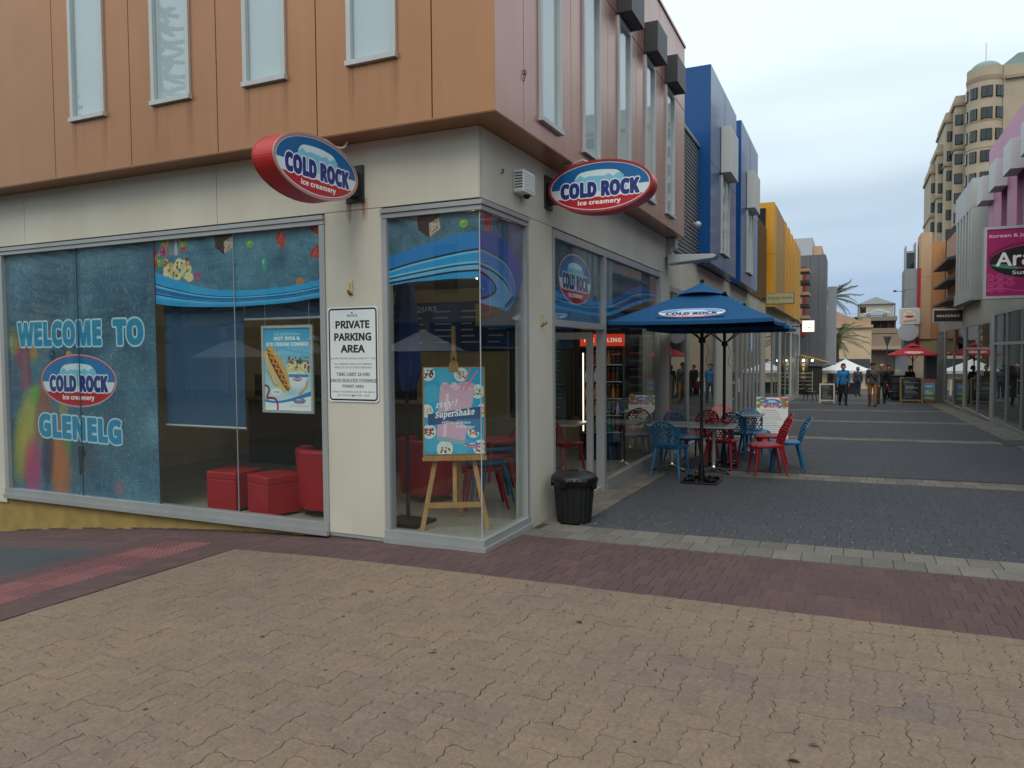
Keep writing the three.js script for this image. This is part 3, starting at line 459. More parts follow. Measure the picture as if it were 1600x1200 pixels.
const texHotdog = canvasTex(480, 640, (c, w, h) => {
  const g = c.createLinearGradient(0, 0, 0, h); g.addColorStop(0, '#3fa3cd'); g.addColorStop(0.75, '#b9d8e4'); g.addColorStop(1, '#dbe6ea'); c.fillStyle = g; c.fillRect(0, 0, w, h);
  fitText(c, 'Fall in love with a', w / 2, h * 0.07, w * 0.56, h * 0.035, { fill: '#cfe4ec', font: 'serif', style: 'normal' });
  fitText(c, 'HOT DOG &', w / 2, h * 0.125, w * 0.56, h * 0.042, { fill: '#eef3f4', heavy: 5 }); fitText(c, 'ICE CREAM COMBO!', w / 2, h * 0.195, w * 0.9, h * 0.042, { fill: '#eef3f4', heavy: 5 });
  c.strokeStyle = '#c9a25a'; c.lineWidth = 20; c.lineCap = 'round'; for (const p of [[0.05, 0.52, 0.2, 0.6, 0.12, 0.72, 0.35, 0.7], [0.75, 0.8, 0.98, 0.7, 0.9, 0.6, 0.85, 0.62]]) { c.beginPath(); c.moveTo(p[0] * w, p[1] * h); c.bezierCurveTo(p[2] * w, p[3] * h, p[4] * w, p[5] * h, p[6] * w, p[7] * h); c.stroke(); }
  c.save(); c.translate(w * 0.29, h * 0.5); c.rotate(0.98); ell(c, 0, -24, 205, 50, '#cfa766'); ell(c, 0, 34, 200, 46, '#d9bb7d'); ell(c, 4, 4, 200, 30, '#7c3524'); ell(c, 4, -4, 180, 14, '#96482f'); c.beginPath(); for (let i = 0; i <= 80; i++) { const x = -180 + i * 4.4, y = Math.sin(i * 0.55) * 15; if (i) c.lineTo(x, y); else c.moveTo(x, y); } c.strokeStyle = '#e2a83c'; c.lineWidth = 9; c.stroke(); c.restore();
  c.beginPath(); c.moveTo(w * 0.5, h * 0.53); c.lineTo(w * 0.96, h * 0.53); c.lineTo(w * 0.86, h * 0.72); c.lineTo(w * 0.56, h * 0.72); c.closePath(); c.fillStyle = '#dfe9ee'; c.fill(); ell(c, w * 0.71, h * 0.715, w * 0.15, h * 0.02, '#d3e0e6'); c.fillStyle = '#3a8cc4'; c.fillRect(w * 0.52, h * 0.56, w * 0.42, h * 0.035); ell(c, w * 0.71, h * 0.62, w * 0.1, h * 0.025, '#b8404a'); fitText(c, 'COLD ROCK', w * 0.71, h * 0.618, w * 0.17, h * 0.02, { fill: '#27357e', stroke: '#fff', sw: 20 });
  const q = mulberry(77); for (let i = 0; i < 70; i++) ell(c, w * (0.52 + q() * 0.42), h * (0.42 + q() * 0.12), 22, 15, q() > 0.4 ? '#e6dcae' : '#d8cb94'); for (let i = 0; i < 60; i++) ell(c, w * (0.5 + q() * 0.46), h * (0.34 + q() * 0.2 * q() + q() * 0.06), 6 + q() * 7, 5 + q() * 5, ['#b02a35', '#3f8f57', '#6a3350', '#cf8b3a', '#2d7f6d', '#6d2b23'][i % 6], q() * 3);
  ell(c, w * 0.25, h * 0.78, w * 0.115, h * 0.045, '#e6ecec'); fitText(c, '$11.90', w * 0.25, h * 0.78, w * 0.11, h * 0.022, { fill: '#2b2b33' }); for (let i = 0; i < 3; i++) fitText(c, ['Available for a limited', 'time only in store', 'while stocks last'][i], w * 0.55, h * (0.765 + i * 0.021), w * 0.22, h * 0.009, { fill: '#40606c', style: 'normal' });
  c.fillStyle = '#2f86c2'; c.beginPath(); c.moveTo(0, h * 0.87); c.bezierCurveTo(w * 0.3, h * 0.93, w * 0.6, h * 0.85, w, h * 0.76); c.lineTo(w, h * 0.85); c.bezierCurveTo(w * 0.6, h * 0.9, w * 0.3, h * 0.96, 0, h * 0.9); c.fill(); c.fillStyle = '#e9eff1'; c.beginPath(); c.moveTo(0, h * 0.9); c.bezierCurveTo(w * 0.3, h * 0.95, w * 0.6, h * 0.88, w, h * 0.82); c.lineTo(w, h); c.lineTo(0, h); c.fill();
  c.strokeStyle = '#8e2a46'; c.lineWidth = 18; c.beginPath(); c.moveTo(0, h * 0.7); c.bezierCurveTo(w * 0.2, h * 0.72, 0, h * 0.84, w * 0.05, h * 0.86); c.bezierCurveTo(w * 0.2, h * 0.84, w * 0.3, h * 0.86, w * 0.27, h); c.stroke();
  drawLogo(c, w * 0.74, h * 0.885, w * 0.28, h * 0.075); fitText(c, 'Available now at your local store', w * 0.74, h * 0.945, w * 0.4, h * 0.011, { fill: '#40606c', style: 'normal' });
});
const texShake = canvasTex(512, 720, (c, w, h) => {
  c.fillStyle = '#169fcc'; c.fillRect(0, 0, w, h); const q = mulberry(4);
  for (const [x, y, r] of [[0.35, 0.08, 0.16], [0.12, 0.3, 0.15], [0.6, 0.9, 0.15], [0.12, 0.88, 0.14], [0.7, 0.25, 0.1]]) ell(c, x * w, y * h, r * w, r * w, '#41aacb');
  for (const [x, y, r, cols] of [[0.07, 0.07, 0.13, ['#5a2f38', '#2b1a1e']], [0.62, 0.08, 0.13, ['#8c6a5a', '#d2b9a6']], [0.9, 0.28, 0.13, ['#4f7f55', '#c3d0a0']], [0.04, 0.5, 0.12, ['#b98d7c', '#e2cfc0']], [0.98, 0.5, 0.12, ['#a0503f', '#e5d5c6']], [0.08, 0.74, 0.13, ['#a53a45', '#7b2f33']], [0.82, 0.75, 0.11, ['#c77c5c', '#8d5a44']], [0.34, 0.94, 0.15, ['#d8cf8e', '#5a2d33']], [0.94, 0.93, 0.14, ['#c9858a', '#8a3b35']]]) { ell(c, x * w, y * h, r * w * 0.9, r * w * 0.9, '#d9dfdc'); for (let i = 0; i < 22; i++) ell(c, x * w + (q() - 0.5) * r * w * 1.2, y * h + (q() - 0.5) * r * w * 0.9, 9, 7, q() > 0.5 ? cols[0] : cols[1], q() * 3); }
  c.beginPath(); c.moveTo(w * 0.27, h * 0.2); c.lineTo(w * 0.86, h * 0.25); c.lineTo(w * 0.66, h * 0.9); c.lineTo(w * 0.2, h * 0.84); c.closePath(); c.fillStyle = '#d3a9c0'; c.fill(); c.beginPath(); c.moveTo(w * 0.42, h * 0.3); c.lineTo(w * 0.36, h * 0.8); c.lineTo(w * 0.31, h * 0.8); c.lineTo(w * 0.37, h * 0.3); c.fillStyle = '#e7cbd8'; c.fill(); c.beginPath(); c.moveTo(w * 0.2, h * 0.84); c.lineTo(w * 0.66, h * 0.9); c.lineTo(w * 0.675, h * 0.85); c.lineTo(w * 0.205, h * 0.79); c.fillStyle = '#8fa9b5'; c.fill();
  for (let i = 0; i < 30; i++) ell(c, w * (0.3 + q() * 0.54), h * (0.19 + q() * 0.06), 26, 16, q() > 0.5 ? '#e3c1d0' : '#d0a0b8');
  for (const [x0, x1] of [[0.62, 0.8], [0.68, 0.9]]) { c.strokeStyle = '#c95a6e'; c.lineWidth = 15; c.beginPath(); c.moveTo(x0 * w, h * 0.26); c.lineTo(x1 * w, -0.02 * h + (x1 > 0.85 ? 40 : 0)); c.stroke(); c.strokeStyle = '#e7c5cc'; c.lineWidth = 4; c.stroke(); }
  c.save(); c.translate(w * 0.5, h * 0.56); c.rotate(-0.03); c.fillStyle = '#2b4a7d'; c.beginPath(); c.moveTo(-w * 0.44, -h * 0.03); c.lineTo(w * 0.47, -h * 0.1); c.lineTo(w * 0.47, h * 0.06); c.lineTo(-w * 0.44, h * 0.1); c.closePath(); c.fill(); c.restore(); c.fillStyle = '#2f76a8'; c.beginPath(); c.moveTo(w * 0.5, h * 0.6); c.lineTo(w * 0.97, h * 0.6); c.lineTo(w * 0.97, h * 0.78); c.closePath(); c.fill();
  fitText(c, 'SuperShake', w * 0.51, h * 0.53, w * 0.66, h * 0.07, { fill: '#eef1f3', font: 'serif', skew: -0.2, rot: -0.08, heavy: 3 }); fitText(c, 'my!', w * 0.36, h * 0.42, w * 0.36, h * 0.07, { fill: '#eef1f3', font: 'serif', style: 'normal', skew: -0.35, rot: -0.12 });
  fitText(c, 'millions of choices', w * 0.53, h * 0.635, w * 0.48, h * 0.03, { fill: '#e9eef0', font: 'serif', skew: -0.2, rot: 0.02 }); fitText(c, 'so little time!', w * 0.68, h * 0.685, w * 0.32, h * 0.03, { fill: '#e9eef0', font: 'serif', skew: -0.2, rot: 0.04 });
  drawLogo(c, w * 0.8, h * 0.9, w * 0.26, h * 0.075);
});
const flipU = (t) => t;

// ---------- the corner shop ----------
const shop = thing('corner_shop_building', 'two-storey corner shop with copper metal cladding over pale walls and big windows', 'building', [0, 0, 0]);
function filmMesh(name, outline, u0, u1, y0, y1, tex, place, parent) {   // printed film cut to an outline
  const g = new THREE.ShapeGeometry(new THREE.Shape(outline.map((p) => new THREE.Vector2(...p))), 1), p = g.attributes.position, uv = g.attributes.uv;
  for (let i = 0; i < p.count; i++) uv.setXY(i, (p.getX(i) - u0) / (u1 - u0), (p.getY(i) - y0) / (y1 - y0));
  place(g); return wpart(name, g, filmMat(tex), parent);
}
const rectU = (u0, u1, y0, y1) => [[u0, y0], [u1, y0], [u1, y1], [u0, y1]];
const sideX = (x) => (g) => { g.rotateY(Math.PI / 2); g.translate(x, 0, 0); };
const faceZ = (z) => (g) => g.translate(0, 0, z);
{
  // solid cores behind the panels, and the rooms' shell
  wpart('wall_core', bx(-12, -0.03, 3.0, 3.655, -7.33, -0.03), MAT.dark, shop);
  wpart('upper_core', bx(-12, 0.245, 3.69, 6.86, -7.2, 0.245), MAT.dark, shop);
  wpart('roof_coping', [bx(-12, 0.3, 6.86, 6.9, -7.22, 0.3)], MAT.rose, shop);
  // pale wall panels of the band above the windows, with open joints
  for (const [a, b] of [[-12, -9.2], [-9.194, -6.1], [-6.094, -3.02], [-3.014, -0.004]]) wpart('wall_panel', bx(a, b, 3.052, 3.657, -0.03, 0), MAT.wall, shop);
  for (const [a, b] of [[-0.004, -2.94], [-2.946, -4.9], [-4.906, -7.34]]) wpart('wall_panel', bx(-0.03, 0.0, 3.052, 3.657, a - 0.026 * (a === -0.004), b), MAT.wall, shop);
  wpart('corner_trim', bx(-0.012, 0.004, 3.05, 3.65, -0.012, 0.004), MAT.wallGrey, shop);
  // piers
  wpart('pier', bx(-1.655, -1.012, 0.0, 3.046, -0.14, 0), MAT.wall, shop); wpart('pier_base', bx(-1.65, -1.017, -0.035, 0.0, -0.28, -0.006), MAT.alu, shop);
  wpart('pier', bx(-0.14, 0, -0.08, 3.046, -1.68, -1.022), MAT.wall, shop);
  wpart('pier', bx(-0.3, 0, -0.2, 3.046, -7.33, -6.62), MAT.wall, shop);
  wpart('pier', bx(-12, -6.62, -0.1, 3.046, -0.3, 0), MAT.wall, shop);
  // yellow plinth, taller as the paving falls
  { const s = []; for (let i = 0; i <= 40; i++) { const x = -12 + i * 0.2975; s.push([x, ground(x, 0) - 0.05 + (hash2(i, 1, 1) - 0.5) * 0.004]); } s.push([-0.1, -0.036], [-12, -0.036]); wpart('plinth', extr(s, 0.05).translate(0, 0, -0.075), MAT.plinth, shop);
    const dm = mat('#5a5348', 0.95, { map: texDirt, tile: 0.4 }), gs = []; for (let i = 0; i < 210; i++) { const x = -6.9 + i * 0.0325, w = 0.05 + hash2(i, 4, 2) * 0.06, h = 0.002 + 0.03 * Math.max(0, fbm(i * 0.3, 1, 64, 5, 3) - (x < -4.5 ? 0.5 : 0.3)); if (h < 0.004) continue; gs.push(new THREE.SphereGeometry(1, 5, 3).scale(w, h, 0.022).translate(x, ground(x, 0) + 0.001, -0.024)); } const o = wpart('dirt_line', gs, dm, shop); o.userData.kind = 'stuff'; }
  wpart('side_plinth', bx(-0.06, -0.02, -0.25, -0.03, -7.3, -0.06), MAT.wallGrey, shop);
  // soffit under the overhang
  wpart('soffit', [extr([[-12, 0.276], [0.276, 0.276], [0.276, -7.2], [-0.01, -7.2], [-0.01, -0.01], [-12, -0.01]].map(([x, z]) => [x, -z]), 0.02).rotateX(-Math.PI / 2).translate(0, 3.66, 0)], MAT.copper, shop);
  // metal cladding with window openings: long face
  const winL = [[-1.136, -0.651], [-2.33, -1.846], [-3.55, -3.043], [-4.78, -4.27]];
  let edges = [0.28, -0.302]; for (let k = 0; k < 10; k++) edges.push(-1.499 - k * 1.197);
  for (let k = 0; k + 1 < edges.length; k++) {
    const b = edges[k] - (k ? 0.005 : 0), a = edges[k + 1] + 0.005, w = winL.find((q) => q[0] > a && q[1] < b);
    wpart('cladding_panel', extr(rect(a, b, 3.665, 6.855), 0.028, { holes: w ? [rect(w[0], w[1], 4.262, 6.2)] : [], bevel: 0.003 }).translate(0, 0, 0.25), MAT.copper, shop);
  }
  const streakT = canvasTex(128, 160, (c, w, h) => { c.clearRect(0, 0, w, h); for (let i = 0; i < 90; i++) { const e = hash2(i, 1, 7), x = (e < 0.42 ? 0.1 : e < 0.84 ? 0.9 : hash2(i, 6, 7)) * w + (hash2(i, 2, 7) - 0.5) * 16, l = h * (0.25 + 0.75 * hash2(i, 3, 7)); c.fillStyle = `rgba(70,48,38,${0.008 + 0.024 * hash2(i, 4, 7)})`; c.fillRect(x, 0, 1 + 4 * hash2(i, 5, 7), l); } }), streakM = mat('#ffffff', 0.8, { map: streakT }); streakM.transparent = true;
  for (const [a, b] of winL) {
    wpart('rain_streaks', card(b - a + 0.08, 0.56).translate((a + b) / 2, 3.95, 0.2835), streakM, shop);
    const f = wpart('upper_window', [bx(a - 0.012, a + 0.035, 4.25, 6.2, 0.247, 0.306), bx(b - 0.035, b + 0.012, 4.25, 6.2, 0.247, 0.306), bx(a + 0.035, b - 0.035, 6.16, 6.2, 0.247, 0.306), bx(a - 0.02, b + 0.02, 4.232, 4.275, 0.247, 0.325)], MAT.aluLight, shop);
    wpart('pane', card(b - a - 0.05, 1.9).translate((a + b) / 2, 5.225, 0.272), MAT.glass, f); wpart('blind', bx(a + 0.02, b - 0.02, 4.27, 6.17, 0.248, 0.254), MAT.blind, f);
  }
  // street face
  const winR = [[-0.66, -1.185], [-1.87, -2.43], [-3.18, -3.72], [-4.5, -5.02], [-5.77, -6.33]];
  edges = [0.279, -0.306, -1.514, -2.78, -4.05, -5.36, -6.55, -7.2];
  for (let k = 0; k + 1 < edges.length; k++) {
    const b = edges[k] - (k ? 0.005 : 0.001), a = edges[k + 1] + (k === 6 ? 0 : 0.005), w = winR.find((q) => q[1] > a && q[0] < b);
    wpart('cladding_panel', extrX(rect(a, b, 3.665, 5.796), 0.25, 0.278, { holes: w ? [rect(w[1], w[0], 3.868, 5.75)] : [], bevel: 0.003 }), MAT.rose, shop);
    wpart('cladding_panel', extrX(rect(a, b, 5.806, 6.855), 0.25, 0.278, { bevel: 0.003 }), MAT.rose, shop);
  }
  for (const [b, a] of winR) {
    const f = wpart('upper_window', [bx(0.247, 0.306, 3.85, 5.8, a - 0.012, a + 0.035), bx(0.247, 0.306, 3.85, 5.8, b - 0.035, b + 0.012), bx(0.247, 0.325, 3.838, 3.88, a - 0.02, b + 0.02), bx(0.247, 0.306, 5.74, 5.799, a + 0.035, b - 0.035)], MAT.aluLight, shop);
    wpart('pane', card(b - a - 0.05, 1.9).rotateY(Math.PI / 2).translate(0.272, 4.83, (a + b) / 2), MAT.glass, f); wpart('blind', bx(0.248, 0.254, 3.88, 5.77, a + 0.02, b - 0.02), MAT.blind, f);
    wpart('window_hood', rbx(0.282, 0.47, 5.81, 6.22, a - 0.03, b + 0.03, 0.006, 1), MAT.charcoal, shop);
  }
  wpart('end_panel', bx(-12, 0.25, 3.67, 6.86, -7.228, -7.2), MAT.rose, shop);

  // long shop window on the plaza side
  const jl = [-6.6, -5.245, -3.98, -2.84, -1.66];
  const fr = wpart('shop_window', [bx(-6.62, -6.55, 0.06, 2.94, -0.09, 0.012), bx(-1.72, -1.657, 0.06, 2.94, -0.09, 0.012), bx(-6.62, -1.657, 2.945, 2.985, -0.09, 0.016), bx(-6.62, -1.657, 2.99, 3.03, -0.09, 0.03), bx(-6.62, -1.657, 0.02, 0.082, -0.09, 0.022), bx(-6.62, -1.657, -0.034, 0.018, -0.09, 0.045)], MAT.alu, shop);
  for (let k = 0; k < 4; k++) wpart('pane', card(jl[k + 1] - jl[k] - 0.006, 2.87).translate((jl[k] + jl[k + 1]) / 2, 1.512, -0.03), MAT.glass, fr);
  for (let k = 1; k < 4; k++) wpart('glass_joint', bx(jl[k] - 0.003, jl[k] + 0.003, 0.082, 2.944, -0.035, -0.025), k === 3 ? MAT.alu : mat('#3d5262', 0.6), fr);
  filmMesh('printed_film', rectU(-6.45 - 0.1, -3.985, 0.08, 2.945), -6.55, -3.985, 0.08, 2.945, texWelcome, faceZ(-0.042), fr);
  filmMesh('printed_film', [...CR(W2.bot.map(([u, y]) => [clamp(u, -3.98, -1.72), y])), [-1.72, 2.944], [-3.98, 2.944]], -3.98, -1.66, 2.1, 2.96, texWave2, faceZ(-0.042), fr);
  // corner window: two panes that meet at a bare glass corner
  const cr = wpart('corner_window', [bx(-1.01, -0.955, 0.06, 2.94, -0.09, 0.012), bx(-0.09, 0.012, 0.06, 2.94, -1.02, -0.965), bx(-1.01, 0.016, 2.945, 2.985, -0.08, 0.016), bx(-1.01, 0.03, 2.99, 3.03, -0.08, 0.03), bx(-0.08, 0.016, 2.945, 2.985, -1.02, -0.08), bx(-0.08, 0.03, 2.99, 3.03, -1.02, -0.08),
    bx(-1.01, 0.022, 0.02, 0.082, -0.08, 0.022), bx(-1.01, 0.045, -0.034, 0.018, -0.08, 0.045), bx(-0.08, 0.022, 0.02, 0.082, -1.02, -0.08), bx(-0.08, 0.045, -0.034, 0.018, -1.02, -0.08)], MAT.alu, shop);
  wpart('pane', card(0.935, 2.87).translate(-0.487, 1.512, -0.02), MAT.glass, cr); wpart('pane', card(0.935, 2.87).rotateY(Math.PI / 2).translate(-0.02, 1.512, -0.487), MAT.glass, cr);
  wpart('glass_joint', bx(-0.0235, -0.0165, 0.082, 2.944, -0.0235, -0.0165), MAT.aluLight, cr);
  filmMesh('printed_film', [...CR([[-0.955, 2.335], [-0.72, 2.36], [-0.49, 2.365], [-0.28, 2.37], [-0.022, 2.362]]), [-0.022, 2.944], [-0.955, 2.944]], -0.96, 0, 2.2, 2.96, texCornerL, faceZ(-0.03), cr);
  filmMesh('printed_film', [[0.022, 2.362], [0.022, 2.155], ...CR([[0.06, 2.15], [0.17, 2.14], [0.39, 2.13], [0.52, 2.105], [0.6, 2.1], [0.72, 2.15], [0.85, 2.27], [0.93, 2.4]]), [0.963, 2.45], [0.963, 2.944], [0.022, 2.944]], 0, 0.96, 2.05, 2.96, texCornerR, sideX(-0.03), cr);
  // street side: open door under a printed transom, then a big pane
  const dr = wpart('door_frame', [bx(-0.1, 0.01, 2.945, 3.03, -6.62, -1.682), bx(-0.1, 0.012, -0.12, 2.944, -3.575, -3.49), bx(-0.1, 0.012, -0.06, 2.944, -1.735, -1.684), bx(-0.1, 0.014, 2.0, 2.07, -3.489, -1.736)], MAT.alu, shop);
  wpart('pane', card(1.75, 0.875).rotateY(Math.PI / 2).translate(-0.03, 2.508, -2.613), MAT.glass, dr);
  filmMesh('printed_film', rectU(1.737, 3.488, 2.071, 2.944), 1.7, 3.52, 2.06, 2.944, texTransom, sideX(-0.042), dr);
  const lf = wpart('door_leaf', [bx(-1.05, -0.98, 0.0, 1.97, -3.44, -3.39), bx(-0.2, -0.12, 0.0, 1.97, -3.44, -3.39), bx(-0.98, -0.2, 0.0, 0.12, -3.44, -3.39), bx(-0.98, -0.2, 1.88, 1.97, -3.44, -3.39)], MAT.alu, shop);
  wpart('pane', card(0.78, 1.76).translate(-0.59, 1.0, -3.415), MAT.glass, lf); wpart('handle', [rod([-0.95, 0.8, -3.36], [-0.95, 1.2, -3.36], 0.012), rod([-0.95, 0.85, -3.39], [-0.95, 0.85, -3.36], 0.008), rod([-0.95, 1.15, -3.39], [-0.95, 1.15, -3.36], 0.008)], MAT.chrome, lf);
  const sw = wpart('shop_window', [bx(-0.09, 0.012, 0.0, 2.944, -6.62, -6.56), bx(-0.09, 0.02, -0.26, 0.04, -6.62, -3.576)], MAT.alu, shop);
  wpart('pane', card(2.98, 2.9).rotateY(Math.PI / 2).translate(-0.03, 1.494, -5.067), MAT.glass, sw);
  filmMesh('printed_film', [...CR(WB.map(([u, y]) => [clamp(u, 3.577, 6.555), y])), [6.555, 2.944], [3.577, 2.944]], 3.577, 6.555, 2.1, 2.944, texTransom2, sideX(-0.042), sw);

  // the room inside
  const floorM = mat('#b3b1a6', 0.35, { map: texStone, tile: 1.2 }), inM = mat('#c2b69c', 0.85, { map: texWall, tile: 2.2 });
  wpart('floor', bx(-6.6, -0.1, -0.06, 0.0, -7.0, -0.1), floorM, shop);
  wpart('ceiling', bx(-6.6, -0.1, 2.955, 2.99, -7.0, -0.1), mat('#a8a090', 0.9), shop);
  wpart('inner_wall', bx(-6.7, -6.6, 0.0, 3.0, -7.0, -0.1), inM, shop); wpart('inner_wall', bx(-6.6, -0.1, 0.0, 3.0, -7.1, -7.0), inM, shop);
  wpart('back_wall', bx(-12, -0.31, -0.6, 3.0, -7.33, -7.2), MAT.wall, shop);
  // wall bulkhead and blue menu frieze
  wpart('bulkhead', bx(-3.3, -1.9, 2.2, 2.6, -6.99, -6.3), mat('#a79a80', 0.85), shop);
}
// things inside the shop
const redVinyl = mat('#a51c20', 0.38), counterM = mat('#5b5040', 0.6, { map: texWood, tile: 0.8 });
{
  const c = thing('service_counter', 'long dark serving counter with pale stone top inside the shop', 'counter', [-4.2, 0, -3.6]);
  part('front_panel', bx(-1.6, 1.6, 0.002, 1.0, -0.35, 0.35), counterM, c); part('countertop', rbx(-1.66, 1.66, 1.0, 1.05, -0.4, 0.42, 0.008), mat('#b0a88f', 0.35, { map: texStone, tile: 1 }), c);
  part('glass_screen', bx(-1.5, 1.5, 1.05, 1.4, 0.3, 0.308), MAT.glassTint, c);
  const fr = thing('menu_frieze', 'long blue menu frieze with pale lettering high on the inside wall', 'menu board', [-4.0, 1.75, -6.98]);
  const tx = canvasTex(1024, 256, (g, w, h) => { g.fillStyle = '#1c4f93'; g.fillRect(0, 0, w, h); for (let k = 0; k < 8; k++) { g.fillStyle = k % 2 ? '#245ea6' : '#1a4888'; g.fillRect(k * 128, 0, 124, h); for (let i = 0; i < 6; i++) { g.fillStyle = '#c8d4e0'; g.fillRect(k * 128 + 12, 40 + i * 34, 50 + 40 * hash2(k, i, 3), 8); } } fitText(g, 'FLAVOURS', w * 0.3, h * 0.1, 200, 26, { fill: '#e3e8ec' }); });
  part('board', bx(-2.4, 2.4, 0, 0.95, -0.01, 0.03), MAT.black, fr); part('print', card(4.7, 0.9).translate(0, 0.475, 0.036), filmMat(tx), fr);
  // price list panel seen through the corner
  const pl = thing('price_list', 'tall black price list panel with rows of white lettering on inside wall', 'menu board', [-0.9, 0.55, -6.98]);
  const tp = canvasTex(512, 640, (g, w, h) => { g.fillStyle = '#23262a'; g.fillRect(0, 0, w, h); for (let r = 0; r < 12; r++) for (let k = 0; k < 3; k++) { fitText(g, ['sundae', 'shake', 'cone', 'waffle', 'smoothie', 'coffee'][(r * 3 + k * 5) % 6], 90 + k * 160, 50 + r * 50, 100, 16, { fill: '#c9c7bd', style: 'normal' }); } });
  part('board', bx(-0.75, 0.75, 0, 1.9, -0.01, 0.025), MAT.black, pl); part('print', card(1.42, 1.8).translate(0, 0.95, 0.03), filmMat(tp), pl);
  const fb = thing('flavour_board', 'dark teal flavour board with red heading on the wall beyond the doorway', 'menu board', [-2.3, 0.5, -6.98]);
  const tq = canvasTex(400, 560, (g, w, h) => { g.fillStyle = '#2b5058'; g.fillRect(0, 0, w, h); g.fillStyle = '#1d2c30'; g.fillRect(w * 0.08, h * 0.2, w * 0.36, h * 0.3); fitText(g, 'SHAKES', w * 0.4, h * 0.08, w * 0.6, h * 0.06, { fill: '#a83a34' }); for (let r = 0; r < 14; r++) { g.fillStyle = '#8fa39a'; g.fillRect(w * 0.1, h * (0.22 + r * 0.05), w * (0.2 + 0.12 * hash2(r, 1, 5)), 5); g.fillRect(w * 0.58, h * (0.24 + r * 0.05), w * (0.2 + 0.12 * hash2(r, 2, 5)), 5); } });
  part('board', bx(-0.62, 0.62, 0, 1.75, -0.01, 0.025), MAT.black, fb); part('print', card(1.2, 1.7).translate(0, 0.875, 0.03), filmMat(tq), fb);
  // roller blinds behind the long window
  const blindM = mat('#34587c', 0.85, { map: texWall, tile: 0.9 });
  for (const [a, b, y, lab] of [[-4.0, -2.85, 0.93, 'blue roller blind pulled most of the way down behind the long window'], [-2.82, -1.74, 2.065, 'blue roller blind pulled down a little way above the hot dog poster']]) {
    const o = thing('roller_blind', lab, 'blind', [(a + b) / 2, y, -0.16], 0, 'roller blinds'); const w = b - a;
    part('fabric', bx(-w / 2, w / 2, 0.02, 2.955 - y, -0.002, 0.002), blindM, o); part('hem_bar', rod([-w / 2 - 0.01, 0.012, 0], [w / 2 + 0.01, 0.012, 0], 0.014), MAT.aluLight, o); part('roller', rod([-w / 2, 2.9 - y, -0.035], [w / 2, 2.9 - y, -0.035], 0.03, 0.03, 12), MAT.aluLight, o);
  }
  // framed poster hung at the glass
  const ps = thing('hot_dog_poster', 'blue hot dog and ice cream combo poster in silver snap frame at window', 'poster', [-2.235, 1.125, -0.11]);
  part('frame', [bx(-0.325, -0.297, 0, 0.88, -0.012, 0.012), bx(0.297, 0.325, 0, 0.88, -0.012, 0.012), bx(-0.297, 0.297, 0, 0.028, -0.012, 0.012), bx(-0.297, 0.297, 0.852, 0.88, -0.012, 0.012)], MAT.aluLight, ps); part('print', bx(-0.298, 0.298, 0.027, 0.853, -0.01, -0.002), MAT.white, ps); part('artwork', card(0.594, 0.824).translate(0, 0.44, 0.002), filmMat(texHotdog), ps);
  part('hanging_cord', [rod([-0.28, 0.88, 0], [-0.28, 1.82, 0], 0.0025), rod([0.28, 0.88, 0], [0.28, 1.82, 0], 0.0025)], MAT.aluLight, ps);
  // red cubes
  for (const [x, z, lab] of [[-3.34, -0.47, 'red vinyl cube ottoman beside the glass joint of the long window'], [-2.72, -0.42, 'red vinyl cube ottoman next to the red tub chair']]) {
    const o = thing('cube_ottoman', lab, 'ottoman', [x, 0.001, z], x < -3 ? 0.02 : -0.3, 'red cube ottomans');
    part('cushion', rbx(-0.207, 0.207, 0.35, 0.44, -0.207, 0.207, 0.02, 3), redVinyl, o); part('base', rbx(-0.203, 0.203, 0.03, 0.352, -0.203, 0.203, 0.012, 2), redVinyl, o); part('feet', [bx(-0.18, -0.13, 0, 0.03, -0.18, -0.13), bx(0.13, 0.18, 0, 0.03, -0.18, -0.13), bx(-0.18, -0.13, 0, 0.03, 0.13, 0.18), bx(0.13, 0.18, 0, 0.03, 0.13, 0.18)], MAT.black, o);
  }
  // tub chairs
  const tub = (x, z, turn, lab) => {
    const o = thing('tub_chair', lab, 'armchair', [x, 0.001, z], turn, 'red tub chairs');
    const P = []; for (let i = 0; i <= 22; i++) { const a = -2.1 + i / 22 * 4.2; P.push([Math.sin(a) * 0.385, -Math.cos(a) * 0.35]); }
    const out = P.map(([a, b]) => [a * 1.0, b]), inn = P.map(([a, b]) => [a * 0.78, b * 0.78]).reverse();
    const sh = extr([...out, ...inn], 0.5, { bevel: 0.03, seg: 2 }); sh.rotateX(-Math.PI / 2); const p = sh.attributes.position; for (let i = 0; i < p.count; i++) { const y = p.getY(i), z0 = p.getZ(i); p.setXYZ(i, p.getX(i) * (0.9 + 0.2 * y), 0.11 + y * (z0 > -0.1 ? 1.15 : 0.95), z0 * (0.9 + 0.2 * y)); } sh.computeVertexNormals();
    part('shell', sh, redVinyl, o); part('seat_cushion', rbx(-0.27, 0.27, 0.28, 0.44, -0.3, 0.24, 0.05, 3), redVinyl, o); part('stem', [rod([0, 0.05, 0], [0, 0.22, 0], 0.03)], MAT.black, o);
    for (let k = 0; k < 4; k++) part('base_arm', bar([0, 0.045, 0], [Math.sin(k * 1.57 + 0.4) * 0.28, 0.015, Math.cos(k * 1.57 + 0.4) * 0.28], 0.045, 0.025), MAT.black, o);
  };
  tub(-2.17, -0.69, 0.12, 'red tub chair on black star base beside the cube ottomans'); tub(-1.62, -1.8, -0.2, 'red tub chair in the shade behind the wooden easel');
  // wooden easel
  const woodM = mat('#b98d58', 0.6, { map: texWood, tile: 0.5 });
  const e = thing('wooden_easel', 'pale wooden display easel standing behind the corner glass', 'easel', [-0.62, 0.001, -0.62], 0.5);
  const L = [[-0.3, 0, 0.12], [0.3, 0, 0.12]];
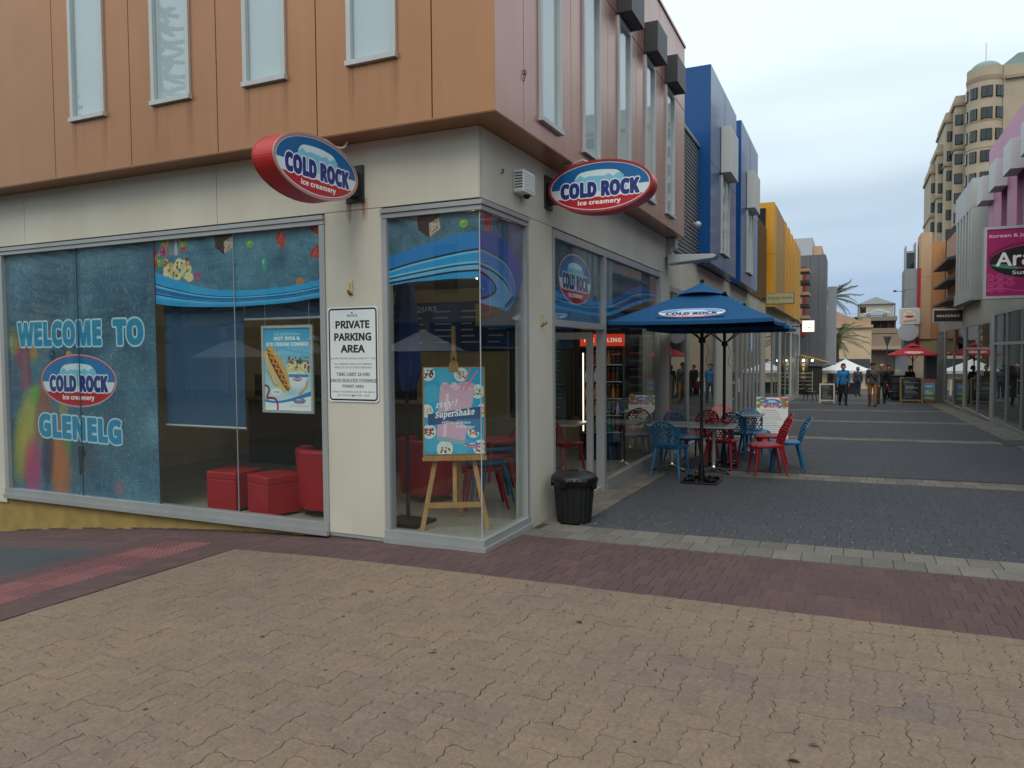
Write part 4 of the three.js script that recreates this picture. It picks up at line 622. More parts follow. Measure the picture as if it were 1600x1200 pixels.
  part('leg', bar([-0.32, 0, 0.12], [-0.17, 0.76, 0.0], 0.045, 0.022, [0, 0, 1]), woodM, e); part('leg', bar([0.32, 0, 0.12], [0.17, 0.76, 0.0], 0.045, 0.022, [0, 0, 1]), woodM, e); part('rear_leg', bar([0.06, 0, -0.5], [0.03, 1.0, -0.06], 0.045, 0.022, [0, 0, 1]), woodM, e);
  part('crossbar', bar([-0.285, 0.24, 0.085], [0.285, 0.24, 0.085], 0.03, 0.05), woodM, e); part('centre_post', bar([0, 0.24, 0.07], [0, 1.98, -0.14], 0.04, 0.02, [0, 0, 1]), woodM, e);
  part('tray', [bx(-0.3, 0.3, 0.7, 0.72, -0.03, 0.09), bx(-0.31, 0.31, 0.675, 0.712, 0.082, 0.1), bx(-0.26, 0.26, 0.72, 0.8, -0.025, -0.01)], woodM, e); part('top_clamp', [bx(-0.045, 0.045, 1.53, 1.62, -0.1, -0.03), bx(-0.03, 0.03, 1.62, 1.73, -0.11, -0.06)], woodM, e); part('knob', new THREE.CylinderGeometry(0.014, 0.014, 0.03, 10).rotateX(Math.PI / 2).translate(0, 1.66, -0.045), MAT.black, e);
  const sp = thing('milkshake_poster', 'bright blue milkshake poster resting on the wooden easel', 'poster', [-0.62, 0.001, -0.62], 0.5);
  const board = (g) => { g.rotateX(-0.11); g.translate(0, 0.725, 0.052); return g; };
  part('backing', board(bx(-0.305, 0.305, 0, 0.86, -0.012, 0)), woodM, sp); part('artwork', board(card(0.58, 0.84).translate(0, 0.43, 0.003)), filmMat(texShake, 0.4), sp);
  // furled umbrella
  const um = thing('furled_umbrella', 'furled blue cafe umbrella on a black stand inside the corner window', 'umbrella', [-1.15, 0.001, -0.6]);
  const cl = lathe([[0.02, 1.32], [0.08, 1.36], [0.13, 1.55], [0.11, 2.0], [0.08, 2.35], [0.02, 2.5]], 28), cp = cl.attributes.position; for (let i = 0; i < cp.count; i++) { const a = Math.atan2(cp.getZ(i), cp.getX(i)), k = 1 + 0.22 * Math.sin(a * 7 + cp.getY(i) * 2); cp.setX(i, cp.getX(i) * k); cp.setZ(i, cp.getZ(i) * k); } cl.computeVertexNormals();
  part('canopy', cl, mat('#0f3068', 0.8), um); part('pole', rod([0, 0.03, 0], [0, 2.52, 0], 0.02), MAT.black, um); part('base', rbx(-0.22, 0.22, 0, 0.03, -0.2, 0.2, 0.01), MAT.black, um);
  // drinks fridge with lit header and light strip
  const f = thing('drinks_fridge', 'tall drinks fridge with glowing red header sign inside the doorway', 'fridge', [-0.76, 0.001, -5.81], 0.34);
  part('cabinet', [bx(-0.36, 0.36, 0, 0.2, -0.35, 0.3), bx(-0.36, -0.32, 0.2, 1.78, -0.35, 0.3), bx(0.32, 0.36, 0.2, 1.78, -0.35, 0.3), bx(-0.32, 0.32, 0.2, 1.78, -0.35, -0.3), bx(-0.36, 0.36, 1.78, 2.03, -0.35, 0.3)], MAT.black, f);
  for (let k = 0; k < 5; k++) part('shelf', bx(-0.32, 0.32, 0.42 + k * 0.27, 0.435 + k * 0.27, -0.28, 0.2), MAT.chrome, f);
  const tf = canvasTex(512, 160, (g, w, h) => { g.fillStyle = '#d83418'; g.fillRect(0, 0, w, h); fitText(g, 'THE FEELING', w / 2, h / 2, w * 0.86, h * 0.34, { fill: '#ffe6d6' }); });
  const hm = new THREE.MeshStandardMaterial({ color: '#2a0d08', emissive: '#ffffff', emissiveMap: tf, emissiveIntensity: 0.65, roughness: 0.4 });
  part('header_light_sign', card(0.7, 0.19).translate(0, 1.9, 0.304), hm, f); part('light_tube', rod([-0.3, 0.45, 0.2], [-0.3, 1.7, 0.2], 0.01), new THREE.MeshStandardMaterial({ color: '#ffffff', emissive: '#fff2d8', emissiveIntensity: 1.8 }), f);
  const li = new THREE.RectAreaLight(0xfff0d8, 2.5, 0.05, 1.4); li.position.set(-0.28, 1.15, 0.22); li.rotation.y = Math.PI; f.add(li); const l2 = new THREE.RectAreaLight(0xff4a22, 1.2, 0.7, 0.23); l2.position.set(0, 1.9, 0.31); l2.rotation.y = Math.PI; f.add(l2);
  const q = mulberry(3); for (let k = 0; k < 5; k++) for (let i = 0; i < 8; i++) { const b = thing('drink_bottle', 'small drink bottle standing on a shelf of the lit fridge', 'bottle', [0, 0, 0], 0, 'bottles in the drinks fridge'); const v = V3(-0.24 + i * 0.07, 0.436 + k * 0.27, 0.1).applyAxisAngle(V3(0, 1, 0), 0.34).add(f.position); b.position.copy(v); part('body', lathe([[0, 0], [0.028, 0], [0.029, 0.12], [0.011, 0.17], [0.011, 0.2], [0, 0.2]], 10), mat(['#b3342a', '#d88a2a', '#3f7f3a', '#c9b23a', '#7a2f22', '#d8d8d0'][Math.floor(q() * 6)], 0.25), b); part('cap', new THREE.CylinderGeometry(0.013, 0.013, 0.015, 8).translate(0, 0.207, 0), MAT.white, b); }
  // small ceiling spots: three seen, the others added to brighten the room
  for (const [x, z] of [[-0.55, -0.95], [-0.5, -1.6], [-1.1, -2.6], [-2.6, -2.4], [-4.6, -2.4], [-2.6, -5], [-1.2, -4.4], [-4.6, -5]]) { const s = thing('seen_or_added_spot', 'small lit halogen spot in the ice cream shop ceiling, three seen and the others added for brightness', 'spotlight', [x, 2.93, z], 0, 'ceiling spots inside the shop'); part('housing', new THREE.CylinderGeometry(0.04, 0.03, 0.025, 14).translate(0, 0.0125, 0), MAT.chrome, s); part('lamp', new THREE.SphereGeometry(0.018, 10, 8).translate(0, -0.006, 0), new THREE.MeshStandardMaterial({ color: '#fff', emissive: '#ffe9c8', emissiveIntensity: 12 }), s); const pl2 = new THREE.PointLight(0xffeed2, 0.28); pl2.position.set(0, -0.03, 0); pl2.castShadow = true; s.add(pl2); }
}

// ---------- things on and around the corner shop ----------
function ovalSign(pos, turn, label, gap) {
  const o = thing('oval_shop_sign', label, 'sign', pos, turn, 'oval projecting shop signs'), a = 0.53, b = 0.246, t = 0.2;   // faces +z of its own, bracket at -x
  const E = (k) => { const q = []; for (let i = 0; i < 64; i++) { const w = i / 64 * Math.PI * 2; q.push([Math.cos(w) * (a + k), Math.sin(w) * (b + k)]); } return q; };
  part('casing', extr(E(0.012), t, { bevel: 0.004 }).translate(0, 0, -t / 2), mat('#b02a26', 0.4), o);
  for (const s of [1, -1]) {
    part('rim', extr(E(0.014), 0.012, { holes: [E(-0.007)] }).translate(0, 0, s > 0 ? t / 2 - 0.001 : -t / 2 - 0.011), mat(s > 0 ? '#a3262c' : '#b08a86', 0.4), o);
    const g = new THREE.ShapeGeometry(new THREE.Shape(E(-0.004).map((p) => new THREE.Vector2(...p)))), p = g.attributes.position; for (let i = 0; i < p.count; i++) g.attributes.uv.setXY(i, p.getX(i) / (2 * a) + 0.5, p.getY(i) / (2 * b) + 0.5);
    if (s < 0) g.rotateY(Math.PI); part('face', g.translate(0, 0, s * (t / 2 + 0.006)), filmMat(texLogo, 0.35), o);
  }
  part('bracket', [bx(-gap + 0.02, -a + 0.14, -0.12, 0.1, -0.055, 0.055), rbx(-gap, -gap + 0.02, -0.17, 0.17, -0.1, 0.1, 0.004, 1)], MAT.charcoal, o);
  part('cable', tube([[-0.1, b - 0.01, 0], [-0.2, b + 0.05, 0], [-0.36, b + 0.02, -0.02], [-0.45, b + 0.04, -0.03], [-0.5, b + 0.1, -0.03]], 0.011, 20), mat('#b9b4a6', 0.6), o);
  return o;
}
ovalSign([-1.29, 3.28, 0.66], -Math.PI / 2, 'red and blue oval sign projecting over the parking notice, seen with its red side', 0.658);
ovalSign([0.595, 3.375, -1.56], 0, 'red and blue oval sign projecting over the lane beside the white siren box', 0.593);
{
  const s = thing('parking_notice', 'white private parking area notice with black border on the pale pier', 'sign', [-1.348, 1.262, 0.004]);
  const R = (w, h, r) => { const q = []; for (const [cx, cy, a0] of [[w / 2 - r, h - r, 0], [-w / 2 + r, h - r, 1.5708], [-w / 2 + r, r, 3.1416], [w / 2 - r, r, 4.7124]]) for (let i = 0; i <= 5; i++) { const a = a0 + i / 5 * 1.5708; q.push([cx + Math.cos(a) * r, cy + Math.sin(a) * r]); } return q; };
  const pts = R(0.575, 0.893, 0.035); part('plate', extr(pts, 0.004), mat('#c9cfd0', 0.5), s);
  const g = new THREE.ShapeGeometry(new THREE.Shape(pts.map((p) => new THREE.Vector2(...p)))), p = g.attributes.position; for (let i = 0; i < p.count; i++) g.attributes.uv.setXY(i, p.getX(i) / 0.575 + 0.5, p.getY(i) / 0.893); part('print', g.translate(0, 0, 0.0065), filmMat(texParking, 0.45), s);
  for (const y of [0.06, 0.84]) part('bolt', new THREE.CylinderGeometry(0.008, 0.008, 0.004, 8).rotateX(Math.PI / 2).translate(0, y, 0.009), MAT.chrome, s);
  // rusty cleats on the two piers
  for (const [pos, turn, lab] of [[[-1.363, 2.28, 0.002], 0, 'rusty cream cleat above the parking notice'], [[0.002, 2.0, -1.38], Math.PI / 2, 'rusty cream cleat on the pier behind the black bin']]) { const c = thing('wall_cleat', lab, 'cleat', pos, turn, 'wall cleats'); part('plate', rbx(-0.022, 0.022, 0, 0.12, 0, 0.012, 0.004, 1), mat('#c2b38c', 0.7), c); part('hook', tube([[0, 0.02, 0.01], [0, 0.0, 0.04], [0, 0.03, 0.05]], 0.008, 10), MAT.rust, c); part('slot', bx(-0.003, 0.003, 0.04, 0.1, 0.012, 0.0135), MAT.rust, c); part('screw', [new THREE.SphereGeometry(0.009, 8, 6).translate(-0.012, -0.01, 0.006), new THREE.SphereGeometry(0.009, 8, 6).translate(0.012, -0.01, 0.006)], MAT.rust, c); }
  // rust runs under the sign bracket: thin flakes on the wall
  const rs = thing('rust_stain', 'orange rust runs on the pale wall below the sign bracket', 'stain', [-1.29, 3.06, 0.0015]);
  const rt = canvasTex(128, 128, (c, w, h) => { c.clearRect(0, 0, w, h); for (let i = 0; i < 60; i++) { const x = (hash2(i, 1, 9) > 0.5 ? 0.22 : 0.8) * w + (hash2(i, 2, 9) - 0.5) * 26, l = h * (0.3 + 0.7 * hash2(i, 3, 9)); c.fillStyle = `rgba(165,105,40,${0.05 + 0.11 * hash2(i, 4, 9)})`; c.fillRect(x, 0, 2 + 4 * hash2(i, 5, 9), l); } });
  const rm = mat('#ffffff', 0.9, { map: rt }); rm.transparent = true; part('streaks', card(0.3, 0.22).translate(0.0, -0.02, 0.0), rm, rs);
  // siren box
  const b = thing('siren_box', 'small white louvred alarm siren box high on the street wall', 'alarm box', [0.0, 3.2, -0.82]);
  part('casing', rbx(0.001, 0.11, 0.02, 0.23, -0.14, 0.14, 0.012, 2), MAT.white, b); for (let k = 0; k < 7; k++) part('louvre', bx(0.109, 0.118, 0.05 + k * 0.024, 0.062 + k * 0.024, -0.12, 0.12), MAT.white, b); for (let k = 0; k < 6; k++) part('side_slot', bx(0.02, 0.1, 0.06 + k * 0.026, 0.07 + k * 0.026, 0.1395, 0.1425), MAT.charcoal, b); part('camera_dome', new THREE.SphereGeometry(0.035, 14, 10).translate(0.07, 0.015, -0.03), MAT.blackGloss, b);
  // hooks of wire
  const hk = thing('wire_hook', 'small dark wire hook on the wall beside the siren box', 'hook', [0.0, 3.36, -0.42]); part('loop', new THREE.TorusGeometry(0.016, 0.004, 6, 14).rotateY(Math.PI / 2).translate(0.022, 0, 0), MAT.black, hk); part('stem', rod([0, -0.03, 0], [0.022, -0.012, 0], 0.004), MAT.black, hk);
  const hk2 = thing('wire_hook', 'twist of dark wire hanging in a joint of the rose metal cladding', 'hook', [0.279, 4.13, -0.306]); part('loop', new THREE.TorusGeometry(0.02, 0.0035, 6, 14).rotateY(Math.PI / 2).translate(0.012, 0.03, -0.01), MAT.black, hk2); part('stem', tube([[0.0, 0.0, 0], [0.02, 0.02, -0.01], [0.015, -0.03, 0.015], [0.004, -0.05, 0.0]], 0.0035, 14), MAT.black, hk2);
  // wall floodlight
  const l = thing('wall_floodlight', 'flat pale metal floodlight on arm at the end of the shop wall', 'lamp', [0, 3.2, -7.1]);
  part('head', [extr([[0.05, 0.0], [0.82, 0.06], [0.86, 0.1], [0.82, 0.13], [0.05, 0.16]], 0.3, { bevel: 0.008 }).translate(0, 0, -0.15)], mat('#b4b8b8', 0.5), l); part('arm', [bx(0.001, 0.1, 0.13, 0.3, -0.06, 0.06)], MAT.alu, l); part('lens', bx(0.3, 0.75, 0.0, 0.02, -0.1, 0.1).rotateZ(0.07), mat('#9aa0a0', 0.2), l);
  const jb = thing('junction_box', 'small grey junction box above the wall floodlight', 'box', [0, 3.45, -7.15]); part('casing', rbx(0.0, 0.16, 0.03, 0.2, -0.12, 0.1, 0.006, 1), MAT.alu, jb);
}
{ // black bin
  const p = onG(891, 821), o = thing('rubbish_bin', 'black ribbed plastic rubbish bin with lid and bag edge beside the shop door', 'bin', [p.x - 0.03, p.y, p.z - 0.2]);
  const ribbed = (pts) => { const g = lathe(pts, 120), q = g.attributes.position; for (let i = 0; i < q.count; i++) { const a = Math.atan2(q.getZ(i), q.getX(i)), r = Math.hypot(q.getX(i), q.getZ(i)); if (r > 0.12) { const k = 1 + 0.018 * Math.max(-1, Math.min(1, 2.5 * Math.sin(a * 22))); q.setX(i, q.getX(i) * k); q.setZ(i, q.getZ(i) * k); } } g.computeVertexNormals(); return g; };
  part('body', ribbed([[0.0, 0], [0.168, 0], [0.175, 0.012], [0.212, 0.42]]), MAT.black, o); part('rim', lathe([[0.205, 0.418], [0.228, 0.42], [0.23, 0.46], [0.21, 0.462]], 48), MAT.black, o);
  part('lid', lathe([[0, 0.535], [0.06, 0.535], [0.12, 0.532], [0.126, 0.522], [0.165, 0.52], [0.172, 0.508], [0.212, 0.5], [0.236, 0.476], [0.238, 0.462], [0.228, 0.46]], 48), mat('#15161a', 0.45), o); part('lid_handle', rbx(-0.05, 0.05, 0.533, 0.552, -0.018, 0.018, 0.008, 2), mat('#15161a', 0.45), o);
  const bag = lathe([[0.232, 0.468], [0.246, 0.45], [0.24, 0.41], [0.232, 0.385], [0.236, 0.372], [0.222, 0.38]], 90), bp = bag.attributes.position; for (let i = 0; i < bp.count; i++) { const a = Math.atan2(bp.getZ(i), bp.getX(i)), y = bp.getY(i), k = 1 + 0.1 * (fbm(a * 9 + 30, y * 40, 64, 3, 4) - 0.45); bp.setX(i, bp.getX(i) * k); bp.setZ(i, bp.getZ(i) * k); bp.setY(i, y + (0.47 - y) * 1.1 * (fbm(a * 2.3 + 9, 2, 64, 8, 4) - 0.42)); } bag.computeVertexNormals(); part('liner_bag', bag, mat('#0c0d0f', 0.22), o);
}
// moulded chair with a back full of round holes
const plBlue = mat('#1a6390', 0.42), plRed = mat('#9c1822', 0.42);
const chairGeo = (() => {
  const seat = extr([[-0.2, -0.19], [0.2, -0.19], [0.235, -0.02], [0.225, 0.18], [0.15, 0.235], [-0.15, 0.235], [-0.225, 0.18], [-0.235, -0.02]], 0.018, { bevel: 0.012, seg: 2 }); seat.rotateX(-Math.PI / 2); seat.scale(1, 1, -1); seat.translate(0, 0.425, 0);
  const sp = seat.attributes.position; for (let i = 0; i < sp.count; i++) { const x = sp.getX(i), z = sp.getZ(i); sp.setY(i, sp.getY(i) + 0.5 * x * x - 0.02 + (z < -0.1 ? (z + 0.1) ** 2 * 1.5 : 0) - (z > 0.16 ? (z - 0.16) ** 2 * 3 : 0)); } seat.computeVertexNormals();
  const o = []; const W = 0.225, Hh = 0.43; o.push([-0.19, 0], [0.19, 0]); for (let i = 0; i <= 14; i++) { const a = i / 14 * Math.PI; o.push([Math.cos(a) * W, Hh - 0.2 + Math.sin(a) * 0.2]); }
  const r = mulberry(12), holes = [];
  for (let j = 0; j < 9; j++) for (let i = -5; i <= 5; i++) {
    const x = (i + (j % 2) * 0.5) * 0.0475 + (r() - 0.5) * 0.012, y = 0.045 + j * 0.043 + (r() - 0.5) * 0.01, rad = 0.0165 + r() * 0.0055;
    const top = y > Hh - 0.2 ? Math.hypot(x / W, (y - (Hh - 0.2)) / 0.2) : Math.abs(x) / 0.205; if (top > 0.84) continue;
    const h = []; for (let k = 0; k < 8; k++) { const a = -k / 8 * Math.PI * 2 + i; h.push([x + Math.cos(a) * rad * (0.9 + r() * 0.25), y + Math.sin(a) * rad * (0.85 + r() * 0.25)]); } holes.push(h);
  }
  const back = extr(o, 0.014, { holes }), p = back.attributes.position;
  for (let i = 0; i < p.count; i++) { const x = p.getX(i), y = p.getY(i), z = p.getZ(i); p.setXYZ(i, x, 0.415 + y * 0.97, -0.2 - 0.17 * (y / Hh) ** 1.5 + 0.9 * x * x * (0.4 + y) - z + (y < 0.06 ? (0.06 - y) * 0.4 : 0)); }
  back.computeVertexNormals();
  const leg = (x0, z0, x1, z1) => { const g = rod([x1, 0, z1], [x0, 0.425, z0], 0.0135, 0.024, 10); return g; };
  return { seat, back, legs: [leg(-0.18, 0.16, -0.225, 0.21), leg(0.18, 0.16, 0.225, 0.21), leg(-0.165, -0.16, -0.215, -0.26), leg(0.165, -0.16, 0.215, -0.26)] };
})();
function makeChair(name, m, label, group, pos, turn) {
  const o = thing(name, label, 'chair', pos, turn, group);
  const P = (n, g) => { const k = new THREE.Mesh(g, m); k.name = n; k.castShadow = k.receiveShadow = true; o.add(k); };
  P('seat', chairGeo.seat); P('backrest', chairGeo.back); for (const l of chairGeo.legs) P('leg', l); return o;
}
{
  const G = (px, py) => { const p = onG(px, py); return [p.x, p.y, p.z]; };
  const chairs = [
    ['b', 1047, 743, 3.05, 'blue plastic chair with holed back, its back to the shop glass beside first table'],
    ['b', 1068, 722, 0.8, 'blue plastic chair tucked behind the table nearest the shop glass'],
    ['r', 1096, 716, -0.2, 'red plastic chair half hidden behind the front umbrella pole'],
    ['r', 1126, 732, 3.1, 'red plastic chair pushed in at the table beside the umbrella pole'],
    ['r', 1128, 700, 0.2, 'red plastic chair behind the rear umbrella pole'],
    ['b', 1152, 715, 3.0, 'dark blue plastic chair between the two rear tables'],
    ['b', 1179, 712, 0.42, 'blue plastic chair standing in front of the menu board and facing the plaza'],
    ['r', 1197, 741, -1.25, 'red plastic chair standing out in the lane, turned to the tables'],
    ['r', 1202, 722, -1.4, 'red plastic chair partly behind another red chair at the lane side'],
    ['b', 1228, 735, -1.4, 'blue plastic chair farthest out into the lane, turned to the shop'],
  ];
  for (const [k, px, py, turn, lab] of chairs) { const p = G(px, py); makeChair(k === 'b' ? 'blue_chair' : 'red_chair', k === 'b' ? plBlue : plRed, lab, 'cafe chairs round the outdoor tables', p, turn); }
  makeChair('red_chair', plRed, 'red plastic chair inside the shop seen through the open door', 'cafe chairs inside', (() => { const p = onY(880, 741, 0); return [p.x, 0.001, p.z]; })(), 2.75);
  for (let k = 0; k < 5; k++) { const o = makeChair(k % 2 ? 'blue_chair' : 'red_chair', k % 2 ? plBlue : plRed, (k % 2 ? 'blue' : 'red') + ' plastic chair stacked behind the easel, ' + ['lowest', 'second', 'middle', 'fourth', 'topmost'][k] + ' of the stack', 'stacked chairs inside', [-0.82 + k * 0.055, 0.002 + k * 0.075, -1.62 - k * 0.03], -1.0); }
  // square cafe tables on star bases
  const topM = mat('#b9bdbd', 0.3, { metal: 0.5, map: texMetal, tile: 0.6 });
  const table = (pos, turn, lab) => { const o = thing('cafe_table', lab, 'table', pos, turn, 'square cafe tables'); part('tabletop', rbx(-0.32, 0.32, 0.7, 0.728, -0.32, 0.32, 0.006, 2), topM, o); part('top_edge', [bx(-0.323, 0.323, 0.703, 0.724, 0.318, 0.324), bx(-0.323, 0.323, 0.703, 0.724, -0.324, -0.318), bx(0.3235, 0.3265, 0.703, 0.724, -0.32, 0.32), bx(-0.3265, -0.3235, 0.703, 0.724, -0.32, 0.32)], MAT.aluLight, o); part('column', rod([0, 0.07, 0], [0, 0.7, 0], 0.028, 0.028, 16), MAT.alu, o); part('collar', lathe([[0, 0.04], [0.06, 0.04], [0.05, 0.09], [0.03, 0.12]], 20), MAT.chrome, o);
    for (let k = 0; k < 4; k++) { const a = k * Math.PI / 2 + Math.PI / 4; part('base_arm', bar([Math.cos(a) * 0.03, 0.07, Math.sin(a) * 0.03], [Math.cos(a) * 0.33, 0.028, Math.sin(a) * 0.33], 0.04, 0.022), MAT.chrome, o); part('foot', new THREE.CylinderGeometry(0.02, 0.024, 0.03, 10).translate(Math.cos(a) * 0.33, 0.015, Math.sin(a) * 0.33), MAT.black, o); } };
  table(G(1115, 738), 0.05, 'square metal cafe table beside the front umbrella pole'); table(G(1050, 733), 0.02, 'square metal cafe table closest to the shop glass'); table(G(1163, 708), 0.0, 'square metal cafe table under the rear umbrella'); table([-0.78, 0.001, -4.05], 0, 'square metal cafe table inside the doorway of the shop');

  // umbrellas
  const cloth = mat('#044f80', 0.85);
  function umbrella(pos, turn, label, half, edge, apex, m, logo, logoMat, name = 'cafe_umbrella', group = 'blue cafe umbrellas') {
    const o = thing(name, label, 'umbrella', pos, turn, group);
    const S = (k, s, v) => { const x = s * half * v, z = half * v, sag = 0.05 * (1 - s * s) * Math.sin(Math.PI * Math.min(1, v * 0.9)); const y = lerp(apex, edge, v ** 0.93) - sag * 0.8 + (v > 0.96 ? -0.0 : 0); const p = V3(x, y, z - 0.05 * (1 - s * s) * v * v * half); return p.applyAxisAngle(V3(0, 1, 0), k * Math.PI / 2); };
    for (let k = 0; k < 4; k++) {
      const P = [], n = 10, q = (a, b, c) => P.push(...a.toArray(), ...b.toArray(), ...c.toArray());
      for (let i = 0; i < n; i++) for (let j = 0; j < n; j++) { const s0 = -1 + 2 * i / n, s1 = -1 + 2 * (i + 1) / n, v0 = 0.1 + 0.9 * j / n, v1 = 0.1 + 0.9 * (j + 1) / n; q(S(k, s0, v0), S(k, s0, v1), S(k, s1, v1)); q(S(k, s0, v0), S(k, s1, v1), S(k, s1, v0)); }
      for (let i = 0; i < n; i++) { const s0 = -1 + 2 * i / n, s1 = -1 + 2 * (i + 1) / n, a = S(k, s0, 1), b = S(k, s1, 1), d = (p) => p.clone().add(V3(0, -0.045, 0)); q(a, d(a), d(b)); q(a, d(b), b); }
      const g = new THREE.BufferGeometry(); g.setAttribute('position', new THREE.Float32BufferAttribute(P, 3)); g.computeVertexNormals(); part('canopy_panel', toCreasedNormals(g, 0.6), m, o);
      part('rib', rod(S(k, -1, 0.1).add(V3(0, -0.02, 0)).toArray(), S(k, -1, 0.98).add(V3(0, -0.02, 0)).toArray(), 0.012, 0.01, 6), MAT.black, o);
      const mid = S(k, -1, 0.5); part('strut', rod([0, edge - 0.25, 0], [mid.x, mid.y - 0.03, mid.z], 0.009, 0.009, 6), MAT.black, o);
      if (logo && (k === 0 || logo === 2)) { const Q = [], UV = [], c = [[0, 0], [1, 0], [1, 1], [0, 0], [1, 1], [0, 1]], N = 14; for (let i = 0; i < N; i++) for (let j = 0; j < 6; j++) for (const [a, b] of c) { const u = (i + a) / N, w = (j + b) / 6, v = 0.9 - 0.3 * w, s = (u - 0.5) * 0.84 / v; const pt = S(k, s, v).add(V3(0, 0.012, 0.006).applyAxisAngle(V3(0, 1, 0), k * Math.PI / 2)); Q.push(...pt.toArray()); UV.push(u, w); }
        // keep the oval only
        const Q2 = [], U2 = []; for (let t = 0; t < Q.length / 9; t++) { let cu = 0, cv = 0; for (let e = 0; e < 3; e++) { cu += UV[t * 6 + e * 2] / 3; cv += UV[t * 6 + e * 2 + 1] / 3; } Q2.push(...Q.slice(t * 9, t * 9 + 9)); U2.push(...UV.slice(t * 6, t * 6 + 6)); }
        const lg = new THREE.BufferGeometry(); lg.setAttribute('position', new THREE.Float32BufferAttribute(Q2, 3)); lg.setAttribute('uv', new THREE.Float32BufferAttribute(U2, 2)); lg.computeVertexNormals(); part('printed_logo', lg, logoMat, o); }
    }
    // vent cap
    { const P = [], R2 = half * 0.3, n = 12; for (let k = 0; k < 4; k++) for (let i = 0; i < n; i++) { const pt = (s, v) => V3(s * R2 * v, apex + 0.05 - v * 0.19 + 0.035 * (1 - s * s) * v * v, R2 * v).applyAxisAngle(V3(0, 1, 0), k * Math.PI / 2); const s0 = -1 + 2 * i / n, s1 = -1 + 2 * (i + 1) / n; for (let j = 0; j < 5; j++) { const a = pt(s0, j / 5), b = pt(s0, (j + 1) / 5), c = pt(s1, (j + 1) / 5), d = pt(s1, j / 5); P.push(...a.toArray(), ...b.toArray(), ...c.toArray(), ...a.toArray(), ...c.toArray(), ...d.toArray()); } } const g = new THREE.BufferGeometry(); g.setAttribute('position', new THREE.Float32BufferAttribute(P, 3)); g.computeVertexNormals(); part('vent_cap', toCreasedNormals(g, 0.5), m, o); }
    part('pole', rod([0, 0.05, 0], [0, apex + 0.06, 0], 0.024, 0.024, 14), MAT.black, o); part('finial', new THREE.SphereGeometry(0.03, 12, 8).translate(0, apex + 0.07, 0), MAT.black, o);
    part('hub', new THREE.CylinderGeometry(0.045, 0.045, 0.07, 14).translate(0, edge - 0.25, 0), MAT.black, o); part('tie_cord', tube([[0.03, edge - 0.2, 0.0], [0.09, edge - 0.4, 0.02], [0.06, edge - 0.52, 0.01], [0.09, edge - 0.62, 0.02]], 0.004, 20, 5), MAT.black, o);
    part('base_plate', [rbx(-0.25, 0.25, 0.002, 0.035, -0.25, 0.25, 0.012, 2)], MAT.blackGloss, o); part('base_socket', [new THREE.CylinderGeometry(0.035, 0.05, 0.22, 14).translate(0, 0.14, 0)], MAT.blackGloss, o); for (let k = 0; k < 4; k++) part('base_foot', rbx(-0.05, 0.05, 0.03, 0.075, 0.13, 0.27, 0.02, 2).rotateY(k * Math.PI / 2 + 0.785), MAT.blackGloss, o);
    return o;
  }
  const lm = filmMat(texLogoFlat, 0.8);
  umbrella(G(1096, 753), 0.0, 'blue square cafe umbrella with oval logo over the front tables', 1.03, 2.22, 2.72, cloth, 1, lm);
  umbrella(G(1131, 728), 0.02, 'blue square cafe umbrella standing behind the one with the logo in view', 1.03, 2.22, 2.72, cloth, 0, lm);
  const redLogo = canvasTex(256, 80, (c, w, h) => { c.fillStyle = '#a82430'; c.fillRect(0, 0, w, h); ell(c, w / 2, h / 2, w * 0.46, h * 0.46, '#d8c9c4'); ell(c, w / 2, h / 2, w * 0.4, h * 0.38, '#a82430'); ell(c, w / 2, h / 2, w * 0.35, h * 0.3, '#d8c9c4'); fitText(c, 'noodle', w / 2, h * 0.5, w * 0.4, h * 0.26, { fill: '#8c1f2a' }); });
  globalThis.makeUmbrella = umbrella; globalThis.redLogoMat = filmMat(redLogo, 0.8);
}
{ // menu A-frame behind the tables
  const p = onG(1206, 689), o = thing('menu_board', 'white ice cream menu A-frame board standing in the lane behind the chairs', 'sign board', [p.x, p.y, p.z], 0.1);
  const t = canvasTex(320, 460, (c, w, h) => { c.fillStyle = '#d9dedd'; c.fillRect(0, 0, w, h); const q = mulberry(9); for (let i = 0; i < 40; i++) candy(c, (q() < 0.5 ? q() * 0.3 : 0.7 + q() * 0.3) * w, q() * h * 0.22, 12 + q() * 12, ['#b8343a', '#d89a35', '#5f9a45', '#3a8fa8', '#c2567e'][i % 5]); c.save(); c.scale(1, 1); drawLogo(c, w / 2, h * 0.13, w * 0.62, h * 0.2); c.restore(); for (let i = 0; i < 16; i++) { c.fillStyle = i % 4 ? '#8794a0' : '#3f6b95'; c.fillRect(w * 0.16, h * (0.29 + i * 0.043), w * (0.45 + 0.25 * hash2(i, 1, 2)), 4); } c.fillStyle = '#b8343a'; c.fillRect(0, h * 0.95, w, h * 0.05); });
  for (const s of [1, -1]) { const q = part('panel', bx(-0.32, 0.32, 0, 0.95, -0.01, 0.01).rotateX(-s * 0.16).translate(0, 0.005, s * 0.19), MAT.white, o); if (s > 0) part('print', card(0.63, 0.94).translate(0, 0.475, 0.013).rotateX(-s * 0.16).translate(0, 0.005, s * 0.19), filmMat(t), o); }
  part('hinge', bx(-0.2, 0.2, 0.93, 0.95, -0.045, 0.045), MAT.black, o);
}

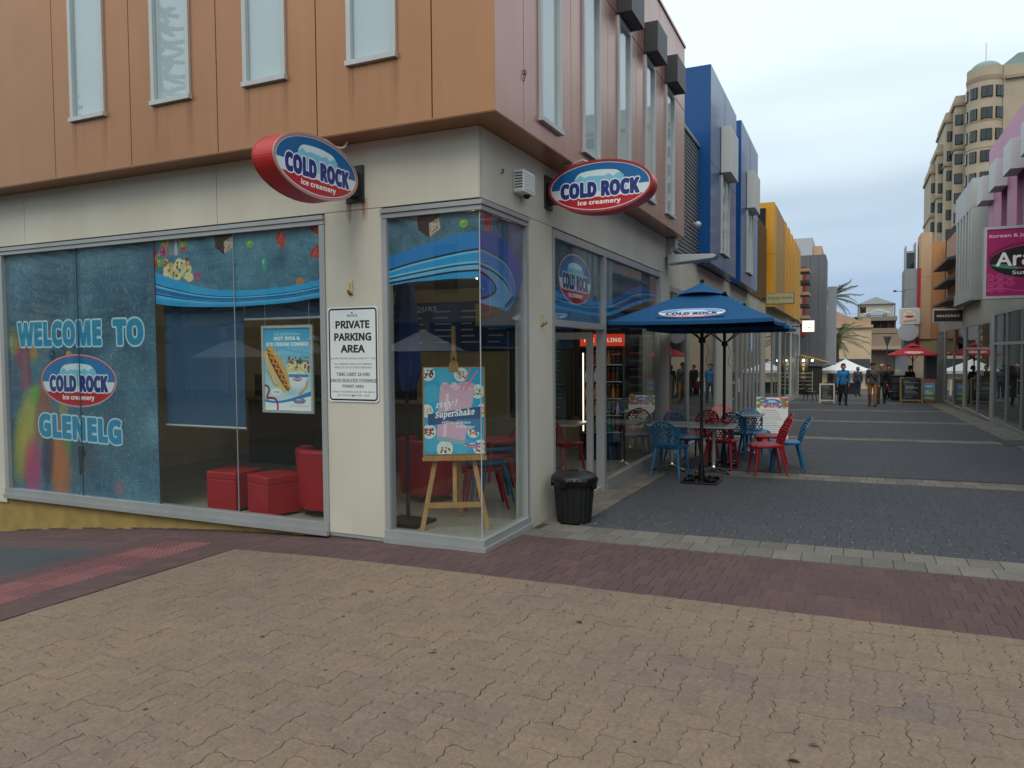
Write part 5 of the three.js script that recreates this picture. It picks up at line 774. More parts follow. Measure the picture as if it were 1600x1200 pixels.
// ---------- the rows of shops along the lane ----------
// a glazed ground floor along z: side +1 looks to +x, -1 to -x; bays: [z0, z1, kind]
function groundFloor(o, x, side, bays, top, inner = 2.4) {
  const X = (a) => x + side * a, B = (a0, a1, y0, y1, z0, z1) => bx(Math.min(X(a0), X(a1)), Math.max(X(a0), X(a1)), y0, y1, Math.min(z0, z1), Math.max(z0, z1));
  const zs = bays.map((b) => [b[0], b[1]]).flat(), zA = Math.max(...zs), zB = Math.min(...zs);
  wpart('inner_wall', [B(-inner - 0.1, -inner, -2, top, zA, zB)], mat('#c2bbac', 0.9), o);
  wpart('inner_ceiling', [B(-inner, -0.12, top - 0.06, top - 0.01, zA, zB)], mat('#c8c4b8', 0.9), o);
  wpart('inner_floor', [B(-inner, -0.02, ground(x, zB) - 0.3, ground(x, (zA + zB) / 2) + 0.02, zA, zB)], mat('#77736a', 0.6), o);
  wpart('party_wall', [B(-inner, -0.05, -2, top, zA, zA - 0.08)], mat('#c2bbac', 0.9), o); wpart('party_wall', [B(-inner, -0.05, -2, top, zB + 0.08, zB)], mat('#c2bbac', 0.9), o);
  for (const [z0, z1, kind, n] of bays) {
    const a = Math.max(z0, z1), b = Math.min(z0, z1), g0 = ground(x, b) - 0.05, L = a - b, gy = ground(x, (a + b) / 2);
    if (kind === 'pier') { wpart('pier', B(-0.25, 0, g0, top, a, b), o.pierMat || MAT.wall, o); continue; }
    const k = n || 2, st = L / k, fr = [B(-0.07, 0.0, top - 0.09, top, a, b), B(-0.07, 0.005, g0, gy + 0.09, a, b)];
    for (let i = 0; i <= k; i++) { const z = a - i * st, w = kind === 'fold' ? 0.05 : 0.035; fr.push(B(-0.075, 0.008, gy + 0.09, top - 0.09, Math.min(a, z + w), Math.max(b, z - w))); }
    if (kind === 'door') fr.push(B(-0.06, 0.004, gy + 2.1, gy + 2.17, a - 0.04, b + 0.04));
    const f = wpart(kind === 'fold' ? 'folding_doors' : 'shop_window', fr, MAT.alu, o);
    for (let i = 0; i < k; i++) { const z = a - (i + 0.5) * st; wpart('pane', card(st - 0.07, top - gy - 0.18).rotateY(side * Math.PI / 2).translate(X(-0.03), (top + gy) / 2, z), MAT.glassTint, f); }
    if (kind === 'door') wpart('handle', [rod([X(0.05), gy + 0.85, a - st - 0.1], [X(0.05), gy + 1.3, a - st - 0.1], 0.014), rod([X(0), gy + 0.9, a - st - 0.1], [X(0.05), gy + 0.9, a - st - 0.1], 0.009), rod([X(0), gy + 1.25, a - st - 0.1], [X(0.05), gy + 1.25, a - st - 0.1], 0.009)], MAT.chrome, f);
    if (kind === 'door' || kind === 'win') { // stock on shelves behind the glass
      const q = mulberry(Math.floor(-a * 100) + (side > 0 ? 1 : 2)); const sh = wpart('display_shelf', [0.5, 0.95, 1.4].map((y) => B(-inner + 0.1, -inner + 0.45, gy + y, gy + y + 0.025, a - 0.2, b + 0.2)), mat('#6b5c48', 0.7), o);
      for (let i = 0; i < 14; i++) { const y = gy + [0.525, 0.975, 1.425][i % 3], z = lerp(a - 0.3, b + 0.3, (i + 0.5) / 14), h = 0.12 + q() * 0.22, w = 0.05 + q() * 0.08; wpart('stock_box', rbx(Math.min(X(-inner + 0.14), X(-inner + 0.4)), Math.max(X(-inner + 0.14), X(-inner + 0.4)), y, y + h, z - w, z + w, 0.008, 1), mat(['#7b8a91', '#9a8f7a', '#3f6c74', '#8a4a3c', '#b3aea2', '#5d6b4a'][Math.floor(q() * 6)], 0.7), sh); }
    }
  }
}
function corrugated(x, z0, z1, y0, y1, pitch = 0.075) {   // horizontal corrugations on a wall that looks to +x
  const g = []; const n = Math.round((y1 - y0) / pitch); for (let i = 0; i < n; i++) { const y = y0 + i * pitch; g.push(extr([[0, y], [0.03, y + pitch * 0.25], [0.03, y + pitch * 0.5], [0, y + pitch * 0.8], [0, y + pitch], [-0.03, y + pitch], [-0.03, y]], Math.abs(z1 - z0)).translate(x, 0, Math.min(z0, z1))); } return g;
}
// --- left row: blue building
{
  const o = thing('blue_building', 'building with two glossy blue metal boxes and grey corrugated walls beside the shop', 'building', [0, -0.2, -7.35]);
  const blue = mat('#15508f', 0.3, { map: texMetal, tile: 3, phys: 1, clearcoat: 0.25, clearcoatRoughness: 0.05, specularIntensity: 0.5 }), corr = mat('#8f9290', 0.45, { metal: 0.4 }), corrW = mat('#a9824f', 0.6, { map: texWood, tile: 1 });
  o.pierMat = MAT.wall;
  groundFloor(o, 0, 1, [[-7.35, -12.4, 'win', 3], [-12.4, -15.0, 'pier'], [-15.0, -22.2, 'fold', 7], [-22.2, -23.5, 'pier']], 2.86);
  for (const [a, b] of [[-7.345, -11.2], [-11.206, -15.2], [-15.206, -19.3], [-19.306, -23.5]]) wpart('wall_panel', bx(-0.3, 0, 2.862, 3.5, b, a), MAT.wall, o);
  wpart('upper_core', bx(-8, 0.0, 3.5, 5.85, -23.4, -7.35), MAT.dark, o);
  wpart('corrugated_wall', corrugated(0.02, -7.24, -9.9, 3.5, 5.86), corr, o); wpart('corrugated_wall', corrugated(0.02, -13.5, -14.42, 3.5, 6.6), corr, o); wpart('corrugated_wall', corrugated(0.02, -18.2, -23.4, 3.5, 6.2), corrW, o); wpart('wall_cap', bx(-1, 0.07, 5.86, 5.92, -9.9, -7.24), corr, o);
  for (const [z0, z1, yt, wz, hy] of [[-9.82, -13.5, 7.5, [-11.15, -12.2], 5.6], [-14.42, -18.2, 7.66, [-15.6, -16.75], 5.6]]) {
    const bxp = wpart('blue_box', [bx(-2.2, 0.28, 3.52, yt, z1, z0)], blue, o);
    for (const z of [lerp(z0, z1, 0.5)]) wpart('panel_joint', bx(0.279, 0.2825, 3.55, yt, z - 0.004, z + 0.004), MAT.dark, bxp);
    wpart('panel_joint', bx(0.279, 0.2825, 5.58, 5.588, z1, z0), MAT.dark, bxp);
    wpart('window_hood', rbx(0.285, 0.5, hy, hy + 1.0, wz[1] - 0.05, wz[0] + 0.05, 0.01, 1), mat('#b9bbb8', 0.5), o);
    const f = wpart('upper_window', [bx(0.28, 0.32, 3.9, hy, wz[0] - 0.05, wz[0]), bx(0.28, 0.32, 3.9, hy, wz[1], wz[1] + 0.05), bx(0.28, 0.34, 3.86, 3.9, wz[1] - 0.02, wz[0] + 0.02), bx(0.28, 0.32, 3.9, hy, (wz[0] + wz[1]) / 2 - 0.025, (wz[0] + wz[1]) / 2 + 0.025)], MAT.aluLight, o);
    wpart('pane', card(wz[0] - wz[1] - 0.1, hy - 3.9).rotateY(Math.PI / 2).translate(0.302, (hy + 3.9) / 2, (wz[0] + wz[1]) / 2), MAT.glass, f); wpart('blind', bx(0.283, 0.288, 3.9, hy, wz[1] + 0.05, wz[0] - 0.05), MAT.blind, f);
  }
  const lamp = thing('wall_light', 'small pale round light on the corrugated wall between copper and blue cladding', 'lamp', [0.06, 4.2, -9.2]); part('housing', [new THREE.SphereGeometry(0.07, 14, 10).translate(0.08, 0, 0), rod([0, 0.03, 0], [0.08, 0, 0], 0.02)], MAT.aluLight, lamp);
}
// --- left row: yellow building
{
  const o = thing('yellow_building', 'bright yellow metal-clad building with tall fins along the lane', 'building', [0, -0.5, -23.5]);
  const yel = mat('#d99a10', 0.45, { map: texMetal, tile: 3 }), ply = mat('#b98d45', 0.55, { map: texWood, tile: 2 }); o.pierMat = MAT.wall;
  groundFloor(o, 0, 1, [[-23.5, -29.5, 'win', 2], [-29.5, -30.6, 'pier'], [-30.6, -36.2, 'win', 2], [-36.2, -37.4, 'pier'], [-37.4, -43.2, 'fold', 6], [-43.2, -44.9, 'pier']], 2.72);
  for (const [a, b] of [[-23.506, -30], [-30.006, -37], [-37.006, -44.9]]) wpart('wall_panel', bx(-0.3, 0, 2.722, 3.36, b, a), MAT.wall, o);
  wpart('upper_core', bx(-6, -0.02, 3.36, 7.0, -44.9, -23.5), MAT.dark, o);
  wpart('yellow_end', bx(-2.5, 0.28, 3.38, 7.22, -24.6, -23.62), yel, o); wpart('end_joint', bx(-2.5, 0.2825, 5.3, 5.31, -24.4, -23.617), MAT.dark, o);
  wpart('plywood_panel', bx(0.0, 0.282, 3.38, 7.24, -28.6, -24.61), ply, o);
  for (const [a, b] of [[-28.9, -29.6], [-30.4, -31.6], [-32.6, -33.6], [-34.4, -39.6]]) wpart('yellow_fin', bx(0.0, 0.285, 3.38, 7.3, b, a), yel, o);
  for (const [a, b] of [[-29.6, -30.4], [-31.6, -32.6], [-33.6, -34.4]]) wpart('recessed_strip', bx(0.0, 0.08, 3.4, 7.0, b, a), yel, o);
  wpart('soffit', bx(-0.02, 0.3, 3.34, 3.38, -39.6, -23.6), mat('#9a7f55', 0.7), o);
  wpart('pale_wall', bx(-3, 0.1, 3.37, 6.6, -44.9, -39.62), mat('#c9b28c', 0.8, { map: texWall, tile: 2 }), o);
  for (let k = 0; k < 5; k++) wpart('window_hood', [bx(0.1, 0.7, 3.55 + k * 0.68, 3.72 + k * 0.68, -42.6, -40.6)], k % 2 ? MAT.charcoal : mat('#a08c6a', 0.7), o);
  const s = thing('green_lettered_sign', 'pale rectangular projecting sign with green lettering above the blue umbrella', 'sign', [0, 3.33, -22.0]);
  const t = canvasTex(256, 110, (c, w, h) => { c.fillStyle = '#a99f78'; c.fillRect(0, 0, w, h); c.strokeStyle = '#6b6044'; c.lineWidth = 6; c.strokeRect(3, 3, w - 6, h - 6); fitText(c, 'happy bean', w / 2, h * 0.45, w * 0.86, h * 0.24, { fill: '#5f7a1f', heavy: 3 }); });
  part('box', rbx(0.16, 1.12, 0.0, 0.42, -0.05, 0.05, 0.01, 1), mat('#8d8363', 0.6), s); part('face', card(0.93, 0.39).translate(0.64, 0.21, 0.053), filmMat(t), s); part('bracket', [bx(0.0, 0.16, 0.18, 0.24, -0.02, 0.02)], MAT.black, s);
  const l = thing('lit_sign', 'small square lit white sign with green mark over the lane', 'sign', [0.1, 2.66, -36.0]);
  const t2 = canvasTex(128, 128, (c, w, h) => { c.fillStyle = '#f4f2dc'; c.fillRect(0, 0, w, h); ell(c, w * 0.62, h * 0.33, 12, 8, '#b7c86a'); ell(c, w * 0.55, h * 0.6, 14, 10, '#9cb84a'); ell(c, w * 0.74, h * 0.62, 9, 11, '#b7c86a'); });
  part('housing', rbx(0.5, 1.1, 0, 0.6, -0.06, 0.05, 0.01, 1), MAT.white, l); part('light_face', card(0.57, 0.57).translate(0.8, 0.3, 0.053), new THREE.MeshStandardMaterial({ color: '#111', emissive: '#ffffff', emissiveMap: t2, emissiveIntensity: 1.15 }), l); part('arm', bx(0.0, 0.5, 0.27, 0.32, -0.02, 0.02), MAT.black, l);
  const ra = new THREE.RectAreaLight(0xf4f2dc, 1.0, 0.57, 0.57); ra.position.set(0.8, 0.3, 0.06); ra.rotation.y = Math.PI; l.add(ra);
}
// --- left row: far grey building with awning stall
{
  const o = thing('grey_panel_building', 'tall dark grey panelled building narrowing the far end of the lane', 'building', [0, -1.0, -45]);
  const gr = mat('#6d7076', 0.45, { metal: 0.3, map: texMetal, tile: 3 });
  const H = [[-3, 0.3], [0.3, 0.55], [0.55, 1.05], [1.05, 1.45]]; H.forEach(([a, b], i) => wpart('grey_panel', bx(a + 0.006, b - 0.006, 0.7, 7.7, -45.3, -45.0 + (i % 2) * 0.012), gr, o));
  wpart('grey_panel', bx(1.1, 1.46, 0.7, 7.65, -49, -45.31), gr, o); wpart('core', bx(-3, 1.1, -1.4, 7.6, -52, -45.3), MAT.dark, o); wpart('fin', bx(1.47, 2.0, 0.7, 6.0, -51.5, -49.2), mat('#8d939a', 0.5), o); wpart('top_box', bx(-2.2, 0.6, 7.65, 9.0, -51, -46.5), mat('#aeb3b8', 0.6), o); wpart('orange_box', bx(0.62, 1.15, 7.65, 8.5, -51, -47), mat('#c2a080', 0.6), o); wpart('red_strip', bx(0.05, 0.3, 2.6, 7.0, -44.99, -44.93), mat('#8e2430', 0.6), o);
  const st = wpart('stall_front', [bx(-0.2, 1.3, -1.2, 0.65, -45.2, -45.1)], mat('#2b2a28', 0.8), o);
  const aw = thing('yellow_awning', 'faded yellow canvas awning on the stall at the end of the left row', 'awning', [0.3, 0.9, -41.5]);
  part('canvas', extr([[0, 0.55], [1.5, 0.12], [1.5, 0.08], [0, 0.5]], 1.6), mat('#a5914c', 0.85), aw); part('frame', [rod([0, 0.5, 0.02], [1.5, 0.09, 0.02], 0.018), rod([0, 0.5, 1.58], [1.5, 0.09, 1.58], 0.018), rod([0, 0.0, 0.02], [1.48, 0.09, 0.02], 0.014), rod([-0.28, 0.4, 0.8], [0.05, 0.5, 0.8], 0.02)], MAT.black, aw);
  const bl = new THREE.MeshStandardMaterial({ color: '#fff', emissive: '#fff3da', emissiveIntensity: 5 });
  for (const [dx, lab] of [[0.15, 'small bare lit bulb hanging under the inner end of the yellow awning'], [0.62, 'small bare lit bulb hanging under the middle of the yellow awning']]) { const b = thing('hanging_bulb', lab, 'lamp', [0.3 + dx, 1.12, -40.4], 0, 'bulbs under the awning'); part('lamp', new THREE.SphereGeometry(0.06, 12, 10), bl, b); part('flex', rod([0, 0.05, 0], [0, 0.3 - dx * 0.28, 0.0], 0.006), MAT.black, b); const p = new THREE.PointLight(0xfff0d0, 0.8); p.castShadow = true; b.add(p); }
  const bd = thing('letter_board', 'tall dark board with stacked pale letters beside the stall', 'sign board', [0.42, ground(0.4, -40.9), -40.9]);
  const t = canvasTex(128, 320, (c, w, h) => { c.fillStyle = '#25211d'; c.fillRect(0, 0, w, h); 'ASIAN'.split('').forEach((ch, i) => fitText(c, ch, w / 2, 40 + i * 60, 50, 40, { fill: '#b6ad98' })); }); part('panel', bx(-0.25, 0.25, 0, 2.2, -0.03, 0.03), MAT.black, bd); part('print', card(0.46, 1.3).translate(0, 1.5, 0.034), filmMat(t), bd);
  const rk = thing('display_rack', 'pale open display rack of small goods at the stall', 'rack', [0.55, ground(0.5, -40), -39.6]); for (let k = 0; k < 5; k++) part('shelf', bx(-0.42, 0.42, 0.35 + k * 0.22, 0.37 + k * 0.22, -0.12, 0.12), mat('#a39c8c', 0.7), rk); for (const x of [-0.42, 0.42]) part('upright', bx(x - 0.015, x + 0.015, 0, 1.35, -0.12, 0.12), mat('#a39c8c', 0.7), rk);
}
// --- right row
{
  const X = 6.5, o = thing('pink_building', 'pink metal-clad building with red window reveals on the right of the lane', 'building', [X, -0.2, -5]);
  const pink = mat('#cf86a8', 0.5, { metal: 0.0, map: texMetal, tile: 3 }), red = mat('#a01824', 0.45); o.pierMat = MAT.wallGrey;
  groundFloor(o, X, -1, [[-1, -6.4, 'win', 2], [-6.4, -6.75, 'pier'], [-6.75, -12.5, 'door', 2], [-12.5, -12.9, 'pier'], [-12.9, -18.4, 'door', 3], [-18.4, -18.95, 'pier']], 2.72, 3);
  wpart('wall_band', bx(X, X + 0.3, 2.722, 3.4, -18.95, -1), MAT.wallGrey, o); wpart('upper_core', bx(X + 0.02, X + 7, 3.4, 6.95, -18.1, -1), MAT.dark, o);
  let z = -1; const segs = []; for (let k = 0; k < 9; k++) { segs.push([z, z - 1.15]); z -= 1.9; } for (const [a, b] of segs) { wpart('pink_panel', bx(X - 0.23, X + 0.02, 3.4, 6.0, b, a), pink, o); if (b - 0.75 > -18.2) { wpart('window_reveal', bx(X - 0.1, X + 0.02, 3.4, 6.0, b - 0.75, b), red, o); const f = wpart('upper_window', [bx(X - 0.13, X - 0.1, 3.45, 6, b - 0.72, b - 0.67), bx(X - 0.13, X - 0.1, 3.45, 6, b - 0.3, b - 0.25)], MAT.alu, o); wpart('pane', card(0.4, 2.4).rotateY(-Math.PI / 2).translate(X - 0.115, 4.75, b - 0.48), MAT.glassFar, f); wpart('window_hood', rbx(X - 0.5, X - 0.23, 5.6, 6.25, b - 0.8, b + 0.05, 0.01, 1), mat('#c2c6c6', 0.5), o); } }
  wpart('pink_fascia', bx(X - 0.232, X + 0.02, 6.002, 7.05, -18.1, -1), pink, o); wpart('pink_end', bx(X - 0.235, X + 0.02, 3.4, 7.045, -18.13, -17.36), pink, o);
  // grey slotted box building
  const g = thing('grey_slot_building', 'pale grey box building with narrow vertical slots beyond the pink one', 'building', [X, -0.4, -19]);
  const gb = mat('#b3b6b4', 0.5, { map: texMetal, tile: 3 }); g.pierMat = MAT.wallGrey;
  groundFloor(g, X + 0.06, -1, [[-18.95, -24.4, 'door', 2], [-24.4, -24.9, 'pier'], [-24.9, -30.5, 'win', 2], [-30.5, -30.9, 'pier'], [-30.9, -33.6, 'fold', 5]], 2.56, 3);
  wpart('wall_band', bx(X + 0.06, X + 0.36, 2.562, 3.22, -33.6, -18.95), MAT.wallGrey, g); wpart('upper_core', bx(X + 0.3, X + 6, 3.22, 6.9, -33.4, -18.2), MAT.dark, g);
  const lou = []; for (let k = 0; k < 34; k++) lou.push(bx(X + 0.2, X + 0.3, 3.3 + k * 0.1, 3.35 + k * 0.1, -21.2, -18.15)); wpart('louvre_screen', lou, mat('#5d655f', 0.6), g);
  wpart('grey_box', [bx(X - 0.23, X + 0.6, 3.24, 6.98, -21.52, -21.2), bx(X - 0.23, X + 0.6, 6.1, 6.98, -25.2, -21.52), bx(X - 0.23, X + 0.6, 3.24, 3.6, -25.2, -21.52), bx(X - 0.1, X + 0.6, 3.6, 6.1, -25.2, -21.52)], gb, g); for (let k = 0; k < 5; k++) wpart('fin', bx(X - 0.225, X - 0.1, 3.6, 6.1, -22.1 - k * 0.7, -21.7 - k * 0.7), gb, g); wpart('box_joint', bx(X - 0.233, X + 0.6, 6.09, 6.1, -21.5, -21.197), MAT.dark, g);
  for (let k = 0; k < 3; k++) wpart('blade_awning', extr([[X + 0.2, 0], [X - 0.42, -0.02], [X - 0.42, 0.06], [X + 0.2, 0.2]], 5.0).translate(0, 5.0 - k * 0.75, -30.6), mat('#4a4a4c', 0.6), g); wpart('terracotta_wall', bx(X + 0.1, X + 0.3, 3.22, 6.3, -31, -25.2), mat('#a5826f', 0.8), g);
  // orange and beige building with a red strip, facing down the lane
  const r = thing('peach_building', 'peach and beige building with a thin red vertical strip at the lane end', 'building', [5.7, -0.9, -34]);
  const pe = mat('#c9a888', 0.75, { map: texWall, tile: 2.5 }), pe2 = mat('#c98d62', 0.75, { map: texWall, tile: 2.5 });
  for (const [y0, y1] of [[2.2, 3.7], [3.706, 5.1], [5.106, 7.15]]) { wpart('beige_panel', bx(5.86, 6.3, y0, y1, -36, -33.9), pe, r); wpart('peach_panel', bx(6.306, 7.6, y0, Math.min(y1, 6.7), -36, -33.95), pe2, r); }
  wpart('red_strip', bx(5.74, 5.86, 2.0, 5.5, -35, -33.85), mat('#a5222e', 0.5), r); for (let k = 0; k < 4; k++) wpart('grey_panel', bx(5.2, 5.735, 1.6 + k * 0.98, 2.57 + k * 0.98, -36, -34), mat('#99a0a6', 0.5, { map: texMetal, tile: 2 }), r); wpart('base_wall', bx(6.2, 7.6, -1.4, 2.2, -36, -34.6), mat('#3b4046', 0.7), r); wpart('soffit', extr([[5.2, 1.55], [6.6, 1.55], [6.6, 2.2], [5.9, 2.2]], 1.9).translate(0, 0, -35.9), mat('#a8916f', 0.7), r);
  wpart('glass_turret', [bx(5.35, 5.7, 5.55, 6.4, -36.5, -35.5)], MAT.glassFar, r); wpart('turret_frame', [bx(5.3, 5.35, 5.5, 6.75, -36.5, -35.4), bx(5.7, 5.76, 5.5, 6.9, -36.5, -35.4), bx(5.35, 5.7, 6.4, 6.5, -36.5, -35.4)], MAT.alu, r);
  const w = [onZ(1416, 513, -34), onZ(1370, 450, -34)];
  const sl = thing('lane_bracket_lamp', 'small dark lamp on a thin bracket reaching over the lane', 'lamp', [5.2, onZ(1416, 455, -34).y, -34]); part('arm', rod([0.02, 0, 0.02], [-0.36, 0.0, 0.02], 0.012), MAT.black, sl); part('head', new THREE.SphereGeometry(0.06, 10, 8).scale(1.3, 0.8, 1).translate(-0.4, 0.02, 0.02), MAT.black, sl);
}
{ // projecting signs on the right
  const t = canvasTex(640, 520, (c, w, h) => {
    c.fillStyle = '#a31c63'; c.fillRect(0, 0, w, h); c.strokeStyle = '#c65a93'; c.lineWidth = 6; for (let k = 0; k < 8; k++) { const x = 30 + (k % 3) * 62, y = h * 0.7 + Math.floor(k / 3) * 48; c.beginPath(); for (let a = 0; a < 10; a += 0.3) { const rr2 = 30 - a * 2.6; const px = x + Math.cos(a) * rr2, py = y + Math.sin(a) * rr2; if (a) c.lineTo(px, py); else c.moveTo(px, py); } c.stroke(); } c.beginPath(); c.moveTo(0, h * 0.92); c.bezierCurveTo(w * 0.2, h * 0.8, w * 0.25, h * 1.0, w * 0.45, h * 0.9); c.stroke();
    for (let k = 0; k < 2; k++) { c.beginPath(); c.ellipse(w * 0.52, h * 0.47, w * 0.5 - k * 10, h * 0.27 - k * 9, 0, 3.2, 6.2); c.strokeStyle = '#3a0f2a'; c.lineWidth = 5; c.stroke(); }
    ell(c, w * 0.53, h * 0.5, w * 0.5, h * 0.25, '#15161a'); c.fillStyle = '#3f8f6f'; c.beginPath(); c.moveTo(w * 0.03, h * 0.53); c.quadraticCurveTo(w * 0.2, h * 0.5, w * 0.36, h * 0.6); c.quadraticCurveTo(w * 0.2, h * 0.62, w * 0.03, h * 0.53); c.fill(); c.strokeStyle = '#c2447f'; c.lineWidth = 9; c.beginPath(); c.moveTo(w * 0.3, h * 0.58); c.quadraticCurveTo(w * 0.6, h * 0.63, w * 0.98, h * 0.5); c.stroke();
    fitText(c, 'Arang', w * 0.42, h * 0.45, w * 0.64, h * 0.19, { fill: '#f0ecec', style: 'normal', heavy: 5 }); fitText(c, 'Sushi Roll', w * 0.45, h * 0.655, w * 0.38, h * 0.05, { fill: '#f0ecec', style: 'normal', heavy: 4 }); fitText(c, 'Korean & Japanese Restaurant', w * 0.5, h * 0.1, w * 0.95, h * 0.045, { fill: '#e9dfe4', style: 'normal', heavy: 2 }); fitText(c, 'Dine In & Take Away', w * 0.74, h * 0.93, w * 0.48, h * 0.04, { fill: '#e9dfe4', style: 'normal', heavy: 2 });
  });
  const a = onZ(1534, 468, -11), b = onZ(1532, 357, -11), o = thing('magenta_restaurant_sign', 'large magenta lightbox sign with black oval projecting from the right row', 'sign', [6.3, a.y, -11]);
  const wd = 1.7, x0 = a.x - 6.3, h = b.y - a.y; part('frame', [bx(x0, x0 + wd, 0, 0.05, -0.12, 0.12), bx(x0, x0 + wd, h - 0.05, h, -0.12, 0.12), bx(x0, x0 + 0.05, 0.05, h - 0.05, -0.12, 0.12), bx(x0 + wd - 0.05, x0 + wd, 0.05, h - 0.05, -0.12, 0.12)], MAT.aluLight, o); part('box', bx(x0 + 0.05, x0 + wd - 0.05, 0.05, h - 0.05, -0.1, 0.1), MAT.white, o); part('face', card(wd - 0.1, h - 0.1).translate(x0 + wd / 2, h / 2, 0.104), filmMat(t, 0.4), o);
  const t2 = canvasTex(360, 150, (c, w, hh) => { c.fillStyle = '#2b1719'; c.fillRect(0, 0, w, hh); fitText(c, 'MASSAGE', w / 2, hh / 2, w * 0.8, hh * 0.2, { fill: '#d6d0c6' }); });
  const m0 = onZ(1457, 502, -25), m1 = onZ(1503, 485, -25), s = thing('massage_sign', 'dark brown rectangular massage sign in pale frame projecting from the right row', 'sign', [6.56, m0.y - 0.06, -25]);
  const mx0 = m0.x - 6.56, mx1 = 0, mh = m1.y - m0.y + 0.12; part('frame', rbx(mx0, mx1, 0, mh, -0.07, 0.07, 0.01, 1), MAT.aluLight, s); part('face', card(mx1 - mx0 - 0.08, mh - 0.08).translate((mx0 + mx1) / 2, mh / 2, 0.073), filmMat(t2), s);
  const t3 = canvasTex(220, 200, (c, w, hh) => { c.fillStyle = '#c4c7c4'; c.fillRect(0, 0, w, hh); ell(c, w / 2, hh * 0.42, w * 0.3, hh * 0.28, '#e8e2d0'); c.save(); c.beginPath(); c.rect(0, hh * 0.45, w, hh); c.clip(); ell(c, w / 2, hh * 0.42, w * 0.28, hh * 0.22, '#b8242a'); c.restore(); c.strokeStyle = '#8c6a3a'; c.lineWidth = 6; for (let k = -2; k < 3; k++) { c.beginPath(); c.moveTo(w / 2 + k * 14, hh * 0.42); c.lineTo(w / 2 + k * 22, hh * 0.2); c.stroke(); } fitText(c, 'NOODLE', w * 0.55, hh * 0.82, w * 0.7, hh * 0.13, { fill: '#a3242a', rot: -0.1 }); });
  const q0 = onZ(1405, 507, -33.5), q1 = onZ(1437, 481, -33.5), n = thing('noodle_sign', 'white square noodle bowl sign with a blank round disc below it', 'sign', [q1.x, q0.y, -33.5]);
  const nx = q0.x - q1.x, nh = q1.y - q0.y; part('box', rbx(nx, 0, 0, nh, -0.06, 0.06, 0.01, 1), MAT.white, n); part('face', card(-nx - 0.06, nh - 0.06).translate(nx / 2, nh / 2, 0.063), filmMat(t3), n); part('disc', new THREE.CylinderGeometry(0.5, 0.5, 0.08, 36).rotateX(Math.PI / 2).scale(0.86, 0.82, 1).translate(nx * 0.56, -0.36, 0.0), mat('#a9aeb8', 0.5), n); part('bracket', [bx(0.0, 0.06, 0.1, nh - 0.1, -0.03, 0.03), bx(-0.2, 0.0, -0.6, 0.0, -0.05, -0.01)], MAT.alu, n);
}

// ---------- end of the lane ----------
{
  const o = thing('beige_hall', 'plain beige hall with a parapet and dark ground floor at the lane end', 'building', [3, -2, -70]);
  const be = mat('#cdb598', 0.8, { map: texWall, tile: 4 }), A = onZ(1290, 500, -70), B = onZ(1362, 505, -70), base = -2.2;
  wpart('wall', bx(A.x - 2, B.x, base, onZ(1340, 508, -70).y, -76, -70), be, o); wpart('cornice', bx(A.x - 2, B.x + 0.12, onZ(1340, 512, -70).y, onZ(1340, 508, -70).y, -70.0, -69.75), mat('#b39a80', 0.8), o);
  { const Y = (py) => onZ(1330, py, -70).y, U = (px) => onZ(px, 500, -70).x; wpart('parapet', extr([[A.x - 2, Y(508)], [U(1361), Y(508)], [U(1361), Y(500)], [U(1357), Y(497)], [U(1349), Y(497)], [U(1345), Y(502)], [U(1330), Y(496)], [U(1305), Y(485)], [A.x - 2, Y(484)]], 0.4).translate(0, 0, -70.4), mat('#b9997f', 0.8, { map: texWall, tile: 4 }), o); wpart('roof', bx(A.x - 2, U(1352), Y(507), Y(505), -76, -70.4), mat('#8a7f74', 0.8), o); }
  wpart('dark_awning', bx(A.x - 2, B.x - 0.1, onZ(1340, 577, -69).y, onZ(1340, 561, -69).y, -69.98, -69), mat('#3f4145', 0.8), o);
  const wd = wpart('window', bx(onZ(1303, 530, -70).x, onZ(1315, 530, -70).x, onZ(1303, 545, -70).y, onZ(1303, 521, -70).y, -70.0, -69.93), mat('#5c4b40', 0.7), o); wpart('pane', bx(onZ(1305, 530, -70).x, onZ(1312, 530, -70).x, onZ(1303, 543, -70).y, onZ(1303, 523, -70).y, -69.95, -69.9), MAT.glassFar, wd);
  // downpipe and joint
  wpart('wall_joint', bx(A.x - 2, B.x, onZ(1340, 536, -70).y, onZ(1340, 535.5, -70).y + 0.02, -70, -69.985), mat('#a08c74', 0.8), o);
}
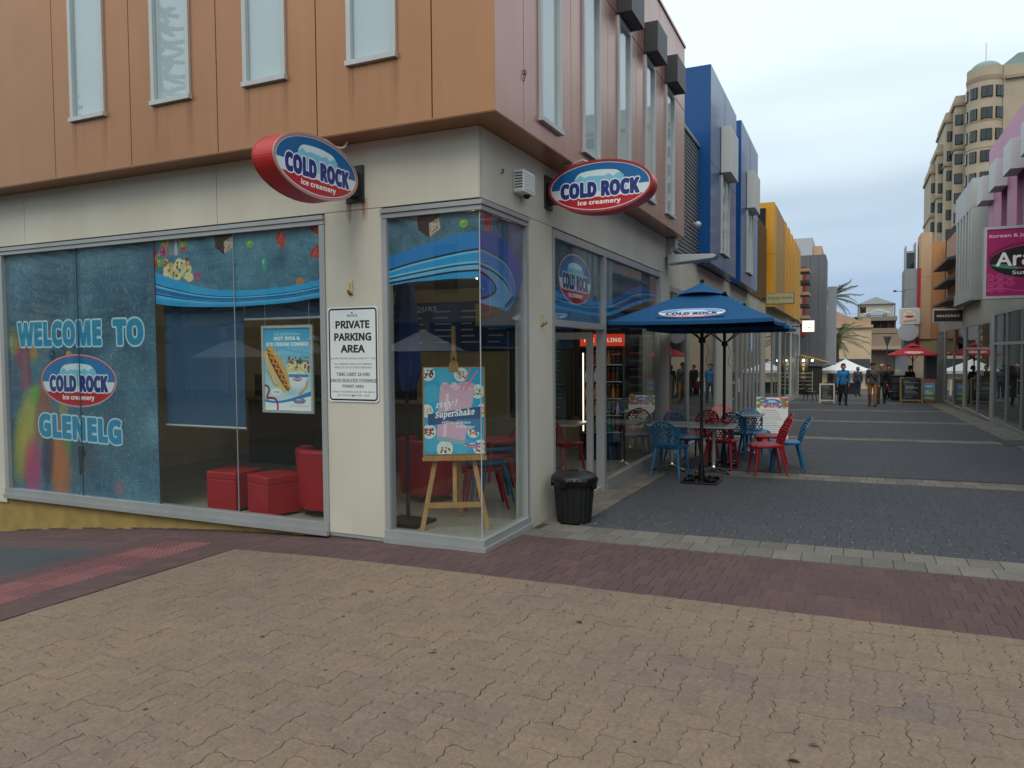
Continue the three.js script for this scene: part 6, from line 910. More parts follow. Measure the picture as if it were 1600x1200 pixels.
{ // car park with a deck, ramp parapets and a car on top
  const Z = -114, P = (px, py) => onZ(px, py, Z), o = thing('car_park', 'brown concrete multi-deck car park behind the beige hall', 'building', [P(1370, 500).x, -2, Z]);
  const cn = mat('#8d7a6b', 0.85, { map: texWall, tile: 5 }), dk = mat('#857566', 0.9), y = (py) => P(1370, py).y, x = (px) => P(px, 500).x;
  wpart('deck', bx(x(1335), x(1402), y(501), y(494.5), Z - 16, Z), mat('#77736c', 0.8), o); wpart('parapet', bx(x(1330), x(1402), y(521), y(513), Z - 16, Z + 0.4), cn, o); wpart('wall', bx(x(1300), x(1408), y(548), y(522), Z - 8, Z + 0.5), cn, o); wpart('parapet', bx(x(1300), x(1408), y(546), y(541), Z + 0.51, Z + 0.9), mat('#9a8878', 0.85), o);
  wpart('dark_level', bx(x(1335), x(1400), y(513), y(501), Z - 14, Z - 3), dk, o); wpart('dark_level', bx(x(1300), x(1470), -3, y(548), Z - 8, Z - 2), dk, o); for (let k = 0; k < 6; k++) wpart('column', bx(x(1340 + k * 12), x(1341.6 + k * 12), -3, y(501), Z - 2.9, Z - 2.2), cn, o); wpart('grey_wing', bx(x(1400), x(1420), -3, y(516), Z - 8, Z - 0.5), mat('#5f646b', 0.8), o);
  wpart('railing', [bx(x(1318), x(1348), y(489.5), y(489), Z + 0.02, Z + 0.06), bx(x(1318), x(1348), y(493.5), y(493), Z + 0.02, Z + 0.06)], MAT.alu, o); wpart('ramp_slab', bx(x(1300), x(1340), y(500), y(495), Z - 10, Z), mat('#77736c', 0.8), o);
  const h = thing('hip_roof_house', 'small cream pavilion with grey hipped roof standing on the car park', 'building', [x(1369), y(494.5), Z - 9]);
  const q = (px, py) => onZ(px, py, Z - 9); wpart('wall', bx(q(1342, 480).x, q(1396, 480).x, y(494.5), q(1369, 475).y, Z - 14, Z - 9), mat('#b9b2a2', 0.8, { map: texWall, tile: 4 }), h);
  const rx0 = q(1340, 475).x, rx1 = q(1399, 475).x, ry = q(1369, 475).y, rt = q(1369, 462).y, pk = q(1369, 462).x; const rg = new THREE.BufferGeometry(); const c = [[rx0, ry, Z - 8.6], [rx1, ry, Z - 8.6], [rx1, ry, Z - 14.6], [rx0, ry, Z - 14.6], [pk, rt, Z - 11.6]]; rg.setAttribute('position', new THREE.Float32BufferAttribute([[0, 1, 4], [1, 2, 4], [2, 3, 4], [3, 0, 4], [0, 2, 1], [0, 3, 2]].flat().map((i) => c[i]).flat(), 3)); rg.computeVertexNormals(); wpart('roof', rg, mat('#7a7e80', 0.8), h);
  const wn = wpart('window', bx(q(1344, 485).x, q(1353, 485).x, q(1344, 489).y, q(1344, 480).y, Z - 9, Z - 8.94), MAT.dark, h);
  for (const px of [1341, 1398]) { const cx = q(px, 480).x; wpart('post', bx(cx - 0.1, cx + 0.1, y(494.5), ry, Z - 9, Z - 8.8), mat('#6f7274', 0.7), h); }
  // silver saloon car
  const L = x(1392) - x(1349.5), s = L / 4.5, car = thing('silver_car', 'silver saloon car parked on the top deck of the car park', 'car', [x(1349.5), y(494.5), Z - 2], 0);
  const sv = mat('#b9bfc4', 0.25, { metal: 0.5 }), prof = [[0.02, 0.35], [0.05, 0.55], [0.3, 0.72], [1.0, 0.86], [1.55, 1.22], [2.0, 1.38], [2.7, 1.38], [3.3, 1.18], [3.75, 0.95], [4.35, 0.86], [4.48, 0.6], [4.45, 0.32], [3.9, 0.25], [0.5, 0.25]].map(([a, b]) => [a * s, b * s]);
  part('body', extr(prof, 1.6 * s, { bevel: 0.08 * s, seg: 3 }), sv, car);
  for (const [a, nm] of [[[[1.25, 0.9], [1.66, 1.2], [2.1, 1.3], [2.1, 0.9]], 'window'], [[[2.18, 0.9], [2.18, 1.3], [2.7, 1.3], [3.2, 1.12], [3.45, 0.93]], 'window']]) part(nm, extr(a.map(([u, v]) => [u * s, v * s]), 0.02).translate(0, 0, 1.6 * s), MAT.glassFar, car);
  for (const wx of [0.85, 3.6]) for (const wz of [0.05, 1.5]) { const w = part('wheel', new THREE.CylinderGeometry(0.32 * s, 0.32 * s, 0.22 * s, 20).rotateX(Math.PI / 2).translate(wx * s, 0.32 * s, wz * s + 0.06), MAT.black, car); part('rim', new THREE.CylinderGeometry(0.2 * s, 0.2 * s, 0.02, 14).rotateX(Math.PI / 2).translate(wx * s, 0.32 * s, wz * s + 0.06 + 0.115 * s), MAT.chrome, w); }
  part('headlight', rbx(0.03 * s, 0.2 * s, 0.6 * s, 0.72 * s, 1.35 * s, 1.62 * s, 0.02), MAT.white, car); part('tail_light', rbx(4.3 * s, 4.46 * s, 0.68 * s, 0.82 * s, 1.3 * s, 1.62 * s, 0.02), mat('#7a1a1a', 0.3), car);
}
{ // hotel tower
  const Z = -118, q = (px, py) => onZ(px, py, Z), c = q(1543, 250), o = thing('hotel_tower', 'tall beige hotel tower with round corner turret and rows of dark windows', 'building', [c.x, -2, Z - 3]);
  const st = mat('#b9aa96', 0.8, { map: texWall, tile: 6 }), st2 = mat('#a6927b', 0.8, { map: texWall, tile: 6 }), cop = mat('#7d9590', 0.7), cy = (py) => q(1543, py).y, R = (q(1574, 250).x - q(1512, 250).x) / 2 * 0.98, win = MAT.glassFar, top = cy(115);
  const drum = wpart('turret', new THREE.CylinderGeometry(R, R, top + 2, 48, 1).translate(c.x, (top - 2) / 2, Z - 3), st, o);
  for (const [py, k, h] of [[117, 1.04, 0.5], [121, 1.02, 0.3], [184, 1.03, 0.4], [228, 1.015, 0.25]]) wpart('cornice', new THREE.CylinderGeometry(R * k, R * k * 0.985, h, 48).translate(c.x, cy(py), Z - 3), st2, o);
  wpart('turret_top', new THREE.CylinderGeometry(R, R, cy(99) - top, 48).translate(c.x, (top + cy(99)) / 2, Z - 3), st, o); wpart('dome', new THREE.SphereGeometry(R * 0.82, 32, 12, 0, 7, 0, 1.57).scale(1, 0.62, 1).translate(c.x, cy(99), Z - 3), cop, o); wpart('flagpole', rod([c.x, cy(95), Z - 3], [c.x, cy(55), Z - 3], 0.12, 0.06), MAT.white, o);
  for (let f = 0; f < 9; f++) { const yc = cy(140 + f * 33.7); for (const [off, w] of [[-1.3, 0.85], [-0.66, 1.0], [0.05, 1.4], [0.77, 1.15]]) { const a = -0.1 + off, m = wpart('window', bx(-w / 2, w / 2, -0.78, 0.78, -0.06, 0.1).rotateY(a).translate(c.x + Math.sin(a) * R, yc, Z - 3 + Math.cos(a) * R), MAT.dark, o); wpart('pane', [bx(-w / 2 + 0.07, -0.03, -0.7, 0.7, 0.08, 0.12), bx(0.03, w / 2 - 0.07, -0.7, 0.7, 0.08, 0.12)].map((g) => g.rotateY(a).translate(c.x + Math.sin(a) * R, yc, Z - 3 + Math.cos(a) * R)), win, m); } }
  // wing to the right, with a green mansard roof
  const xr = q(1574, 250).x; wpart('wing', bx(xr - 0.4, xr + 26, -2, cy(100), Z - 14, Z - 1.6), st, o); wpart('cornice', bx(xr - 0.2, xr + 26.2, cy(122), cy(117), Z - 1.6, Z - 1.2), st2, o); wpart('mansard_roof', extr([[xr - 1, cy(100)], [xr + 26, cy(100)], [xr + 22, cy(78)], [xr + 1.5, cy(78)]], 10).translate(0, 0, Z - 13), cop, o);
  for (let f = 0; f < 8; f++) for (let k = 0; k < 5; k++) { const wx = xr + 3.5 + k * 4.4, yc = cy(140 + f * 33.7), m = wpart('window', bx(wx - 0.9, wx + 0.9, yc - 0.8, yc + 0.8, Z - 1.6, Z - 1.5), MAT.dark, o); wpart('pane', [bx(wx - 0.82, wx - 0.03, yc - 0.72, yc + 0.72, Z - 1.52, Z - 1.46), bx(wx + 0.03, wx + 0.82, yc - 0.72, yc + 0.72, Z - 1.52, Z - 1.46)], win, m); }
  // stepped bays that fall away to the left
  const bays = [[1493, 1513, 150, -5], [1478, 1495, 176, -8], [1465, 1480, 226, -11], [1455, 1467, 256, -14]];
  for (const [p0, p1, py, dz] of bays) {
    const zz = Z + dz, a = onZ(p0, py, zz), b = onZ(p1, py, zz); wpart('bay', bx(a.x, b.x, -2, a.y, zz - 12, zz), st, o); wpart('cornice', bx(a.x - 0.25, b.x + 0.1, onZ(p0, py + 16, zz).y, onZ(p0, py + 12, zz).y, zz - 12, zz + 0.25), st2, o); wpart('cornice', bx(a.x - 0.15, b.x + 0.1, onZ(p0, py + 84, zz).y, onZ(p0, py + 80, zz).y, zz - 12, zz + 0.2), st2, o);
    const n = p1 - p0 > 16 ? 1 : 1; for (let f = 0; f < 8; f++) { const yy = onZ(p0, py + 38 + f * 30.5, zz).y; const wx = (a.x + b.x) / 2 + (p0 === 1493 ? -0.3 : 0), m = wpart('window', bx(wx - 0.5, wx + 0.5, yy - 0.75, yy + 0.75, zz, zz + 0.1), MAT.dark, o); wpart('pane', bx(wx - 0.42, wx + 0.42, yy - 0.67, yy + 0.67, zz + 0.06, zz + 0.13), win, m); }
  }
}
{ // palms
  const leafM = mat('#4f5a38', 0.7, { phys: 1, transmission: 0.15, thickness: 0, side: THREE.DoubleSide }), leafD = mat('#6a6a45', 0.8, { side: THREE.DoubleSide }), trunkM = mat('#6b5a48', 0.9, { map: texDirt, tile: 0.8 });
  function palm(x, z, yc, label, len, n, seed) {
    const g0 = ground(x, z), o = thing('palm_tree', label, 'tree', [x, g0, z], 0, 'palm trees behind the grey building'), q = mulberry(seed), H = yc - g0;
    const t = []; for (let i = 0; i <= 14; i++) { const v = i / 14; t.push([0.26 - 0.08 * v + (i % 2) * 0.02, v * H]); } part('trunk', lathe([[0, 0], ...t, [0, H]], 14), trunkM, o);
    const crown = [], rach = [];
    for (let k = 0; k < n; k++) {
      const az = k * 2.39996 + q() * 0.4, up = 0.95 - (k / n) * 1.35 + q() * 0.2, L = len * (0.8 + 0.35 * q()), dir = V3(Math.cos(az), 0, Math.sin(az)), side = V3(-Math.sin(az), 0, Math.cos(az)), pts = [];
      for (let i = 0; i <= 10; i++) { const s = i / 10 * L; pts.push(V3(0, H, 0).addScaledVector(dir, s * Math.cos(up * 0.8)).add(V3(0, s * Math.sin(up) - 0.13 * s * s * (1 + 0.3 * q()) / Math.max(1, L / 2.6), 0))); }
      rach.push(new THREE.TubeGeometry(new THREE.CatmullRomCurve3(pts), 10, 0.02, 4));
      const cv = new THREE.CatmullRomCurve3(pts);
      for (let i = 3; i < 44; i++) { const u = i / 44, p = cv.getPoint(u), tg = cv.getTangent(u); for (const s of [-1, 1]) { const ll = 0.5 * Math.sin(Math.PI * (0.12 + u * 0.84)) * (0.85 + 0.3 * q()), d = side.clone().multiplyScalar(s * 0.75).addScaledVector(tg, 0.65).add(V3(0, -0.25 - 0.2 * q(), 0)).normalize(), e = p.clone().addScaledVector(d, ll), w = tg.clone().multiplyScalar(0.022); crown.push(...p.clone().sub(w).toArray(), ...p.clone().add(w).toArray(), ...e.toArray()); } }
    }
    const g = new THREE.BufferGeometry(); g.setAttribute('position', new THREE.Float32BufferAttribute(crown, 3)); g.computeVertexNormals(); part('crown', g, leafM, o); part('frond_stems', rach, leafD, o); return o;
  }
  const a = onZ(1299, 466, -56), b = onZ(1307, 528, -60); palm(a.x, -56, a.y, 'taller palm tree with grey-green fronds rising beside the grey building', 2.6, 26, 5); palm(b.x, -60, b.y, 'lower palm tree with dry fronds in front of the beige hall', 2.7, 26, 9);
}
{ // white marquee and things under it
  const p = { x: onZ(1321, 570, -54).x, z: -54 }, gy = ground(p.x, p.z), ev = onZ(1321, 578, -54).y - gy, pk = onZ(1321, 561, -54).y - gy, h = (onZ(1362, 578, -54).x - p.x), o = thing('white_marquee', 'white pyramid-roofed marquee standing at the end of the lane', 'marquee', [p.x, gy, p.z]);
  const C = [[-h, ev, h], [h, ev, h], [h, ev, -h], [-h, ev, -h]], P = []; for (let k = 0; k < 4; k++) { const A = C[k], B = C[(k + 1) % 4], n = 8, S = (s, v) => { const e = [lerp(A[0], B[0], s), ev, lerp(A[2], B[2], s)]; return [e[0] * v, lerp(pk, ev, 1 - (1 - v) ** 1.25) , e[2] * v]; }; for (let i = 0; i < n; i++) for (let j = 0; j < n; j++) { const a = S(i / n, j / n), b = S(i / n, (j + 1) / n), c = S((i + 1) / n, (j + 1) / n), d = S((i + 1) / n, j / n); P.push(...a, ...b, ...c, ...a, ...c, ...d); } P.push(...A, ...B, B[0], ev - 0.2, B[2], ...A, B[0], ev - 0.2, B[2], A[0], ev - 0.2, A[2]); }
  const g = new THREE.BufferGeometry(); g.setAttribute('position', new THREE.Float32BufferAttribute(P, 3)); g.computeVertexNormals(); part('roof', toCreasedNormals(g, 0.5), mat('#e8eaea', 0.7, { phys: 1, transmission: 0.2, thickness: 0 }), o); for (const [x, , z] of C) part('leg', bx(x * 0.98 - 0.03, x * 0.98 + 0.03, 0, ev, z * 0.98 - 0.03, z * 0.98 + 0.03), MAT.charcoal, o);
  const tb = thing('market_table', 'dark cloth-covered trading table under the white marquee', 'table', [p.x - 0.2, gy, p.z + 0.6]); part('cloth', bx(-1.2, 1.2, 0.02, 0.8, -0.35, 0.35), mat('#2a2b30', 0.9), tb); part('top', bx(-1.25, 1.25, 0.8, 0.83, -0.4, 0.4), mat('#3b3a3a', 0.8), tb);
  for (let k = 0; k < 9; k++) { const x = 4.3 + k * 0.42, z = -50, f = thing('white_bollard', 'short white post in the row closing the lane end', 'bollard', [x, ground(x, z), z], 0, 'white posts at the lane end'); part('post', rbx(-0.06, 0.06, 0, 0.95, -0.06, 0.06, 0.02, 2), MAT.white, f); part('cap', rbx(-0.075, 0.075, 0.95, 1.0, -0.075, 0.075, 0.015, 2), MAT.white, f); }
  const lx = onZ(1386, 560, -48), gl = ground(lx.x, -48), yb = onZ(1386, 541, -48).y - gl, yt = onZ(1386, 526, -48).y - gl, sl = thing('funnel_street_lamp', 'street lamp post with wide open funnel head behind the red umbrella', 'street lamp', [lx.x, gl, -48]); part('post', rod([0, 0, 0], [0, yb, 0], 0.05, 0.035), MAT.charcoal, sl); part('head', [tube([[0, yb, 0], [-0.24, yt, 0]], 0.018, 2), tube([[0, yb, 0], [0.24, yt, 0]], 0.018, 2), bx(-0.25, 0.25, yt - 0.02, yt + 0.02, -0.03, 0.03)], MAT.charcoal, sl); part('lamp_glass', lathe([[0.02, yb], [0.2, yt - 0.03]], 14), MAT.glassTint, sl);
}
{ // red umbrella, chalk boards, stall furniture
  const g = (px, py) => { const p = onG(px, py); return [p.x, p.y, p.z]; };
  { const p = g(1425, 628), q = onZ(1425, 537, p[2]), e = onZ(1425, 556, p[2]); makeUmbrella(p, 0.0, 'red square umbrella with white oval print over the noodle tables', 0.95, e.y - p[1] + 0.06, q.y - p[1], mat('#a82430', 0.85, { phys: 1, transmission: 0.08, thickness: 0 }), 1, redLogoMat, 'red_umbrella', undefined); }
  const chalk = (seed) => canvasTex(200, 300, (c, w, h) => { c.fillStyle = '#20262a'; c.fillRect(0, 0, w, h); const q = mulberry(seed); for (let i = 0; i < 15; i++) { c.fillStyle = `rgba(215,220,220,${0.35 + q() * 0.4})`; c.fillRect(w * (0.08 + q() * 0.1), h * (0.06 + i * 0.06), w * (0.35 + q() * 0.45), 3 + q() * 5); } });
  function board(pos, w, h, frame, tex, label, turn = 0.05) { const o = thing('chalk_board', label, 'sign board', pos, turn); for (const s of [1, -1]) { const T = (q) => q.rotateX(-s * 0.14).translate(0, 0.004, s * 0.17); part('frame', [bx(-w / 2, -w / 2 + 0.06, 0, h, -0.015, 0.015), bx(w / 2 - 0.06, w / 2, 0, h, -0.015, 0.015), bx(-w / 2 + 0.06, w / 2 - 0.06, h - 0.06, h, -0.015, 0.015), bx(-w / 2 + 0.06, w / 2 - 0.06, 0.1, 0.16, -0.015, 0.015)].map(T), frame, o); part('panel', T(bx(-w / 2 + 0.06, w / 2 - 0.06, 0.16, h - 0.06, -0.006, 0.006)), MAT.black, o); if (s > 0) part('print', T(card(w - 0.13, h - 0.23).translate(0, h / 2 + 0.05, 0.01)), filmMat(tex, 0.9), o); } part('hinge', bx(-w / 3, w / 3, h - 0.05, h - 0.02, -0.04, 0.04), MAT.black, o); return o; }
  const wf = mat('#9d7a52', 0.7, { map: texWood, tile: 0.5 });
  board(g(1292, 630), 0.62, 0.86, mat('#b9b4aa', 0.7), chalk(2), 'chalk board in a white frame beside the man in the blue jacket'); board(g(1423, 630), 0.86, 1.12, wf, chalk(6), 'large chalk board in a wooden frame below the red umbrella');
  const ad = canvasTex(180, 260, (c, w, h) => { c.fillStyle = '#6aa6c9'; c.fillRect(0, 0, w, h); c.fillStyle = '#4f8a4a'; c.fillRect(0, h * 0.72, w, h * 0.2); ell(c, w * 0.5, h * 0.6, w * 0.3, h * 0.12, '#d2c69a'); ell(c, w * 0.35, h * 0.52, 18, 14, '#e6e0c9'); ell(c, w * 0.6, h * 0.5, 16, 18, '#c9a06a'); c.fillStyle = '#dfe9ef'; c.fillRect(w * 0.2, h * 0.18, w * 0.6, h * 0.07); c.fillStyle = '#c9be62'; c.fillRect(w * 0.15, h * 0.85, w * 0.7, h * 0.06); });
  { const p = g(1451, 630), o = thing('poster_stand', 'small blue picture stand with orange top beside the wooden chalk board', 'sign board', p, -0.05); part('body', [rbx(-0.28, 0.28, 0.01, 0.95, -0.06, 0.02, 0.02, 2)], mat('#8a5a38', 0.7), o); part('print', card(0.46, 0.72).translate(0, 0.52, 0.024), filmMat(ad), o); part('top', extr([[-0.28, 0.95], [0.28, 0.95], [0.26, 1.04], [0.08, 1.02], [0, 1.07], [-0.08, 1.02], [-0.26, 1.04]], 0.06).translate(0, 0, -0.05), mat('#b5563a', 0.7), o); }
  { const p = g(1404, 626), o = thing('noodle_counter', 'dark stall counter with price panels under the red umbrella', 'counter', [p[0], p[1], p[2] - 0.6], 0); part('body', rbx(-0.3, 0.3, 0.003, 1.15, -0.3, 0.3, 0.01, 1), mat('#2a2c30', 0.7), o); for (let k = 0; k < 3; k++) part('price_panel', bx(-0.25, 0.25, 0.15 + k * 0.32, 0.42 + k * 0.32, 0.302, 0.312), mat('#59626a', 0.7), o); part('till', rbx(-0.14, 0.14, 1.152, 1.4, -0.14, 0.1, 0.01, 1), mat('#b9bcbc', 0.5), o); }
  for (const [px, py, t, lab] of [[1266, 627, 1.2, 'black cafe chair against the stall by the chalk board'], [1306, 628, -1.0, 'black cafe chair behind the man in the blue jacket'], [1398, 627, -1.2, 'black cafe chair at the noodle counter']]) makeChair('black_chair', MAT.black, lab, 'black chairs far down the lane', g(px, py), t);
  { const p = g(1392, 622), o = thing('red_bag', 'red shopping bag standing beside the people down the lane', 'bag', p, 0.2); part('body', extr([[-0.2, 0], [0.2, 0], [0.23, 0.4], [-0.23, 0.4]], 0.16, { bevel: 0.01 }).translate(0, 0.35, -0.08), mat('#a3202c', 0.6), o); part('stand', bx(-0.15, 0.15, 0.0, 0.35, -0.06, 0.06), MAT.black, o); part('handle', tube([[-0.1, 0.75, 0], [-0.06, 0.9, 0], [0.06, 0.9, 0], [0.1, 0.75, 0]], 0.01, 12), mat('#a3202c', 0.6), o); }
  { const p = onG(1599, 690), o = thing('door_mat', 'black rubber door mat outside the right-hand shop door', 'mat', [6.1, ground(6.1, -12.2) + 0.002, -12.2]); part('mat', rbx(-0.36, 0.3, 0, 0.014, -0.5, 0.5, 0.006, 1), MAT.black, o); }
}

// ---------- people ----------
function nets(f, lo, hi, cell) {                                     // surface nets over a distance field
  const n = [0, 1, 2].map((k) => Math.ceil((hi[k] - lo[k]) / cell) + 1), [nx, ny, nz] = n, F = new Float32Array(nx * ny * nz), id = new Int32Array(nx * ny * nz).fill(-1), P = [], I = [];
  for (let k = 0, o = 0; k < nz; k++) for (let j = 0; j < ny; j++) for (let i = 0; i < nx; i++, o++) F[o] = f(lo[0] + i * cell, lo[1] + j * cell, lo[2] + k * cell);
  const at = (i, j, k) => (k * ny + j) * nx + i;
  for (let k = 0; k < nz - 1; k++) for (let j = 0; j < ny - 1; j++) for (let i = 0; i < nx - 1; i++) {
    let m = 0, sx = 0, sy = 0, sz = 0, c = 0; const v = [];
    for (let b = 0; b < 8; b++) { const q = F[at(i + (b & 1), j + (b >> 1 & 1), k + (b >> 2))]; v.push(q); if (q < 0) m |= 1 << b; }
    if (m === 0 || m === 255) continue;
    for (let a = 0; a < 8; a++) for (let d = 1; d < 8; d <<= 1) { const b = a ^ d; if (b <= a) continue; if ((v[a] < 0) === (v[b] < 0)) continue; const t = v[a] / (v[a] - v[b]); sx += (a & 1) + ((b & 1) - (a & 1)) * t; sy += (a >> 1 & 1) + ((b >> 1 & 1) - (a >> 1 & 1)) * t; sz += (a >> 2) + ((b >> 2) - (a >> 2)) * t; c++; }
    id[at(i, j, k)] = P.length / 3; P.push(lo[0] + (i + sx / c) * cell, lo[1] + (j + sy / c) * cell, lo[2] + (k + sz / c) * cell);
  }
  const quad = (a, b, c, d, flip) => { if (a < 0 || b < 0 || c < 0 || d < 0) return; if (flip) I.push(a, c, b, a, d, c); else I.push(a, b, c, a, c, d); };
  for (let k = 1; k < nz - 1; k++) for (let j = 1; j < ny - 1; j++) for (let i = 1; i < nx - 1; i++) {
    const s = F[at(i, j, k)] < 0;
    if (s !== F[at(i + 1, j, k)] < 0) quad(id[at(i, j - 1, k - 1)], id[at(i, j, k - 1)], id[at(i, j, k)], id[at(i, j - 1, k)], !s);
    if (s !== F[at(i, j + 1, k)] < 0) quad(id[at(i - 1, j, k - 1)], id[at(i, j, k - 1)], id[at(i, j, k)], id[at(i - 1, j, k)], s);
    if (s !== F[at(i, j, k + 1)] < 0) quad(id[at(i - 1, j - 1, k)], id[at(i, j - 1, k)], id[at(i, j, k)], id[at(i - 1, j, k)], !s);
  }
  const g = new THREE.BufferGeometry(); g.setAttribute('position', new THREE.Float32BufferAttribute(P, 3)); g.setIndex(I); g.computeVertexNormals(); return g;
}
function cone(x, y, z, c) { const [ax, ay, az, ra, bx_, by, bz, rb] = c, dx = bx_ - ax, dy = by - ay, dz = bz - az, t = clamp(((x - ax) * dx + (y - ay) * dy + (z - az) * dz) / (dx * dx + dy * dy + dz * dz || 1e-9), 0, 1); return Math.hypot(x - ax - dx * t, y - ay - dy * t, z - az - dz * t) - (ra + (rb - ra) * t); }
const field = (list, k) => (x, y, z) => { let d = 9; for (const c of list) { const e = cone(x, y, z, c), h = clamp(0.5 + 0.5 * (d - e) / k, 0, 1); d = d + (e - d) * h - k * h * (1 - h); } return d; };
function bounds(list, m) { const lo = [9, 9, 9], hi = [-9, -9, -9]; for (const c of list) for (const [o, r] of [[0, 3], [4, 7]]) for (let k = 0; k < 3; k++) { lo[k] = Math.min(lo[k], c[o + k] - c[r] - m); hi[k] = Math.max(hi[k], c[o + k] + c[r] + m); } return [lo, hi]; }
const mesh = (list, k, cell) => { const [lo, hi] = bounds(list, cell * 2.5); return nets(field(list, k), lo, hi, cell); };
function person(pos, turn, height, label, c) {
  const o = thing('person', label, 'person', pos, turn, 'people walking in the lane'), S = height / 1.75, st = c.stride ?? 0.5, aw = c.arms ?? 0.3;
  const J = (x, y, z) => [x, y, z], leg = (s, f) => { const kx = s * 0.1, hip = J(s * 0.095, 0.92, 0), knee = J(kx, 0.5, 0.06 + f * 0.14), ank = J(kx, 0.09 + (f < 0 ? 0.05 : 0), f * 0.33); return { hip, knee, ank, toe: J(kx + s * 0.02, 0.045 + (f < 0 ? 0.0 : 0), f * 0.33 + 0.15) }; };
  const LL = leg(1, st), LR = leg(-1, -st), arm = (s, f) => { const sh = J(s * 0.175, 1.425, 0), el = J(s * 0.22, 1.15, -0.02 + f * 0.08), wr = J(s * (c.hold ? 0.12 : 0.235), c.hold ? 1.05 : 0.91, 0.06 + f * 0.2 + (c.hold ? 0.2 : 0)); return { sh, el, wr }; };
  const AL = arm(1, -aw), AR = arm(-1, aw), K = (a, ra, b, rb) => [...a, ra, ...b, rb];
  const trunk = [K([0, 1.0, 0], 0.13, [0, 1.12, 0.005], 0.12), K([-0.05, 1.3, 0], 0.125, [0.05, 1.3, 0], 0.125), K([0, 1.12, 0], 0.12, [0, 1.3, 0], 0.13), K([-0.13, 1.41, -0.005], 0.062, [0.13, 1.41, -0.005], 0.062)];
  const neck = K([0, 1.42, 0], 0.055, [0, 1.55, 0.015], 0.05), legs = [], arms = [];
  for (const l of [LL, LR]) legs.push(K(l.hip, 0.085, l.knee, 0.056), K(l.knee, 0.056, l.ank, 0.037)); for (const a of [AL, AR]) arms.push(K(a.sh, 0.05, a.el, 0.04), K(a.el, 0.039, a.wr, 0.027));
  const feet = [LL, LR].map((l) => K([l.ank[0], l.ank[1] - 0.04, l.ank[2] - 0.03], 0.04, l.toe, 0.035));
  // body, with finer head and hands joined into the same mesh
  const bodyG = mesh([...trunk, neck, K([-0.07, 0.95, 0], 0.1, [0.07, 0.95, 0], 0.1), ...legs, ...arms, ...feet], 0.035, 0.02);
  const head = [K([0, 1.66, -0.01], 0.098, [0, 1.6, 0.02], 0.078), K([0, 1.545, 0.045], 0.045, [0, 1.56, 0.05], 0.045), K([0, 1.62, 0.095], 0.012, [0, 1.595, 0.115], 0.016), K([-0.1, 1.63, 0], 0.016, [-0.1, 1.6, 0.0], 0.012), K([0.1, 1.63, 0], 0.016, [0.1, 1.6, 0.0], 0.012), K([-0.05, 1.655, 0.075], 0.016, [0.05, 1.655, 0.075], 0.016), K([-0.02, 1.565, 0.085], 0.009, [0.02, 1.565, 0.085], 0.009), neck];
  const hands = [AL, AR].map((a, i) => { const s = i ? -1 : 1, [x, y, z] = a.wr, L = [K([x, y, z], 0.024, [x, y - 0.075, z + 0.015], 0.03)]; for (let f = 0; f < 4; f++) { const fz = z - 0.015 + f * 0.019, ln = [0.055, 0.066, 0.07, 0.06][f]; L.push(K([x, y - 0.085, fz], 0.0095, [x - s * 0.006, y - 0.085 - ln * 0.55, fz + 0.006], 0.0088), K([x - s * 0.006, y - 0.085 - ln * 0.55, fz + 0.006], 0.0088, [x - s * 0.022, y - 0.085 - ln, fz + 0.006], 0.0075)); } L.push(K([x - s * 0.008, y - 0.03, z + 0.03], 0.011, [x - s * 0.02, y - 0.075, z + 0.055], 0.009)); return mesh(L, 0.008, 0.006); });
  const skin = mat(c.skin || '#a9785c', 0.6), fit = (g) => g.scale(S, S, S);
  const body = part('body', merge([bodyG, mesh(head, 0.02, 0.011), ...hands].map((g) => fit(g))), skin, o);
  const pad = (list, d) => list.map((q) => { const r = [...q]; r[3] += d; r[7] += d; return r; });
  const tr = pad([K([-0.07, 0.97, 0], 0.1, [0.07, 0.97, 0], 0.1), ...legs], 0.016); part('trousers', fit(mesh(tr, 0.03, 0.02)), mat(c.legs, 0.85), body);
  const jk = pad([...trunk, K([-0.07, 0.93 - (c.long || 0), 0], 0.105, [0.07, 0.93 - (c.long || 0), 0], 0.105), ...arms.map((q, i) => { const r = [...q]; return r; })], 0.015); part('jacket', fit(mesh(jk, 0.04, 0.02)), mat(c.top, c.gloss || 0.8), body);
  part('shoes', fit(mesh(pad(feet, 0.012), 0.02, 0.016)), mat(c.shoes || '#1b1a1a', 0.6), body);
  const hair = [K([0, 1.69, -0.03], 0.102, [0, 1.66, -0.05], 0.098)]; if (c.cap) hair.push(K([-0.03, 1.7, 0.06], 0.05, [0.03, 1.7, 0.06], 0.05), K([-0.03, 1.69, 0.13], 0.02, [0.03, 1.69, 0.13], 0.02)); else hair.push(K([-0.04, 1.715, 0.03], 0.05, [0.04, 1.715, 0.03], 0.05)); part(c.cap ? 'cap' : 'hair', fit(mesh(hair, 0.02, 0.014)), mat(c.cap || c.hair || '#1d1714', 0.9), body);
  if (c.strap) part('bag_strap', fit(tube([[-0.17, 1.48, 0.02], [-0.08, 1.35, 0.165], [0.06, 1.15, 0.17], [0.19, 1.0, 0.06], [0.19, 0.98, -0.06], [0.0, 1.25, -0.16], [-0.17, 1.48, -0.02]], 0.016, 40, 5)), MAT.black, body);
  if (c.collar) part('collar', fit(new THREE.TorusGeometry(0.072, 0.022, 8, 18).rotateX(Math.PI / 2).translate(0, 1.49, 0.01)), mat(c.top, 0.8), body);
  return o;
}
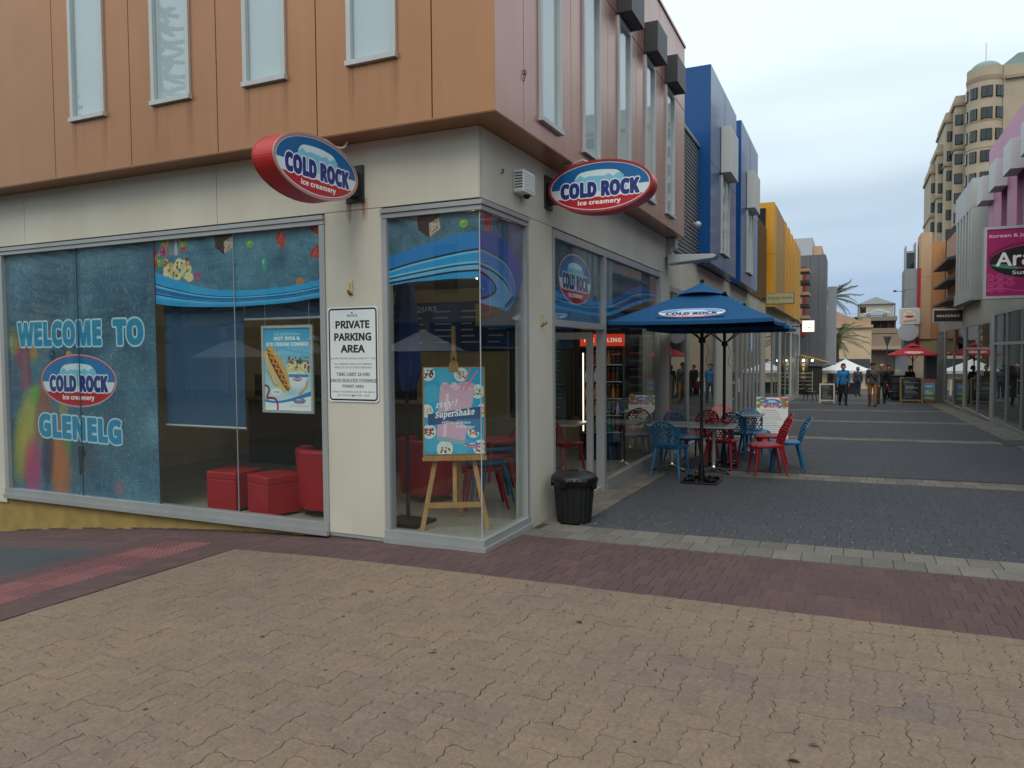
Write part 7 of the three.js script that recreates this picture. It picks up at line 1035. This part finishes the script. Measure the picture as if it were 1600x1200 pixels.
{
  const g = (px, py) => { const p = onG(px, py); return [p.x, p.y, p.z]; }, hgt = (p, top) => { const y = onZ(p.px, top, p.w[2]).y; return y - p.w[1]; };
  const put = (px, py, top, turn, label, c) => { const w = g(px, py); person(w, turn, clamp(hgt({ px, w }, top), 1.55, 1.9), label, c); };
  put(1317, 633, 569, 0.1, 'person in a bright blue jacket and black trousers walking up the lane', { top: '#1c6fa6', legs: '#121317', collar: 1, stride: 0.6, arms: 0.6, hair: '#1a1512' });
  put(1340, 619, 577, Math.PI, 'person seen from behind in a dull blue jacket and jeans', { top: '#39434f', legs: '#2c3950', hair: '#77706a', stride: 0.15 });
  put(1363, 635, 567, -0.05, 'person in a grey jacket and tan trousers with a bag strap across', { top: '#4a4a4c', legs: '#8a5d35', cap: '#1d1a1a', strap: 1, stride: 0.55, arms: -0.5, shoes: '#3a2a1e' });
  put(1377, 631, 570, -0.15, 'person in black jacket, dark grey trousers and a pale pink cap', { top: '#151517', legs: '#33332f', cap: '#a98a86', stride: -0.6, arms: 0.5 });
  put(1388, 624, 571, 0.3, 'person in a black padded coat with dark trousers beside the red bag', { top: '#101114', legs: '#22201f', long: 0.08, stride: 0.2 });
  put(1421, 627, 572, -0.6, 'person in black standing behind the wooden chalk board', { top: '#0f1013', legs: '#151517', stride: 0.05 });
}

// ---------- across the plaza, behind the camera: what the shop windows mirror ----------
{
  const o = thing('plaza_building', 'long cream building with dark arcade across the plaza, mirrored in the shop windows', 'building', [-20, -0.6, 30]);
  wpart('wall', bx(-60, 14, 3.4, 9.5, 30, 42), mat('#a3978a', 0.85, { map: texWall, tile: 4 }), o); wpart('arcade', bx(-60, 14, -0.8, 3.4, 33, 42), mat('#a3978a', 0.85), o); for (let k = 0; k < 15; k++) wpart('column', bx(-59 + k * 5, -58.4 + k * 5, -0.8, 3.4, 30, 30.6), mat('#a3978a', 0.85), o);
  for (let k = 0; k < 18; k++) { const w = wpart('window', bx(-58 + k * 4, -56.6 + k * 4, 5, 7.6, 29.93, 30), MAT.dark, o); wpart('pane', bx(-57.9 + k * 4, -56.7 + k * 4, 5.1, 7.5, 29.9, 29.95), MAT.glassFar, w); }
  const tent = (x, z, lab) => { const gy = ground(x, z), t = thing('plaza_marquee', lab, 'marquee', [x, gy, z], 0, 'white marquees across the plaza'); part('roof', new THREE.ConeGeometry(2.3, 1.1, 4, 1, true).rotateY(Math.PI / 4).translate(0, 2.85, 0), mat('#dfe1e0', 0.8), t); for (const [a, b] of [[-1, -1], [1, -1], [1, 1], [-1, 1]]) part('leg', bx(a * 1.55 - 0.03, a * 1.55 + 0.03, 0, 2.32, b * 1.55 - 0.03, b * 1.55 + 0.03), MAT.alu, t); };
  tent(-24, 27, 'white peaked marquee on the plaza mirrored in the long window'); tent(-30, 27, 'white peaked marquee farther along the plaza opposite the long window'); tent(-17, 27, 'white peaked marquee beside the plaza arcade');
  const pm = mat('#434d3a', 0.9, { side: THREE.DoubleSide }), tm = mat('#4a3f35', 0.9);
  const pine = (x, z, H, lab, seed) => { const q = mulberry(seed), gy = ground(x, z), t = thing('norfolk_pine', lab, 'tree', [x, gy, z], 0, 'pines across the plaza'), G = []; part('trunk', rod([0, 0, 0], [0, H, 0], 0.35, 0.04, 10), tm, t);
    for (let k = 0; k < 22; k++) { const y = H * (0.14 + 0.84 * k / 22), L = (1 - k / 23) * H * 0.2 + 0.4; for (let b = 0; b < 6; b++) { const a = b * 1.047 + k * 0.4 + q() * 0.2, d = [Math.cos(a), Math.sin(a)]; for (let s = 0; s < 16; s++) { const r0 = L * (0.1 + s / 17), w = 0.34 * (1 - s / 22), yy = y + 0.12 * r0 * r0 / L; for (const e of [-1, 1]) G.push(d[0] * r0, yy, d[1] * r0, d[0] * (r0 + 0.25), yy + 0.02, d[1] * (r0 + 0.25), d[0] * (r0 + 0.3) - e * d[1] * w, yy + 0.16 + q() * 0.1, d[1] * (r0 + 0.3) + e * d[0] * w); } } }
    const g = new THREE.BufferGeometry(); g.setAttribute('position', new THREE.Float32BufferAttribute(G, 3)); g.computeVertexNormals(); part('crown', g, pm, t); };
  pine(-31, 24, 22, 'tall dark norfolk pine mirrored in the upper shop windows', 3); pine(-22, 27, 15, 'shorter norfolk pine beside the tall one across the plaza', 8); pine(-42, 26, 20, 'norfolk pine at the far end of the plaza building', 12);
}
scene.traverse((m) => { if (m.isMesh) { m.castShadow = true; m.receiveShadow = true; } });
renderer.render(scene, camera);
